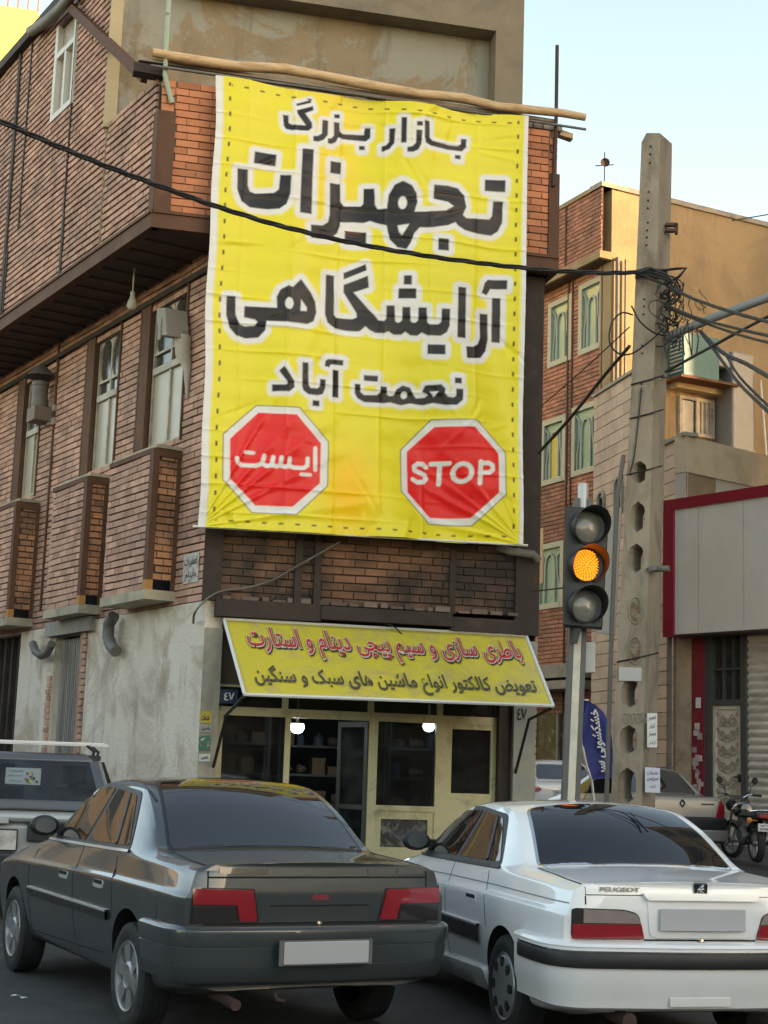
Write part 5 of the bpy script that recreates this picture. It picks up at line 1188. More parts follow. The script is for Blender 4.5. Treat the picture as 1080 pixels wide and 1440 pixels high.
# tangle of spare cable
mb = MB(); rr = random.Random(8)
for k in range(30):
    c = (rr.gauss(943, 10), rr.gauss(412 if k < 16 else 448, 11)); r0 = rr.uniform(6, 18); a0 = rr.uniform(0, 6); Y = YP + rr.uniform(-.25, .2); asp = rr.uniform(.5, 1.1); tl = rr.uniform(-.5, .5); n = rr.randrange(8, 16)
    mb.tube([pq(c[0] + r0 * asp * math.cos(a0 + j * .45) + tl * r0 * math.sin(a0 + j * .45), c[1] + r0 * math.sin(a0 + j * .45) + j * .3, Y + .02 * j) for j in range(n)], rr.choice((.006, .008, .012)), 5)
for k in range(16):
    x, y = rr.uniform(936, 985), rr.uniform(400, 470); P = [(x, y)]
    for j in range(4): P.append((P[-1][0] + rr.uniform(-9, 9), P[-1][1] + rr.uniform(-4, 14)))
    mb.tube([pq(a, b, YP + rr.uniform(-.1, .1)) for a, b in P], .005, 4)
for k in range(9):
    x = 935 + k * 5.5; P = [(x, 468 - k * 1.5), (x + rr.uniform(-4, 4), 478), (x + rr.uniform(-5, 5), 492 + rr.uniform(-8, 12))]; mb.tube([pq(a, b, YP - .1) for a, b in P], .008, 5)
tag(mb.build('cable_tangle', M_cable, smooth=60), 'tangle of black spare cable hanging on the right side of the pole', 'cable tangle')
mb = MB(); lb = [(900, 388), (915, 380), (935, 380), (950, 378), (965, 377), (955, 389), (935, 400), (915, 392), (898, 384), (915, 377), (938, 386), (947, 398)]
mb.tube([pq(x, y, YP - .06 - .01 * i) for i, (x, y) in enumerate(lb)], .016, 6); 
for dy in (-4, 1, 5): mb.tube([pq(893, 386 + dy, YP - .05), pq(912, 381 + dy, YP - .09), pq(938, 388 + dy, YP - .03)], .017, 6)
mb.build('cable_wrap', M_cable, pole, 60)
wire('cable_loop', 'big loose loop of thin black cable on the left of the pole', [pq(x, y, YP - .1) for x, y in [(890, 443), (874, 440), (860, 455), (857, 480), (868, 496), (886, 498), (905, 487), (925, 470), (933, 462)]], .010)
wire('cable_loop', 'slack black cable sweeping across the front of the pole', [pq(x, y, YP - .15) for x, y in [(888, 430), (900, 452), (920, 468), (938, 472)]], .010)
wire('earth_wire', 'thin wire running down the front of the concrete pole', [pq(x, y, YP - .02) for x, y in [(902, 545), (898, 590), (892, 640), (886, 665)]], .008)

# ---------------- traffic signal
YS = 14.2
sp_ = lambda x, y, d=0: at(x, y, YS + d)
sig = thing('traffic_signal', 'black three-lens traffic signal showing amber on a grey post', 'traffic light', gp(802, YS))
b0 = gp(800, YS + .18)
mb = MB(); top = sp_(821, 694, .2); base = sp_(803, 1130, .2); low = base + (base - top) * .5
dx = Vector((1, 0, 0))
def ch(P, Q, w0, w1, m):
    pass
ax = (top - low)
wl = .155
mb.obox(low - dx * wl / 2, dx * .045, (0, .12, 0), ax * .99, 0); mb.obox(low + dx * (wl / 2 - .045), dx * .045, (0, .12, 0), ax * .99, 0); mb.obox(low - dx * (wl / 2 - .044), dx * (wl - .088), (0, .09, 0), ax * .86, 1)
mb.build('post', [mat('post_grey', (.10, .097, .09), .55, var=.2, bump=.15), mat('post_cream_face', (.60, .56, .44), .5, var=.12, col2=(.46, .42, .33), c2s=3, bump=.1)], sig, bevel=.006)
mb = MB(); mb.lathe(top - Vector((0, -.05, .15)), (0, 0, 1), [(.0, 0), (.048, 0), (.048, .22), (.04, .25), (0, .25)], 14); mb.build('post_cap', mat('cap_galvanised', (.45, .45, .44), .45, metal=.3, bump=.1), sig, 40)
hc = [(796.5, 712), (793, 878), (844, 882), (852, 714)]
Pq = [sp_(*p) for p in ((791, 880), (846, 884), (856, 716), (796, 711))]
mb = MB(); mb.prism(Pq, (.03, .16, 0)); mb.build('housing', M_black, sig, bevel=.015)
mb = MB(); mb.prism([sp_(x, y, .05) for x, y in ((818, 880), (812, 905), (806, 905), (808, 880))], (0, .08, 0)); mb.build('bracket', M_black, sig)
fx = (Pq[1] - Pq[0]).normalized(); fup = (Pq[3] - Pq[0]).normalized(); fn_ = fx.cross(fup).normalized(); fn_ = fn_ if fn_.y < 0 else -fn_
fn_ = (fn_ + Vector((.22, 0, 0))).normalized()
M_lens = mat('lens_grey', (.17, .165, .145), .3, var=.1, bump=.0, coat=.6)
M_amber = emis('amber_led', (1, .30, .01), .32); M_amberd = emis('amber_diffuser', (1, .15, .002), .145)
def lens(x, y, r, lit):
    C_ = sp_(x, y, -.005)
    mb = MB(); mb.lathe(C_, fn_, [(r * 1.12, -.03), (r * 1.14, .012), (r * 1.0, .016), (r * 1.0, -.01)], 32); ring_ = mb.build('lens_ring', M_black, sig, 40)
    mb = MB(); mb.lathe(C_, fn_, [(0, .03), (r * .5, .026), (r * .8, .015), (r, .0)], 32); ln_ = mb.build('lens', M_amberd if lit else M_lens, sig, 60)
    if lit:
        mb = MB(); a = fn_.orthogonal().normalized(); b = fn_.cross(a); k = 0
        for rr_ in (0, .14, .28, .42, .56, .7, .84, .95):
            n = max(1, int(rr_ * 34))
            for j in range(n):
                t = 2 * math.pi * j / n + k * .3; P = C_ + (a * math.cos(t) + b * math.sin(t)) * r * rr_ + fn_ * (.034 - .03 * rr_ ** 2); mb.lathe(P, fn_, [(.011, 0), (.008, .006), (0, .008)], 6)
            k += 1
        mb.build('led', M_amber, ln_)
    mb = MB(); n = 40; vs = []                        # visor: open hood, longer at the top
    a = Vector((0, 0, 1)) - fn_ * fn_.z; a.normalize(); b = fn_.cross(a)
    for j in range(n + 1):
        t = math.pi * (-.86 + 1.72 * j / n); up_ = math.cos(t); L = .05 + .17 * (.5 + .5 * up_) ** .8
        for R_, l in ((r * 1.10, -.01), (r * 1.20, L), (r * 1.17, L), (r * 1.07, -.01)): vs.append(C_ + (a * math.cos(t) + b * math.sin(t)) * R_ + fn_ * l)
    mb.add(vs, [(4 * j + k, 4 * j + (k + 1) % 4, 4 * j + 4 + (k + 1) % 4, 4 * j + 4 + k) for j in range(n) for k in range(4)] + [(0, 1, 2, 3), (4 * n + 3, 4 * n + 2, 4 * n + 1, 4 * n)])
    mb.build('visor', M_black, sig, 40)
lens(826, 741, .137, False); lens(823.5, 795, .137, True); lens(822, 852, .137, False)
mb = MB(); mb.prism([sp_(x, y, .35) for x, y in ((823, 903), (838, 903), (837, 946), (822, 946))], (0, .12, 0)); tag(mb.build('junction_box', mat('box_white', (.48, .48, .46), .5, bump=.05), bevel=.01), 'white junction box on the back of the signal post', 'box')
# sign seen from behind on a thin pipe next to the concrete pole
sg_ = thing('street_sign', 'grey back of a metal street sign on a thin pipe beside the concrete pole', 'sign', gp(857, 17))
qq = lambda x, y: at(x, y, 17.0)
mb = MB(); mb.tube([at(847, 1300, 17), qq(853, 1125), qq(860, 890), qq(868, 700), qq(877, 640)], .024, 8); mb.build('pipe', mat('pipe_dark', (.10, .09, .08), .6, bump=.1), sg_, 40)
mb = MB(); mb.prism([qq(x, y) for x, y in ((838, 890), (864, 894), (873, 716), (868, 712), (846, 762))], (.02, .03, 0)); mb.build('sign_back', mat('sign_back_grey', (.25, .235, .205), .6, var=.1, bump=.1), sg_, bevel=.01)
# feather flag
Yf = 25.0
fl = thing('feather_flag', 'blue feather flag with white Persian lettering standing behind the signal post', 'flag', gp(822, Yf))
fo = [(819, 984), (827, 986), (838, 992), (848, 1001), (855, 1014), (860, 1034), (862, 1060), (861, 1094), (833, 1096), (826, 1080), (820, 1050), (818, 1015)]
mb = MB(); vs = [at(x, y, Yf + .05 * math.sin(x * .15 + y * .05)) for x, y in fo]; mb.prism(vs, (0, .012, 0)); mb.build('cloth', mat('flag_blue', (.012, .022, .17), .6, var=.2, bump=.1), fl)
mb = MB(); tt = lambda x, y: at(826 + 27 * (1 - y) + 11 * (1 - x), 992 + 100 * (1 - x) , Yf - .07)
lay_text(mb, 'خشکشویی سر', lambda x, y: at(846 - 20 * y + 12 * (1 - x), 998 + 92 * (1 - x) - 2 * y, Yf - .08), (0, 1, 0.05, .95), .03, True); mb.build('lettering', M_white, fl, recalc=False)
mb = MB(); mb.tube([at(846, 1230, Yf), at(832, 1096, Yf), at(825, 1078, Yf), at(818, 1045, Yf), at(816, 1010, Yf), at(818, 984, Yf), at(828, 985, Yf)], .022, 6); mb.build('flag_pole', M_white, fl, 60)
# board fixed beside the column, its sunlit orange put into the colour
mb = MB(); mb.prism([at(x, y, 27) for x, y in ((748, 748), (763, 742), (762, 820), (747, 824))], (.02, .06, 0)); tag(mb.build('sign_board', mat('board_sunlit_apricot', (.62, .42, .22), .7, bump=.1)), 'narrow board, coloured sunlit apricot, sticking out behind the right column of the corner building', 'sign')
# ================================================================== VEHICLES
M_tyre = mat('tyre_rubber', (.018, .018, .018), .8, var=.3, vs=6, col2=(.05, .047, .042), c2p=(.5, .7), c2s=3, bump=.25)
M_rim = mat('rim_silver', (.36, .36, .36), .35, metal=.6, var=.15, col2=(.2, .19, .18), c2p=(.55, .7), c2s=6, bump=.05)
M_trim = mat('trim_black', (.016, .016, .017), .5, var=.3, bump=.1)
M_cg = glass('car_glass', (.012, .013, .014), .015, .03); M_cg.node_tree.nodes['Principled BSDF'].inputs['IOR'].default_value = 1.95
M_bright = mat('bright_moulding', (.62, .62, .60), .25, metal=.4, var=.05, bump=0)  # pale grey stands in for sky mirrored in the trim
M_chrome = mat('chrome', (.6, .6, .6), .15, metal=1, bump=0, var=.05)
M_arch = mat('arch_liner', (.008, .008, .008), .95, bump=0)
M_platm = mat('number_plate_grey', (.42, .42, .42), .5, var=.06, bump=0)
def paint(name, col, metal=.0, rough=.3, coat=1, flake=0, dust=.0, dcol=(.25, .22, .18)):
    n = N(name); f = n.ramp(n.noise(1.6, 6, .65, dist=.5), .42, .75)
    geo = n.nd('ShaderNodeSeparateXYZ'); n.ln(n.tc.outputs['Object'], geo.inputs[0])
    low = n.nd('ShaderNodeMapRange'); n.ln(geo.outputs[2], low.inputs[0]); low.inputs[1].default_value = .75; low.inputs[2].default_value = .2; low.inputs[3].default_value = 0; low.inputs[4].default_value = dust
    a = n.mix(f, col, tuple(x * .9 + .01 for x in col)); n.ln(n.mix(low.outputs[0], a, dcol), n.b.inputs['Base Color'])
    n.b.inputs['Metallic'].default_value = metal; n.b.inputs['Coat Weight'].default_value = coat; n.b.inputs['Coat Roughness'].default_value = .04
    rr = n.nd('ShaderNodeMapRange'); n.ln(f, rr.inputs[0]); rr.inputs[3].default_value = rough; rr.inputs[4].default_value = rough + .15; n.ln(rr.outputs[0], n.b.inputs['Roughness'])
    nb = n.bump(n.noise(.9, 2, .5), .10, .03); n.ln(nb, n.b.inputs['Coat Normal']); n.ln(nb, n.b.inputs['Normal'])
    return n.mt
def xsmooth(me, ang): me.shade_smooth(); me.set_sharp_from_angle(angle=R(ang))
def body_mesh(ST, creaseR, creaseS, lv=3):
    """ST: list of (x or list of x per row, [(y,z) ...rows 1..n], z centre list ends) -> half sections mirrored into a closed cage"""
    bm = bmesh.new(); nr = len(ST[0][1]); G = []
    for xs, rows in ST:
        L = []; Rr = []
        for k, (y, z) in enumerate(rows):
            x = xs[k] if isinstance(xs, (list, tuple)) else xs
            v = bm.verts.new((x, y, z)); L.append(v)
            Rr.append(v if abs(y) < 1e-6 else bm.verts.new((x, -y, z)))
        G.append((L, Rr))
    cl_ = bm.edges.layers.float.new('crease_edge')
    for i in range(len(G) - 1):
        for sd in (0, 1):
            for k in range(nr - 1):
                f = [G[i][sd][k], G[i + 1][sd][k], G[i + 1][sd][k + 1], G[i][sd][k + 1]]
                f = list(dict.fromkeys(f)); 
                if len(f) > 2: bm.faces.new(f)
    for i in (0, len(G) - 1):
        L, Rr = G[i]
        for k in range(nr - 1):
            f = list(dict.fromkeys([L[k], L[k + 1], Rr[k + 1], Rr[k]]))
            if len(f) > 2: bm.faces.new(f)
    def sete(a, b, c):
        e = bm.edges.get((a, b))
        if e: e[cl_] = max(e[cl_], c)
    for k, c in creaseR.items():
        rng_ = range(len(G) - 1)
        if isinstance(c, tuple): rng_ = range(c[1], c[2]); c = c[0]
        for i in rng_:
            for sd in (0, 1): sete(G[i][sd][k], G[i + 1][sd][k], c)
    for i, c in creaseS.items():
        ks = range(nr - 1)
        if isinstance(c, tuple): ks = range(c[1], c[2]); c = c[0]
        for k in ks:
            for sd in (0, 1): sete(G[i][sd][k], G[i][sd][k + 1], c)
    bmesh.ops.recalc_face_normals(bm, faces=bm.faces)
    me = bpy.data.meshes.new('cage'); bm.to_mesh(me); bm.free()
    return me
def finish_body(me, mats, arches, lv=3):
    o = bpy.data.objects.new('body', me); COL.objects.link(o)
    for m in mats: me.materials.append(m)
    s = o.modifiers.new('s', 'SUBSURF'); s.levels = s.render_levels = lv
    full = bpy.data.meshes.new_from_object(o.evaluated_get(bpy.context.evaluated_depsgraph_get()))
    o.modifiers.clear(); o.data = full
    bm = bmesh.new(); bm.from_mesh(full); tree = BVHTree.FromBMesh(bm); bm.free()
    cut = []
    for (cx, cz, r) in arches:
        for sg in (1, -1):
            mb = MB(); mb.lathe((cx, sg * .50, cz), (0, sg, 0), [(0, 0), (r * .99, 0), (r, .02), (r * 1.01, .6), (0, .6)], 48, 1)
            c = mb.build('cut', [mats[0], mats[1]], None); cut.append(c)
            b = o.modifiers.new('b', 'BOOLEAN'); b.operation = 'DIFFERENCE'; b.object = c; b.solver = 'EXACT'
    if cut:
        full2 = bpy.data.meshes.new_from_object(o.evaluated_get(bpy.context.evaluated_depsgraph_get()))
        o.modifiers.clear(); o.data = full2
        for c in cut: bpy.data.objects.remove(c)
    xsmooth(o.data, 32)
    return o, tree
class Car:
    def __init__(s, name, label, cat, X, Y, yaw, z=0.0, group=None):
        s.t = thing(name, label, cat, (X, Y, z), R(90) + yaw, group); ORG[s.t.name] = Vector((0, 0, 0))
    def setbody(s, ST, cR, cS, mats, arches, lv=3):
        s.o, s.tree = finish_body(body_mesh(ST, cR, cS), mats, arches, lv); s.o.parent = s.t; ORG[s.o.name] = Vector((0, 0, 0))
        planar_uv(s.o.data); return s.o
    def cast(s, p, view):
        a, b = p
        if view == 'L': o, d = Vector((a, 3, b)), Vector((0, -1, 0))
        elif view == 'R': o, d = Vector((a, -3, b)), Vector((0, 1, 0))
        elif view == 'B': o, d = Vector((-3, a, b)), Vector((1, 0, 0))
        elif view == 'F': o, d = Vector((8, a, b)), Vector((-1, 0, 0))
        else: o, d = Vector((a, b, 4)), Vector((0, 0, -1))
        h = s.tree.ray_cast(o, d)
        if h[0] is None:
            h = s.tree.find_nearest(o + d * 2.5)
        n = h[1]
        if n.dot(d) > 0: n = -n
        return h[0], n
    def shell(s, name, outline, view, off, m, parent=None, thick=.012, step=.06, smooth=50):
        """a skin that follows the body: outline in (x,z) side view, (y,z) rear view or (x,y) top view"""
        P = [Vector(p) for p in outline]; D = []
        for i, p in enumerate(P):
            q = P[(i + 1) % len(P)]; n = max(1, int((q - p).length / step))
            D += [p.lerp(q, k / n) for k in range(n)]
        lo = [min(p[i] for p in D) for i in (0, 1)]; hi = [max(p[i] for p in D) for i in (0, 1)]
        poly = np.array([(p[0], p[1]) for p in D]); pts = list(D)
        gx = np.arange(lo[0] + step * .5, hi[0], step); gy = np.arange(lo[1] + step * .5, hi[1], step)
        if len(gx) and len(gy):
            Gp = np.array([(x, y) for x in gx for y in gy]); ins = inside(Gp, poly)
            dm = np.full(len(Gp), 9.)
            for i in range(len(poly)): dm = np.minimum(dm, segdist(Gp, poly[i], poly[(i + 1) % len(poly)]))
            pts += [Vector(q) for q, k, d in zip(Gp, ins, dm) if k and d > step * .35]
        n0 = len(D); res = delaunay_2d_cdt(pts, [(i, (i + 1) % n0) for i in range(n0)], [], 1, 1e-5)
        V = []; Nn = []
        for p in res[0]: h, n = s.cast((p[0], p[1]), view); V.append(h + n * off); Nn.append(n)
        F = [tuple(f) for f in res[2]]
        mb = MB(); mb.add(V, F); 
        # rim
        from collections import Counter
        ec = Counter(); 
        for f in F:
            for i in range(len(f)): ec[tuple(sorted((f[i], f[(i + 1) % len(f)])))] += 1
        b = len(mb.v); rim = [e for e, c in ec.items() if c == 1]; ids = {}
        for e in rim:
            for v in e:
                if v not in ids: ids[v] = len(mb.v); mb.v.append(tuple(V[v] - Nn[v] * (thick + off)))
        for a, c in rim: mb.f.append((a, c, ids[c], ids[a])); mb.m.append(0); mb.t.append(1)
        return mb.build(name, m, parent or s.t, smooth=smooth)
    def strip(s, name, pts, view, w_, off, m, parent=None, step=.05, closed=False):
        P = [Vector(p) for p in pts]; 
        if closed: P.append(P[0])
        D = []
        for p, q in zip(P[:-1], P[1:]):
            n = max(1, int((q - p).length / step)); D += [p.lerp(q, k / n) for k in range(n)]
        D.append(P[-1]); H = [s.cast((p[0], p[1]), view) for p in D]
        vs = []; N_ = len(H)
        for i, (h, n) in enumerate(H):
            d = (H[min(i + 1, N_ - 1)][0] - H[max(i - 1, 0)][0]); 
            if d.length < 1e-6: d = Vector((1, 0, 0))
            sd_ = d.normalized().cross(n).normalized() * (w_ / 2)
            vs += [h + sd_ - n * .004, h + sd_ * .8 + n * off, h - sd_ * .8 + n * off, h - sd_ - n * .004]
        mb = MB(); mb.add(vs, [(4 * i + k, 4 * i + k + 1, 4 * i + 4 + k + 1, 4 * i + 4 + k) for i in range(N_ - 1) for k in range(3)])
        return mb.build(name, m, parent or s.t, smooth=40)
    def wheel(s, x, y, r, sg, w_=.185, style='spoke', n=6, zc=None):
        t = MB(); c = Vector((x, y, zc or r)); ax = Vector((0, sg, 0)); ro = r * .655
        t.lathe(c - ax * w_ / 2, ax, [(ro, 0), (r * .9, -.0), (r * .975, .012), (r, .035), (r, w_ * .35), (r * .992, w_ * .355), (r * .992, w_ * .38), (r, w_ * .385), (r, w_ * .6), (r * .992, w_ * .605), (r * .992, w_ * .63), (r, w_ * .635), (r, w_ - .035), (r * .975, w_ - .012), (r * .9, w_ + .002), (r * .78, w_ + .006), (ro, w_ - .006), (ro, 0)], 48)
        wh = t.build('wheel', M_tyre, s.t, smooth=35)
        m = MB(); f = w_ / 2
        m.lathe(c, ax, [(ro + .004, f - .012), (ro - .002, f + .002), (ro * .93, f - .004), (ro * .90, f - .035)], 40)
        if style == 'spoke':
            m.lathe(c, ax, [(ro * .9, f - .05), (.0, f - .05)], 40, 1)
            m.lathe(c, ax, [(ro * .44, f - .05), (ro * .42, f - .012), (ro * .33, f - .002), (ro * .28, f - .008), (ro * .12, f - .004), (0, f - .004)], 30)
            for k in range(n):
                a = 2 * math.pi * k / n + .3; u_ = Vector((math.cos(a), 0, math.sin(a))); v_ = u_.cross(ax)
                p = [c + u_ * ro * .36 + v_ * ro * .17, c + u_ * ro * .36 - v_ * ro * .17, c + u_ * ro * .95 - v_ * ro * .27, c + u_ * ro * .95 + v_ * ro * .27]
                hh_ = [f - .012, f - .012, f - .008, f - .008]
                m.hexa([q + ax * (f - .05) for q in p] + [q + ax * (h_ - (.0)) for q, h_ in zip(p, hh_)])
        else:
            prof = [(ro * .92, f - .006), (ro * .8, f + .006), (ro * .5, f + .012), (ro * .22, f + .006), (0, f + .004)]
            m.lathe(c, ax, prof, 40)
            for k in range(n):
                a = 2 * math.pi * k / n; u_ = Vector((math.cos(a), 0, math.sin(a))); v_ = u_.cross(ax)
                o_ = [(.86, .10), (.86, -.10), (.70, -.15), (.58, -.08), (.58, .08), (.70, .15)]
                m.prism([c + u_ * ro * a_ + v_ * ro * b_ + ax * (f + .004) for a_, b_ in o_], ax * .010, 1)
        m.build('rim', [M_rim, M_arch], wh, smooth=40)
        return wh
def ring_outline(pts): return pts
def rounded(pts, r, n=4):
    out = []; P = [Vector(p) for p in pts]; N_ = len(P)
    for i in range(N_):
        a, b, c = P[i - 1], P[i], P[(i + 1) % N_]; d1 = (a - b); d2 = (c - b); q = min(r, d1.length * .45, d2.length * .45); p0 = b + d1.normalized() * q; p1 = b + d2.normalized() * q
        for k in range(n + 1): t = k / n; out.append(p0 * (1 - t) ** 2 + b * 2 * t * (1 - t) + p1 * t * t)
    return out
def mirror_y(P): return [(-a, b) for a, b in reversed([(p[0], p[1]) for p in P])]

def sedan(car, K, dims, white):
    """three-box saloon, x forward from the rear panel"""
    d = dims; L = d['L']; zd = d['deck']; 
    lo = [(.0, .22), (.62, .20), (.78, .235), (.815, .36), (.838, .56), (.835, .74)]
    def stn(x, sh, belt, deckz, e7, e8, low=1.0, zlow=0.0, narrow=1.0):
        rows = [(0, .22 + zlow), (.62 * narrow, .20 + zlow), (.775 * narrow, .235 + zlow), (.815 * narrow, .38), (.845 * narrow, .58), (.842 * narrow, sh - .016), (.818 * narrow, sh + .012)]
        return (x, rows + [(belt[0], belt[1]), e7, e8, (0, deckz)])
    xg0, xr0, xr1, xw = d['xg0'], d['xr0'], d['xr1'], d['xw']; H = d['H']
    sh0 = d['sh']
    ST = []
    ST.append(stn([.07, .08, .085, .06, .035, .02, .018, .03, .035, .025, .02], sh0, (.75, zd - .05), zd + .006, (.675, zd - .016), (.36, zd + .0), zlow=.08, narrow=.955))
    ST.append(stn(.16, sh0 + .005, (.765, zd - .055), zd + .012, (.69, zd - .012), (.38, zd + .005), zlow=.06, narrow=.99))
    ST.append(stn(.46, sh0 + .01, (.785, zd - .035), zd + .03, (.705, zd + .005), (.38, zd + .022)))
    ST.append(stn([xg0 + .12] * 7 + [xg0 + .12, xg0 + .05, xg0 - .01, xg0 - .02], sh0 + .012, (.79, zd - .025), zd + .045, (.70, zd + .02), (.38, zd + .037)))
    xm = (xg0 + xr0) / 2
    ST.append(stn([xm + .1] * 7 + [xm + .1, xm + .05, xm, xm - .02], sh0 + .015, (.785, zd - .015), (zd + .045 + H) / 2 + .05, (.64, (zd + H) / 2 + .035), (.36, (zd + H) / 2 + .06)))
    ST.append(stn([xr0 + .05] * 7 + [xr0 + .05, xr0 + .04, xr0, xr0 - .02], sh0 + .015, (.78, zd - .01), H - .02, (.59, H - .06), (.36, H - .03)))
    ST.append(stn((xr0 + xr1) / 2, sh0 + .01, (.775, zd - .015), H, (.59, H - .042), (.36, H - .010)))
    ST.append(stn([xr1] * 7 + [xr1, xr1, xr1 + .03, xr1 + .05], sh0, (.77, zd - .03), H - .03, (.58, H - .07), (.36, H - .04)))
    ST.append(stn([(xr1 + xw) / 2] * 7 + [(xr1 + xw) / 2 - .02, (xr1 + xw) / 2, (xr1 + xw) / 2 + .06, (xr1 + xw) / 2 + .08], sh0 - .005, (.77, zd - .045), (zd + H) / 2 + .0, (.64, (zd + H) / 2 - .03), (.37, (zd + H) / 2)))
    ST.append(stn([xw - .05] * 7 + [xw - .05, xw, xw + .08, xw + .11], sh0 - .01, (.765, zd - .06), zd - .015, (.70, zd - .045), (.39, zd - .02)))
    ST.append(stn(xw + .5, sh0 - .02, (.75, zd - .12), zd - .07, (.68, zd - .10), (.39, zd - .08)))
    ST.append(stn(L - .25, sh0 - .08, (.72, zd - .21), zd - .165, (.66, zd - .19), (.38, zd - .17), narrow=.97))
    ST.append(stn([L - .04, L - .05, L - .08, L - .05, L - .05, L - .07, L - .075, L - .09, L - .06, L - .02, L], sh0 - .14, (.66, zd - .29), zd - .235, (.60, zd - .25), (.36, zd - .24), zlow=.03, narrow=.90))
    cR = {5: (.8, 0, 12), 6: (.8, 0, 12), 7: (.6, 0, 12), 8: (.65, 0, 9), 1: .5, 2: .3}
    cS = {0: .85, 1: (.3, 6, 10), 3: (.6, 8, 10), 5: (.35, 8, 10), 9: (.5, 8, 10), 12: .6}
    car.setbody(ST, cR, cS, [K['paint'], M_arch], [(d['xa'], .305 + d.get('az', 0), .345), (d['xa'] + d['wb'], .305 + d.get('az', 0), .335)])
    t = car.t
    for x in (d['xa'], d['xa'] + d['wb']):
        for sg in (1, -1): car.wheel(x, sg * .735, d.get('wr', .30), sg, zc=d.get('wr', .30) + d.get('wz', 0), style=K['rim'], n=K['nr'])
    # glasshouse
    def side(view, sg):
        z0 = zd + .005; zt = H - .085
        A = d['gA']
        fr = rounded([(A[0], z0 - .005), (A[1], z0 - .03), (A[2], zt), (A[3], zt + .012), (A[4], zt - .025)], .05)
        car.shell('window_surround', fr, view, .004, M_trim, step=.07)
        bx0, bx1 = d['gB']
        g1 = rounded([(A[0] + .045, z0 + .02), (bx0 - .035, z0 + .008), (bx1 - .035, zt - .02), (A[4] + .05, zt - .055)], .03)
        g2 = rounded([(bx0 + .035, z0 + .006), (A[1] - .09, z0 - .004), (A[2] - .02, zt - .03), (bx1 + .035, zt - .015)], .03)
        q = d['gC']
        car.shell('side_window', g1, view, .008, K['sg'], step=.06); car.shell('side_window', g2, view, .008, K['sg'], step=.06)
        car.strip('quarter_bar', [(q[0], z0 + .02), (q[1], zt - .05)], view, .035, .014, M_trim)
        car.strip('waist_moulding', [(A[0] + .0, z0 - .012), (A[1], z0 - .035)], view, .022, .012, K['waist'])
        # panel gaps
        for P in d['gaps']: car.strip('panel_gap', P, view, .009, .0015, M_arch)
        rub = d['rub']
        car.strip('rubbing_strip', [(rub[0], rub[2]), (rub[1], rub[2])], view, K['rubw'], .02, M_trim)
        car.strip('strip_highlight', [(rub[0], rub[2] + K['rubw'] * .48), (rub[1], rub[2] + K['rubw'] * .48)], view, .014, .022, M_bright)  # painted highlight: light bead along the strip's top edge
        for hx in d['handles']:
            car.shell('door_handle', rounded([(hx - .10, sh0 - .075), (hx + .1, sh0 - .075), (hx + .1, sh0 - .025), (hx - .1, sh0 - .025)], .02), view, .004, K['handle'])
            car.shell('handle_recess', rounded([(hx - .085, sh0 - .05), (hx + .085, sh0 - .05), (hx + .085, sh0 - .028), (hx - .085, sh0 - .028)], .008), view, .007, M_arch)
        # mirror
        h, n = car.cast((d['mir'], zd + .02), view); mb = MB()
        for (dx_, r0) in (): pass
        o_ = h + Vector((0, sg * .0, .05))
        mb.lathe(o_ + Vector((-.045, sg * .09, 0)), (1, 0, 0), [(0, 0), (.065, 0), (.082, .012), (.085, .04), (.07, .09), (.035, .13), (0, .14)], 18)
        mb.v = [((o_.x + (p[0] - o_.x)), o_.y + (p[1] - o_.y) * 1.25, o_.z + (p[2] - o_.z) * .85) for p in mb.v]
        mb.obox(o_ + Vector((-.03, -sg * .06, -.05)), (.08, 0, 0), (0, sg * .1, 0), (0, 0, .06))
        mr = mb.build('mirror', M_trim, t, smooth=50)
        mb = MB(); mb.lathe(o_ + Vector((-.048, sg * .09, 0)), (-1, 0, 0), [(0, .002), (.06, .002), (.06, 0)], 18); mb.v = [(p[0], o_.y + (p[1] - o_.y) * 1.25, o_.z + (p[2] - o_.z) * .85) for p in mb.v]; mb.build('mirror_glass', M_cg, mr)
    side('L', 1); side('R', -1)
    # rear and front screens
    gx0, gx1, gy0, gy1 = xg0 + .02, xr0 + d.get('gt', .06), .635, .50
    o = [(gx0 - .01, -gy0), (gx1 - .03, -gy1), (gx1 + .0, 0), (gx1 - .03, gy1), (gx0 - .01, gy0), (gx0 - .05, 0)]
    o = [(gx0 + .0, -gy0), (gx1 - .02, -gy1), (gx1 + .005, -.25), (gx1 + .012, 0), (gx1 + .005, .25), (gx1 - .02, gy1), (gx0, gy0), (gx0 - .025, .3), (gx0 - .033, 0), (gx0 - .025, -.3)]
    big_ = [(p[0] + (.016 if p[0] > (gx0 + gx1) / 2 else -.02), p[1] * 1.035) for p in o]
    car.shell('screen_seal', rounded(big_, .07), 'T', .003, K['seal']); car.shell('rear_window', rounded(o, .06), 'T', .008, K['sg'])
    fx0, fx1 = xr1 + .05, xw - .02
    o = [(fx0, -.50), (fx1 + .0, -.63), (fx1 + .07, -.3), (fx1 + .09, 0), (fx1 + .07, .3), (fx1, .63), (fx0, .50), (fx0 + .03, 0)]
    car.shell('windscreen', rounded(o, .06), 'T', .006, M_cg)
    return ST
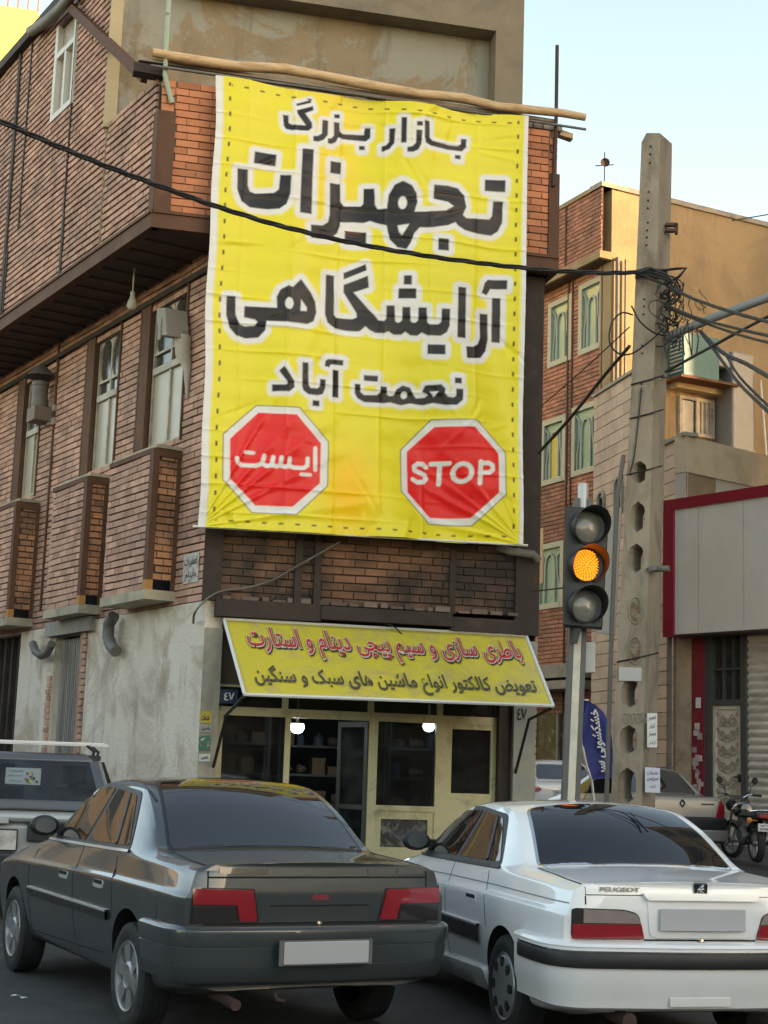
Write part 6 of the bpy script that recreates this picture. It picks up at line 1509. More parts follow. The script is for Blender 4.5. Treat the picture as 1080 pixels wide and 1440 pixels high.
def bumper(car, m, x_side, prof, zr, yw=.80, xr=-.02, name='rear_bumper', bow=.05, arc=.16, xfront=None):
    """sweep prof [(out,z)] round the tail from side to side"""
    path = [(x_side, yw + .015), (x_side * .6, yw + .02), (arc + .05, yw + .018)]
    for k in range(1, 8): a = k / 8 * math.pi / 2; path.append((arc * (1 - math.sin(a)) + xr + .03, yw - arc * .75 + (arc * .75 + .015) * math.cos(a)))
    for y in (.5, .25, 0): path.append((xr + .03 - bow * (1 - (y / .64) ** 2), y))
    path += [(x, -y) for x, y in reversed(path[:-1])]
    P = [Vector((x, y, 0)) for x, y in path]; n = len(P); k = len(prof); vs = []
    for i in range(n):
        d = (P[min(i + 1, n - 1)] - P[max(i - 1, 0)]).normalized(); o = Vector((-d.y, d.x, 0)); o = -o
        if o.dot(P[i] - Vector((1.0, 0, 0))) < 0: o = -o
        for out, z in prof: vs.append(P[i] + o * out + Vector((0, 0, z)))
    mb = MB(); fs = [(i * k + j, i * k + (j + 1) % k, (i + 1) * k + (j + 1) % k, (i + 1) * k + j) for i in range(n - 1) for j in range(k)]
    mb.add(vs, fs + [tuple(range(k)), tuple((n - 1) * k + j for j in range(k - 1, -1, -1))]); return mb.build(name, m, car.t, smooth=38)

# ---- grey saloon
C1 = Car('grey_sedan', 'dark grey saloon with red and black tail lamps, seen from behind on the left', 'car', -.276, 8.91, R(27.3))
M_gp = paint('paint_graphite', (.048, .059, .062), .3, .30, .85, dust=.10, dcol=(.10, .095, .085))
M_sg1 = glass('saloon_glass', (.012, .013, .014), .015, .03); M_sg1.node_tree.nodes['Principled BSDF'].inputs['IOR'].default_value = 1.75
K1 = dict(sg=M_sg1, paint=M_gp, rim='spoke', nr=6, waist=M_bright, rubw=.06, handle=M_bright, seal=M_trim)
D1 = dict(L=4.40, deck=.975, H=1.435, wr=.308, wz=-.042, xg0=.76, xr0=1.40, xr1=2.35, xw=3.15, sh=.80, xa=.90, wb=2.67,
          gA=(1.12, 3.02, 2.42, 2.0, 1.42), gB=(2.05, 1.93), gC=(1.40, 1.60),
          gaps=[[(2.06, .95), (2.06, .72), (2.02, .32)], [(1.30, .93), (1.24, .8), (1.2, .62)], [(2.06, .32), (3.1, .30)], [(3.12, .92), (3.16, .7), (3.14, .3)], [(1.4, .34), (2.02, .32)]],
          rub=(1.28, 3.12, .575), handles=(1.50, 2.28), mir=2.88)
sedan(C1, K1, D1, False)
t = C1.t
bumper(C1, M_gp, .56, [(0, .35), (.02, .335), (.035, .35), (.05, .425), (.046, .427), (.046, .433), (.052, .435), (.062, .52), (.057, .523), (.057, .530), (.063, .533), (.075, .60), (.072, .618), (.05, .632), (0, .635)], 0, yw=.80, xr=-.02)
M_tred = mat('lamp_red', (.26, .010, .018), .2, var=.12, vs=8, bump=.05, bs=200, coat=1); M_tblk = mat('lamp_smoked', (.02, .018, .018), .25, var=.1, bump=.05, coat=1); M_tclr = mat('lamp_clear', (.26, .21, .185), .2, var=.15, vs=10, coat=1, bump=.05)
for sg in (1, -1):
    f = lambda P: [(sg * a, b) for a, b in P]
    C1.shell('lamp_surround', f([(.775, .842), (.41, .834), (.37, .652), (.775, .648)]), 'B', .006, M_tblk, step=.05)
    C1.shell('tail_lamp', f([(.768, .835), (.42, .826), (.385, .660), (.49, .660), (.51, .748), (.768, .752)]), 'B', .014, M_tred, step=.04)
    C1.shell('fog_lamp', f([(.768, .742), (.523, .738), (.503, .660), (.768, .656)]), 'B', .012, M_tblk, step=.04)
C1.strip('boot_gap', [(-.70, .645), (.70, .645)], 'B', .010, .002, M_arch)
C1.strip('boot_gap', [(-.69, .895), (.69, .895)], 'B', .012, .002, M_arch)
C1.strip('boot_gap', [(-.31, .74), (.31, .74)], 'B', .009, .002, M_arch)
for sg in (1, -1):
    C1.strip('boot_gap', [(.02, sg * .685), (.3, sg * .69), (.7, sg * .66)], 'T', .011, .002, M_arch)
    C1.strip('boot_gap', [(sg * .685, .93), (sg * .685, .84)], 'B', .011, .002, M_arch)
C1.shell('badge', [(.62, .945), (.33, .942), (.33, .912), (.62, .915)], 'B', .006, M_tblk, step=.05); 
for a, b in ((-.30, -.47), (-.49, -.66)): C1.shell('badge', [(a, .942), (b, .942), (b, .912), (a, .912)], 'B', .006, mat('badge_dim', (.05, .055, .055), .4, bump=.2), step=.05)
h, n = C1.cast((0, .62), 'B'); mb = MB(); mb.lathe(h + Vector((-.0, 0, .015)), (-1, 0, 0), [(.018, 0), (.018, .014), (0, .016)], 14); mb.build('boot_lock', M_chrome, t, smooth=40)
C1.shell('emblem', rounded([(-.05, .80), (.05, .80), (.05, .77), (-.05, .77)], .01), 'B', .003, mat('emblem_faded_red', (.20, .03, .04), .4, bump=0), step=.04)
mb = MB(); mb.box(-.148, -.138, -.255, .315, .435, .57); pl_ = mb.build('plate_holder', mat('holder_grey', (.12, .12, .115), .6), t); 
mb = MB(); mb.box(-.156, -.1482, -.23, .29, .442, .562); mb.build('number_plate', M_platm, t, bevel=.004)
mb = MB(); mb.tube([(.3, .52, .24), (.1, .52, .235), (-.06, .52, .225)], .030, 14); mb.build('exhaust', M_rust, t, 40)
mb = MB(); mb.tube([(-.03, .28, .28), (-.06, .28, .25), (-.055, .24, .235), (-.02, .22, .24)], .010, 6); mb.build('tow_eye', M_rust, t, 50)
C1.shell('fuel_flap', [(.46 + .07 * math.cos(k * math.pi / 8), .70 + .07 * math.sin(k * math.pi / 8)) for k in range(16)], 'L', .0025, M_gp, step=.05)
C1.shell('roof_edge', rounded([(1.2, .60), (2.4, .60), (2.4, .585), (1.2, .585)], .01), 'T', .004, M_trim, step=.1)

# ---- white saloon
C2 = Car('white_sedan', 'white saloon with black bumper strip and lettered boot lid, in the right foreground', 'car', 1.854, 8.785, R(14.5), -.042)
M_wp = paint('paint_white', (.82, .815, .79), 0, .35, 1, dust=.35, dcol=(.36, .33, .28))
K2 = dict(sg=glass('tinted_glass', (.008, .008, .009), .015, .03), paint=M_wp, rim='cap', nr=8, waist=M_trim, rubw=.115, handle=M_wp, seal=M_chrome)
D2 = dict(D1); D2.update(gt=-.02, wz=0, wr=.30, H=1.405, L=4.48, deck=.985, xg0=.86, xr0=1.50, xr1=2.42, xw=3.2, sh=.815, xa=.97, gA=(1.20, 3.07, 2.48, 2.1, 1.52), gB=(2.13, 2.0), gC=(1.48, 1.68),
          gaps=[[(2.14, .96), (2.14, .72), (2.10, .32)], [(1.38, .95), (1.32, .8), (1.28, .62)], [(2.14, .32), (3.18, .30)], [(3.2, .93), (3.24, .7), (3.22, .3)], [(1.46, .34), (2.10, .32)]],
          rub=(1.40, 3.15, .56), handles=(1.58, 2.36), mir=2.95)
sedan(C2, K2, D2, True)
t = C2.t
bumper(C2, M_wp, .60, [(0, .325), (.03, .31), (.055, .325), (.06, .39), (.075, .44), (.078, .52), (.078, .64), (.085, .645), (.075, .66), (.05, .668), (0, .67)], 0, yw=.80, xr=-.03)
bumper(C2, M_trim, .50, [(.06, .535), (.092, .535), (.098, .548), (.098, .602), (.092, .615), (.06, .615)], 0, yw=.80, xr=-.03, name='bumper_strip')
bumper(C2, M_chrome, .52, [(.07, .616), (.088, .617), (.088, .625), (.07, .627)], 0, yw=.80, xr=-.03, name='bumper_brightwork')
for sg in (1, -1):
    f = lambda P: [(sg * a, b) for a, b in P]
    C2.shell('lamp_surround', f(rounded([(.772, .842), (.46, .836), (.378, .815), (.338, .675), (.772, .675)], .03)), 'B', .004, M_tblk, step=.05)
    C2.shell('indicator_lamp', f([(.705, .834), (.46, .828), (.388, .810), (.366, .762), (.705, .764)]), 'B', .011, M_tclr, step=.04)
    C2.shell('side_marker', f([(.768, .834), (.712, .834), (.712, .764), (.768, .764)]), 'B', .0105, M_tblk, step=.04)
    C2.shell('tail_lamp', f([(.768, .758), (.362, .756), (.343, .680), (.768, .680)]), 'B', .013, M_tred, step=.04)
    C2.strip('boot_gap', [(.03, sg * .69), (.3, sg * .70), (.8, sg * .68)], 'T', .010, .002, M_arch)
    C2.strip('boot_gap', [(sg * .69, .95), (sg * .69, .86)], 'B', .010, .002, M_arch)
    C2.strip('waist_line', [(.05, .865), (1.2, .875), (2.2, .868), (3.4, .85)], 'L' if sg > 0 else 'R', .009, .0015, mat('seam_grey', (.2, .2, .2), .6, bump=0) if sg > 0 else M_trim)
C2.strip('boot_gap', [(-.34, .672), (.34, .672)], 'B', .010, .002, M_arch)
C2.strip('boot_gap', [(-.69, .912), (-.3, .912)], 'B', .006, .002, mat('seam_soft', (.28, .28, .27), .6, bump=0)); C2.strip('boot_gap', [(.3, .912), (.69, .912)], 'B', .006, .002, M_trim)
C2.shell('plate_recess', rounded([(-.33, .90), (.33, .90), (.31, .70), (.27, .685), (-.27, .685), (-.31, .70)], .03), 'B', .010, M_wp, step=.05)
C2.shell('plate_brow', rounded([(-.36, .925), (.36, .925), (.33, .885), (-.33, .885)], .015), 'B', .030, M_wp, step=.05, thick=.03)
h, n = C2.cast((0, .80), 'B'); mb = MB(); x0 = h.x - .012 - .012
mb.box(x0 - .008, x0 + .004, -.26, .26, .725, .845); mb.build('number_plate', M_platm, t, bevel=.004)
h, n = C2.cast((0, .66), 'B'); mb = MB(); mb.lathe(h + Vector((-.0, 0, -.0)), (-1, 0, 0), [(.02, 0), (.02, .016), (0, .018)], 14); mb.build('boot_lock', M_chrome, t, smooth=40)
C2.shell('emblem_shield', rounded([(-.042, .985), (.042, .985), (.036, .91), (0, .895), (-.036, .91)], .008), 'B', .012, M_tblk, step=.04)
mb = MB(); h, n = C2.cast((0, .945), 'B'); X_ = h.x - .016
def lion(P, r): mb.tube([(X_, a, b) for a, b in P], r, 6)
lion([(.012, .912), (.006, .93), (.012, .948), (.0, .962)], .006); lion([(.0, .962), (-.014, .972)], .007); lion([(.008, .948), (-.016, .952), (-.022, .944)], .0035); lion([(.008, .94), (-.014, .936), (-.02, .926)], .0035); lion([(.01, .925), (-.006, .915), (-.012, .906)], .004); lion([(.012, .918), (.024, .93), (.022, .95)], .003)
mb.build('lion_emblem', M_chrome, t, smooth=50)
mb = MB(); 
def onboot(x, y): hh_, nn_ = C2.cast((.605 - x * .235, .930 + y * .024), 'B'); return hh_ + nn_ * .010
lay_text(mb, 'PEUGEOT', onboot, (0, 1, 0, 1), .035); 
n0 = len(mb.v); mb.build('boot_lettering', mat('letter_chrome_dark', (.12, .12, .12), .3, metal=.7, bump=0), t, recalc=False)
mb = MB(); mb.tube([(.2, .46, .26), (-.06, .46, .255)], .042, 14); mb.build('exhaust', M_rust, t, 40)
for sg in (1, -1): C2.shell('sill_skirt', rounded([(1.32, .36), (3.1, .33), (3.1, .21), (1.32, .20)], .05), 'L' if sg > 0 else 'R', .03, M_wp, thick=.02, step=.08)
mb = MB(); mb.box(-.118, -.112, -.11, .25, .335, .385); mb.build('tow_cover', M_wp, t, bevel=.004)
# ---- hatchback, silver saloon and the grey estate further off, from the same kind of cage
def far_car(name, label, X, Y, yaw, z, d, pm):
    c = Car(name, label, 'car', X, Y, yaw, z); W = d['W'] / 1.69; zd, H, L = d['deck'], d['H'], d['L']
    def stn(x, sh, belt, dz, e7, e8, nar=1, zl=0): return (x, [(0, .24 + zl), (.62 * W * nar, .22 + zl), (.78 * W * nar, .27 + zl), (.82 * W * nar, .40), (.845 * W * nar, .60), (.835 * W * nar, sh), (belt[0] * W, belt[1]), (e7[0] * W, e7[1]), (e8[0] * W, e8[1]), (0, dz)])
    b = d['tail']; g0, g1, r1, w_ = d['g0'], d['g1'], d['r1'], d['w']
    ST = [stn([.09, .09, .09, .05, .02, .01, .02, .05, .03, .02], zd - .16, (.76, zd - .05), zd, (.69, zd - .02), (.38, zd), .95, .06),
          stn(max(.1, b * .5), zd - .15, (.78, zd - .03), zd + .02, (.70, zd + .005), (.38, zd + .02)),
          stn([g0] * 8 + [g0 - .04, g0 - .06], zd - .15, (.785, zd - .02), zd + .05, (.69, zd + .03), (.38, zd + .045)),
          stn([(g0 + g1) / 2] * 10, zd - .15, (.78, zd - .02), (zd + H) / 2 + .04, (.64, (zd + H) / 2 + .01), (.37, (zd + H) / 2 + .03)),
          stn([g1] * 10, zd - .15, (.775, zd - .02), H - .02, (.58, H - .075), (.35, H - .03)),
          stn([(g1 + r1) / 2] * 10, zd - .15, (.775, zd - .03), H, (.58, H - .05), (.35, H - .01)),
          stn([r1] * 10, zd - .16, (.77, zd - .04), H - .03, (.57, H - .08), (.35, H - .04)),
          stn([w_] * 10, zd - .17, (.765, zd - .07), zd - .02, (.70, zd - .05), (.40, zd - .03)),
          stn(L - .3, zd - .27, (.72, zd - .2), zd - .16, (.66, zd - .18), (.38, zd - .16)),
          stn([L - .05] * 10, zd - .33, (.64, zd - .3), zd - .26, (.58, zd - .27), (.36, zd - .26), .9, .04)]
    c.setbody(ST, {5: .3, 6: .45, 7: (.4, 0, 6), 1: .4}, {0: .7, 2: (.5, 7, 9), 4: (.3, 7, 9), 9: .6}, [pm, M_arch], [(d['xa'], .31, .345), (d['xa'] + d['wb'], .31, .345)])
    for x in (d['xa'], d['xa'] + d['wb']):
        for sg in (1, -1): c.wheel(x, sg * .73 * W, .305, sg, n=7)
    for v in 'LR':
        A = d['side']; c.shell('side_window', rounded(A, .06), v, .006, M_cg, step=.09)
        bx = d['bx']; c.strip('door_pillar', [(bx, zd), (bx - .1, H - .1)], v, .07, .012, M_trim)
        c.strip('panel_gap', [(bx, zd - .02), (bx, .35)], v, .012, .003, M_arch)
    rw = d['rwin']
    c.shell('rear_window', rounded(rw, .06), d['rv'], .007, M_cg, step=.09)
    fw0, fw1 = r1 + .08, w_ - .02; c.shell('windscreen', rounded([(fw0, -.5 * W), (fw1, -.62 * W), (fw1 + .05, 0), (fw1, .62 * W), (fw0, .5 * W), (fw0 + .03, 0)], .05), 'T', .006, M_cg, step=.09)
    return c
M_sil = paint('paint_champagne_silver', (.46, .435, .40), .5, .35, 1, dust=.3); M_hw = paint('paint_white_far', (.70, .70, .70), 0, .35, 1, dust=.2)
# silver saloon
D3 = dict(L=4.25, W=1.72, deck=1.03, H=1.525, tail=.3, g0=.62, g1=1.12, r1=2.3, w=3.05, xa=.85, wb=2.63, bx=1.95, side=[(1.0, 1.04), (2.95, 1.0), (2.35, 1.42), (1.35, 1.44)], rwin=[(.60, -.62), (1.06, -.49), (1.09, 0), (1.06, .49), (.60, .62), (.56, 0)], rv='T')
q = at(960, 1100, 27.4); zc_ = terr(q.y)
C3 = far_car('silver_sedan', 'champagne silver saloon parked beyond the concrete pole', q.x, q.y, R(19), zc_, D3, M_sil)
for sg in (1, -1): C3.shell('tail_lamp', [(sg * a, b) for a, b in rounded([(.80, 1.0), (.70, .97), (.63, .70), (.79, .70)], .03)], 'B', .012, M_tred, step=.06)
bumper(C3, M_trim, .5, [(0, .30), (.03, .28), (.07, .32), (.08, .5), (.085, .66), (.05, .70), (0, .70)], 0, yw=.81, xr=-.01)
bumper(C3, M_sil, .48, [(.05, .30), (.09, .33), (.095, .48), (.06, .52)], 0, yw=.81, xr=-.01, name='bumper_skirt')
mb = MB()
h, n = C3.cast((0, .93), 'B'); X_ = h.x - .012
P = [(X_, 0, .98), (X_, .045, .92), (X_, 0, .86), (X_, -.045, .92)]
for a, b in zip(P, P[1:] + P[:1]): mb.tube([a, b], .012, 6)
mb.build('diamond_emblem', M_trim, C3.t)
C3.shell('badge', [(-.36, .925), (-.60, .925), (-.60, .90), (-.36, .90)], 'B', .004, M_trim)
C3.strip('boot_gap', [(-.62, .70), (.62, .70)], 'B', .015, .003, M_arch)
# white hatchback
D4 = dict(L=3.83, W=1.65, deck=1.0, H=1.46, tail=.16, g0=.17, g1=.55, r1=1.95, w=2.75, xa=.62, wb=2.44, bx=1.6, side=[(.62, 1.03), (2.62, .98), (2.05, 1.36), (.85, 1.38)], rwin=[(-.58, 1.05), (.58, 1.05), (.50, 1.34), (-.50, 1.34)], rv='B')
q = at(797, 1100, 33.0)
C4 = far_car('white_hatchback', 'white hatchback parked behind the signal post', q.x, q.y, R(11), terr(q.y), D4, M_hw)
for sg in (1, -1): C4.shell('tail_lamp', [(sg * a, b) for a, b in rounded([(.80, .96), (.62, .93), (.50, .84), (.60, .78), (.80, .80)], .04)], 'B', .012, M_tred, step=.05)
bumper(C4, M_hw, .4, [(0, .32), (.03, .30), (.08, .34), (.085, .6), (.05, .64), (0, .64)], 0, yw=.78, xr=-.01)
h, n = C4.cast((0, .78), 'B'); mb = MB(); mb.box(h.x - .02, h.x - .01, -.26, .26, .72, .83); mb.build('number_plate', M_platm, C4.t)
tb = MB(); lay_text(tb, '٣٥ ب ٧٤', lambda x, y: Vector((h.x - .023, .22 - .44 * x, .735 + .08 * y)), (0, 1, 0, 1), .02); tb.build('lettering', M_ink, C4.t, recalc=False)
C4.strip('plate_brow', [(-.3, .86), (.3, .86)], 'B', .05, .02, M_hw)
# grey estate on the left: hollow cabin one can see through, roof bar, notice in its window
YE = 16.2
Pe = lambda x, y, d=0: at(x, y, YE + d)
qe = Pe(35, 1100); es = thing('estate_car', 'silver grey estate car with roof bars at the left edge, notice in its rear window', 'car', (qe.x, qe.y, 0), R(8)); 
def EL(x, y, dd=0):           # photo pixel on the tail plane -> local coordinates (x right, y away, z up)
    v = Matrix.Rotation(-R(8), 3, 'Z') @ (Pe(x, y, dd) - Vector((qe.x, qe.y, 0))); return v
zE = lambda y: EL(60, y).z
xr = EL(166, 1120).x; xl_ = -xr * 1.0 - .0; 
xl_ = xr - 1.78; zroof, zw1, zw0, zbelt, zbot = zE(1058), zE(1069), zE(1125), zE(1140), .38
M_es = paint('paint_grey_silver', (.38, .385, .37), .3, .35, 1, dust=.3); M_esd = paint('paint_dark_band', (.07, .072, .075), .3, .4, 1)
cx_ = (xl_ + xr) / 2; tr = EL(133, 1062).x; tw_ = (tr - cx_)
def frus(mb, y0, y1, z0, z1, hw0, hw1, yy0=None, yy1=None, m=0):
    a0 = yy0 if yy0 is not None else y0; a1 = yy1 if yy1 is not None else y1
    mb.hexa([(cx_ - hw0, y0, z0), (cx_ + hw0, y0, z0), (cx_ + hw0, y1, z0), (cx_ - hw0, y1, z0), (cx_ - hw1, a0, z1), (cx_ + hw1, a0, z1), (cx_ + hw1, a1, z1), (cx_ - hw1, a1, z1)], m)
hb = (xr - xl_) / 2
mb = MB(); frus(mb, .06, 4.4, .36, zbelt - .12, hb - .05, hb); frus(mb, .0, 4.38, zbelt - .119, zbelt, hb, hb - .05, .03, 4.2)
eb = mb.build('body', M_es, es, smooth=30, bevel=.05, world=False)
mb = MB(); frus(mb, .02, 2.9, zbelt + .001, zw0, hb - .05, hb - .09, .06, 2.85); mb.build('waist_band', M_esd, es, bevel=.02, world=False)
mb = MB(); frus(mb, .40, 2.3, zw1 - .02, zroof, tw_ + .02, tw_ - .12, .46, 2.2); ro_ = mb.build('roof', M_esd, es, smooth=40, bevel=.04, world=False)
mb = MB(); hw0, hw1 = hb - .09, tw_ + .02
for sg in (-1, 1):
    for y0, y1, w_ in ((.07, .41, .09), (1.1, 1.15, .10), (2.75, 2.2, .10)):
        a = Vector((cx_ + sg * hw0, y0, zw0)); b = Vector((cx_ + sg * hw1, y1, zw1)); iw = Vector((-sg * w_, 0, 0)); dp = Vector((0, .10, 0)); mb.hexa([a, a + iw, a + iw + dp, a + dp, b, b + iw, b + iw + dp, b + dp])
mb.each('pillar', M_esd, es, bevel=.008, world=False)
M_cab = clear_glass('cabin_glass', (.68, .72, .72), .05)
mb = MB()
mb.add([(cx_ - hw0 + .08, .075, zw0), (cx_ + hw0 - .08, .075, zw0), (cx_ + hw1 - .08, .415, zw1), (cx_ - hw1 + .08, .415, zw1)], [(0, 1, 2, 3)]); mb.build('rear_window', M_cab, es, world=False)
mb = MB()
for sg in (-1, 1): mb.add([(cx_ + sg * (hw0 - .03), .16, zw0), (cx_ + sg * (hw0 - .03), 2.8, zw0), (cx_ + sg * (hw1 - .03), 2.25, zw1), (cx_ + sg * (hw1 - .03), .5, zw1)], [(0, 1, 2, 3)])
mb.add([(cx_ - hw0, 2.82, zw0), (cx_ + hw0, 2.82, zw0), (cx_ + hw1, 2.27, zw1), (cx_ - hw1, 2.27, zw1)], [(0, 1, 2, 3)])
mb.build('cabin_window', M_cab, es, world=False)
mb = MB()
for sg in (-1, 1):
    x = cx_ + sg * .38
    mb.box(x - .24, x + .24, 1.35, 1.5, zw0 - .5, zw0 + .10); mb.box(x - .13, x + .13, 1.37, 1.47, zw0 + .14, zw0 + .34); mb.box(x - .05, x + .05, 1.40, 1.44, zw0 + .09, zw0 + .15)
mb.build('seat', mat('seat_dark', (.02, .02, .021), .9, bump=.2), es, bevel=.04, world=False)
mb = MB(); mb.box(cx_ - hb + .1, cx_ + hb - .1, .2, 2.7, zbelt - .3, zbelt - .05); mb.build('cabin_floor', M_esd, es, world=False)
mb = MB(); rz = zE(1043)
bar0, bar1 = cx_ * 2 - EL(143, 1043).x, EL(143, 1043).x
for y in (.75, 1.9): mb.box(bar0, bar1, y, y + .045, rz - .015, rz + .015)
mb.build('roof_bar', M_white, es, bevel=.005, world=False)
mb = MB()
for y in (.75, 1.9):
    for sg in (-1, 1): 
        x = cx_ + sg * (tw_ - .06); mb.tube([(x, y + .02, zroof - .05), (x + sg * .02, y + .02, zroof + .03), (x - sg * .06, y + .02, rz - .01)], .02, 6); mb.box(x - .05, x + .05, y - .02, y + .06, zroof - .06, zroof - .01)
mb.build('bar_foot', M_trim, es, world=False)
p0, p1 = EL(39, 1155), EL(112, 1186); mb = MB(); mb.box(p0.x, p1.x, -.012, .03, p1.z, p0.z); fb = mb.build('lamp_bezel', M_trim, es, bevel=.012, world=False)
mb = MB(); mb.box(p0.x + .05, p1.x - .02, -.016, -.013, p1.z + .02, p0.z - .04); mb.build('tail_lamp', M_tblk, es, world=False)
p0, p1 = EL(-64, 1165), EL(22, 1195); mb = MB(); mb.box(p0.x - .015, p1.x + .01, -.014, .02, p1.z - .012, p0.z + .015); mb.build('plate_surround', M_trim, es, bevel=.01, world=False)
mb = MB(); mb.box(p0.x, p1.x, -.022, -.0142, p1.z, p0.z); pl_ = mb.build('number_plate', mat('plate_dusty', (.55, .53, .48), .5, col2=(.30, .27, .22), c2p=(.45, .6), c2s=6, bump=.05), es, world=False)
p0, p1 = EL(-20, 1149), EL(12, 1158); mb = MB(); mb.box(p0.x, p1.x, -.012, .02, p1.z, p0.z); mb.build('badge', mat('badge_satin', (.42, .41, .38), .4, metal=.3, bump=.2), es, bevel=.004, world=False)
mb = MB(); mb.box(cx_ - hb - .02, cx_ + hb + .02, -.10, .05, .42, zE(1200)); mb.build('rear_bumper', M_trim, es, bevel=.03, world=False)
for sg in (-1, 1):
    for y in (.85, 3.5):
        mb = MB(); mb.lathe((cx_ + sg * (hb - .24), y, .32), (sg, 0, 0), [(0, 0), (.32, 0), (.32, .22), (.2, .225), (0, .2)], 28); mb.build('wheel', M_tyre, es, smooth=40, world=False)
# notice taped inside the estate's rear window
def gl_pt(px, py, off=.012):
    z = zE(py); k = (z - zw0) / (zw1 - zw0); v = Vector((EL(px, py).x, .075 + .34 * k + off, z)); return Matrix.Rotation(R(8), 3, 'Z') @ v + Vector((qe.x, qe.y, 0))
a = [gl_pt(4, 1104), gl_pt(54, 1105), gl_pt(54, 1081), gl_pt(4, 1081)]
mb = MB(); mb.prism(a, (0, .004, 0)); nt_ = tag(mb.build('window_notice', M_paper), "white printed notice with a small flower picture in the estate car's rear window", 'notice')
fn = lambda x, y: (a[0] * (1 - x) + a[1] * x) * (1 - y) + (a[3] * (1 - x) + a[2] * x) * y + Vector((0, -.008, 0))
mb = MB()
for t_, pd in (('تعمیرات', (.10, .50, .74, .88)), ('خدمات کولر', (.08, .48, .46, .58)), ('تلفن تماس', (.12, .46, .14, .26))): lay_text(mb, t_, fn, pd, .01, True)
mb.build('lettering', M_ink, nt_, recalc=False)
mb = MB(); rr = random.Random(3)
for k in range(14):
    c = (.74 + rr.gauss(0, .08), .5 + rr.gauss(0, .15)); mb.add([fn(c[0] + .05 * math.cos(j) * rr.uniform(.6, 1), c[1] + .11 * math.sin(j) * rr.uniform(.6, 1)) + Vector((0, -.0006 * k, 0)) for j in np.linspace(0, 5.3, 7)], [tuple(range(7))], k % 3)
mb.build('picture', [mat('pic_ochre', (.40, .28, .06), .7, bump=0), M_ink, mat('pic_green', (.10, .13, .07), .7, bump=0)], nt_, recalc=False)

# ================================================================== MOTORCYCLE
q = at(1064, 1213, 26.6); zm = q.z
mo = thing('motorcycle', 'black motorcycle with red tail lamp parked in front of the roller shutter', 'motorcycle', (q.x, q.y, zm), R(90) + R(4)); ORG[mo.name] = Vector((0, 0, 0))
B = lambda mb, n, m, p=mo, **k: mb.build(n, m, p, smooth=k.get('smooth', 40), bevel=k.get('bevel'))
def mwheel(c, r, w_, ax):
    mb = MB(); ax = Vector(ax).normalized(); mb.lathe(Vector(c) - ax * w_ / 2, ax, [(r * .80, 0), (r * .95, .005), (r, w_ * .3), (r, w_ * .7), (r * .95, w_ - .005), (r * .80, w_), (r * .78, w_ * .5), (r * .80, 0)], 32); wh = B(mb, 'wheel', M_tyre)
    mb = MB(); mb.lathe(Vector(c) - ax * w_ / 2, ax, [(r * .80, .01), (r * .72, .015), (r * .72, w_ - .015), (r * .80, w_ - .01)], 32); mb.lathe(Vector(c) - ax * .07, ax, [(0, 0), (.05, 0), (.05, .14), (0, .14)], 14)
    u_ = ax.orthogonal().normalized(); v_ = ax.cross(u_)
    for k in range(5): t = 2 * math.pi * k / 5; d = u_ * math.cos(t) + v_ * math.sin(t); mb.tube([Vector(c) + d * .04, Vector(c) + d * r * .75], .018, 6)
    B(mb, 'rim', M_rim, wh)
fw = Vector((1.28, .0, .30)); st = R(20); fax = Vector((-math.sin(st), math.cos(st), 0)); fdir = Vector((math.cos(st), math.sin(st), 0))
mwheel((0, 0, .30), .30, .115, (0, 1, 0)); mwheel(fw, .30, .09, fax)
mb = MB()
for a0, a1, r, c, hw_, ax, dr in ((.4, 2.6, .345, (0, 0, .30), .075, Vector((0, 1, 0)), Vector((1, 0, 0))), (.25, 2.3, .335, tuple(fw), .06, fax, fdir)):
    pts = []
    for k in range(13): t = a0 + (a1 - a0) * k / 12; pts.append(Vector(c) + dr * r * math.cos(t) + Vector((0, 0, r * math.sin(t))))
    mb.add([p + ax * s_ * hw_ - (p - Vector(c)) * (0 if s_ == 0 else .06) for p in pts for s_ in (-1, 0, 1)], [(3 * i + k, 3 * i + k + 1, 3 * i + 4 + k, 3 * i + 3 + k) for i in range(12) for k in (0, 1)]).cut()
mb.each('mudguard', mat('guard_black', (.05, .05, .052), .2, metal=.3, bump=0), mo, smooth=40)
mb = MB(); mb.prism([(-.30, -.11, .76), (-.25, -.12, .82), (.15, -.14, .80), (.50, -.10, .76), (.50, -.1, .70), (-.28, -.10, .72)], (0, .22, 0)); B(mb, 'seat', M_trim, bevel=.035)
mb = MB(); mb.lathe((.5, 0, .82), (1, 0, -.05), [(0, 0), (.09, .01), (.13, .08), (.15, .22), (.13, .38), (.06, .44), (0, .45)], 18); B(mb, 'fuel_tank', paint('tank_black', (.015, .015, .016), .2, .2, 1))
mb = MB(); mb.prism([(-.36, -.1, .70), (-.38, -.1, .80), (-.18, -.13, .80), (.2, -.12, .70), (-.1, -.1, .62)], (0, .2, 0)); B(mb, 'tail_cowl', paint('cowl_black', (.02, .02, .021), .2, .2, 1), bevel=.02)
mb = MB(); mb.box(-.41, -.37, -.085, .085, .70, .765); B(mb, 'tail_lamp', M_tred, bevel=.012)
mb = MB(); mb.tube([(-.39, -.1, .82), (-.42, 0, .825), (-.39, .1, .82)], .014, 8); mb.tube([(-.39, -.1, .82), (-.1, -.13, .80)], .012, 6); mb.tube([(-.39, .1, .82), (-.1, .13, .80)], .012, 6); B(mb, 'grab_rail', M_chrome)
mb = MB(); mb.box(-.40, -.393, -.10, .10, .50, .62); pl2 = B(mb, 'number_plate', M_paper)
mb = MB()
for t_, pd in (('١٢٣', (.2, .85, .58, .88)), ('٩٩٧١٤', (.1, .9, .12, .42))): lay_text(mb, t_, lambda x, y: Vector((-.4045, .10 - .2 * x, .50 + .12 * y)), pd, .03)
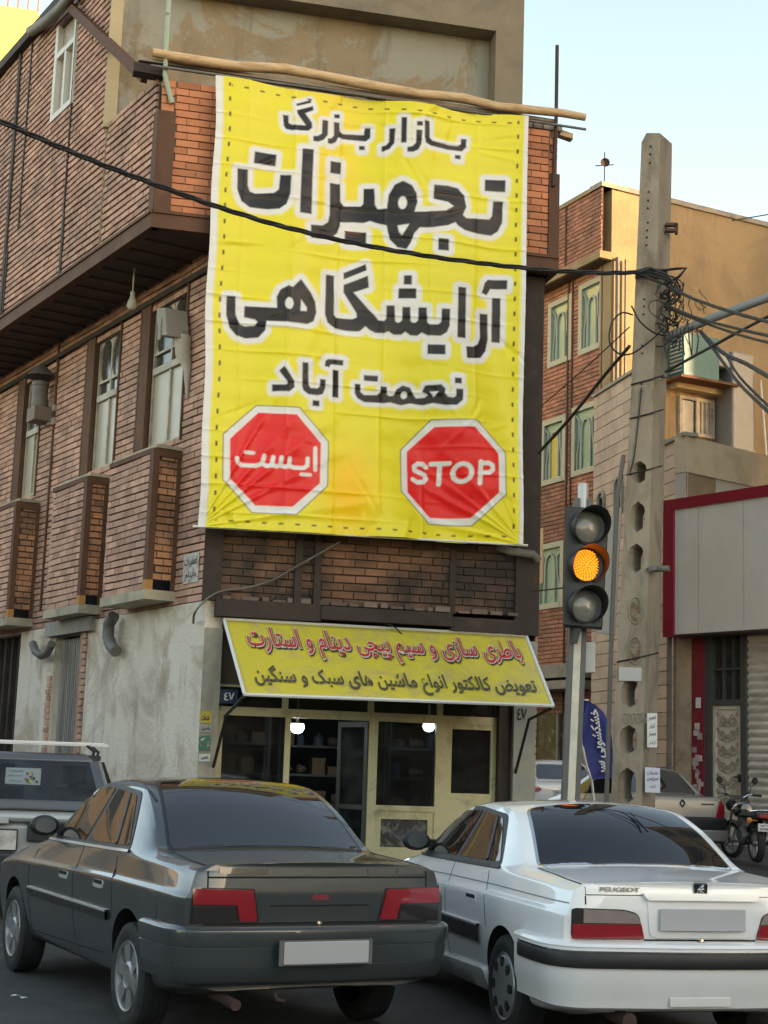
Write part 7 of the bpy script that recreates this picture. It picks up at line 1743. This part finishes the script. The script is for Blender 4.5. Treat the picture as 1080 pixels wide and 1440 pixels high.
mb.build('lettering', M_ink, pl2, recalc=False)
mb = MB()
for sg in (-1, 1): mb.cut() if sg > 0 else 0; mb.tube([(-.30, sg * .08, .66), (-.32, sg * .2, .67)], .009, 6); mb.lathe((-.30, sg * .22, .67), (-1, 0, 0), [(0, 0), (.035, .01), (.04, .05), (.0, .06)], 12)
mb.each('indicator', mat('indicator_amber', (.5, .18, .02), .3, bump=0), mo, smooth=40)
mb = MB(); mb.lathe((.42, -.15, .40), (0, 1, 0), [(0, 0), (.13, 0), (.15, .05), (.15, .25), (.13, .3), (0, .3)], 16); mb.prism([(.40, -.10, .45), (.62, -.1, .42), (.70, -.1, .66), (.46, -.1, .70)], (0, .2, 0)); B(mb, 'engine', mat('engine_alloy', (.16, .16, .16), .5, metal=.5, bump=.3), bevel=.01)
mb = MB()
for P in ([(0, .09, .30), (.42, .10, .36)], [(0, -.09, .30), (.42, -.10, .36)], [(-.2, .12, .72), (-.02, .12, .32)], [(-.2, -.12, .72), (-.02, -.12, .32)], [(.35, 0, .25), (.2, 0, .7), (1.0, 0, .85)], [(.7, 0, .3), (1.0, 0, .85)], [(.1, -.2, .72), (.1, .2, .30)]): mb.tube(P, .022, 7)
B(mb, 'frame', M_trim)
mb = MB(); mb.tube([(.55, -.17, .30), (.1, -.19, .28), (-.12, -.19, .33), (-.42, -.2, .36)], [.025, .03, .05, .045], 12); B(mb, 'exhaust', M_chrome)
hd = Vector((1.02, 0, .92)); mb = MB()
for sg in (-1, 1): mb.tube([fw + fax * sg * .085, hd + fax * sg * .085], .022, 8)
B(mb, 'fork', M_chrome)
mb = MB(); hb0 = hd + Vector((-.03, 0, .06)); mb.tube([hb0 + fax * -.36 - fdir * .16 + Vector((0, 0, .06)), hb0 + fax * -.22 - fdir * .02 + Vector((0, 0, .07)), hb0 + fax * -.07, hb0 + fax * .07, hb0 + fax * .22 - fdir * .02 + Vector((0, 0, .07)), hb0 + fax * .36 - fdir * .16 + Vector((0, 0, .06))], .014, 8); B(mb, 'handlebar', M_chrome)
mb = MB()
for sg in (-1, 1): mb.tube([hb0 + fax * sg * .26 - fdir * .06 + Vector((0, 0, .067)), hb0 + fax * sg * .37 - fdir * .165 + Vector((0, 0, .06))], .022, 8); mb.tube([hb0 + fax * sg * .25 + Vector((0, 0, .08)), hb0 + fax * sg * .40 + fdir * .02 + Vector((0, 0, .07))], .007, 5)
B(mb, 'grip', M_trim)
for sg in (-1, 1):
    mb = MB(); P = hb0 + fax * sg * .24; T = P + fax * sg * .12 + Vector((0, 0, .30)); mb.tube([P + Vector((0, 0, .06)), P + fax * sg * .03 + Vector((0, 0, .2)), T - Vector((0, 0, .06))], .009, 6); mb.lathe(T + fdir * .03, -fdir, [(0, 0), (.05, .005), (.062, .03), (.058, .04), (0, .04)], 16); B(mb, 'mirror', M_trim)
mb = MB(); mb.lathe(hd + fdir * .06 - Vector((0, 0, .05)), fdir, [(0, -.04), (.07, 0), (.1, .08), (.1, .11), (0, .13)], 18); mb.box(hd.x - .06, hd.x + .06, -.09, .09, .96, 1.04); B(mb, 'headlamp', M_trim)

# scraps of litter on the asphalt
for k, (x, y, lb) in enumerate(((22, 1401, 'small white paper scrap on the asphalt beside the dark saloon, nearer the kerb'), (33, 1404, 'tiny white paper scrap on the asphalt just right of the other scrap'))):
    r = ray(x, y); P = CAM + r * ((-.046 - CAM.z) / r.z); a = .4 + k
    mb = MB(); mb.prism([P + Vector((math.cos(a + j * 1.57) * (.035 - .008 * k), math.sin(a + j * 1.57) * .02, .002 + .006 * (j % 2))) for j in range(4)], (0, 0, .003)); tag(mb.build('paper_scrap', M_paper), lb, 'litter')
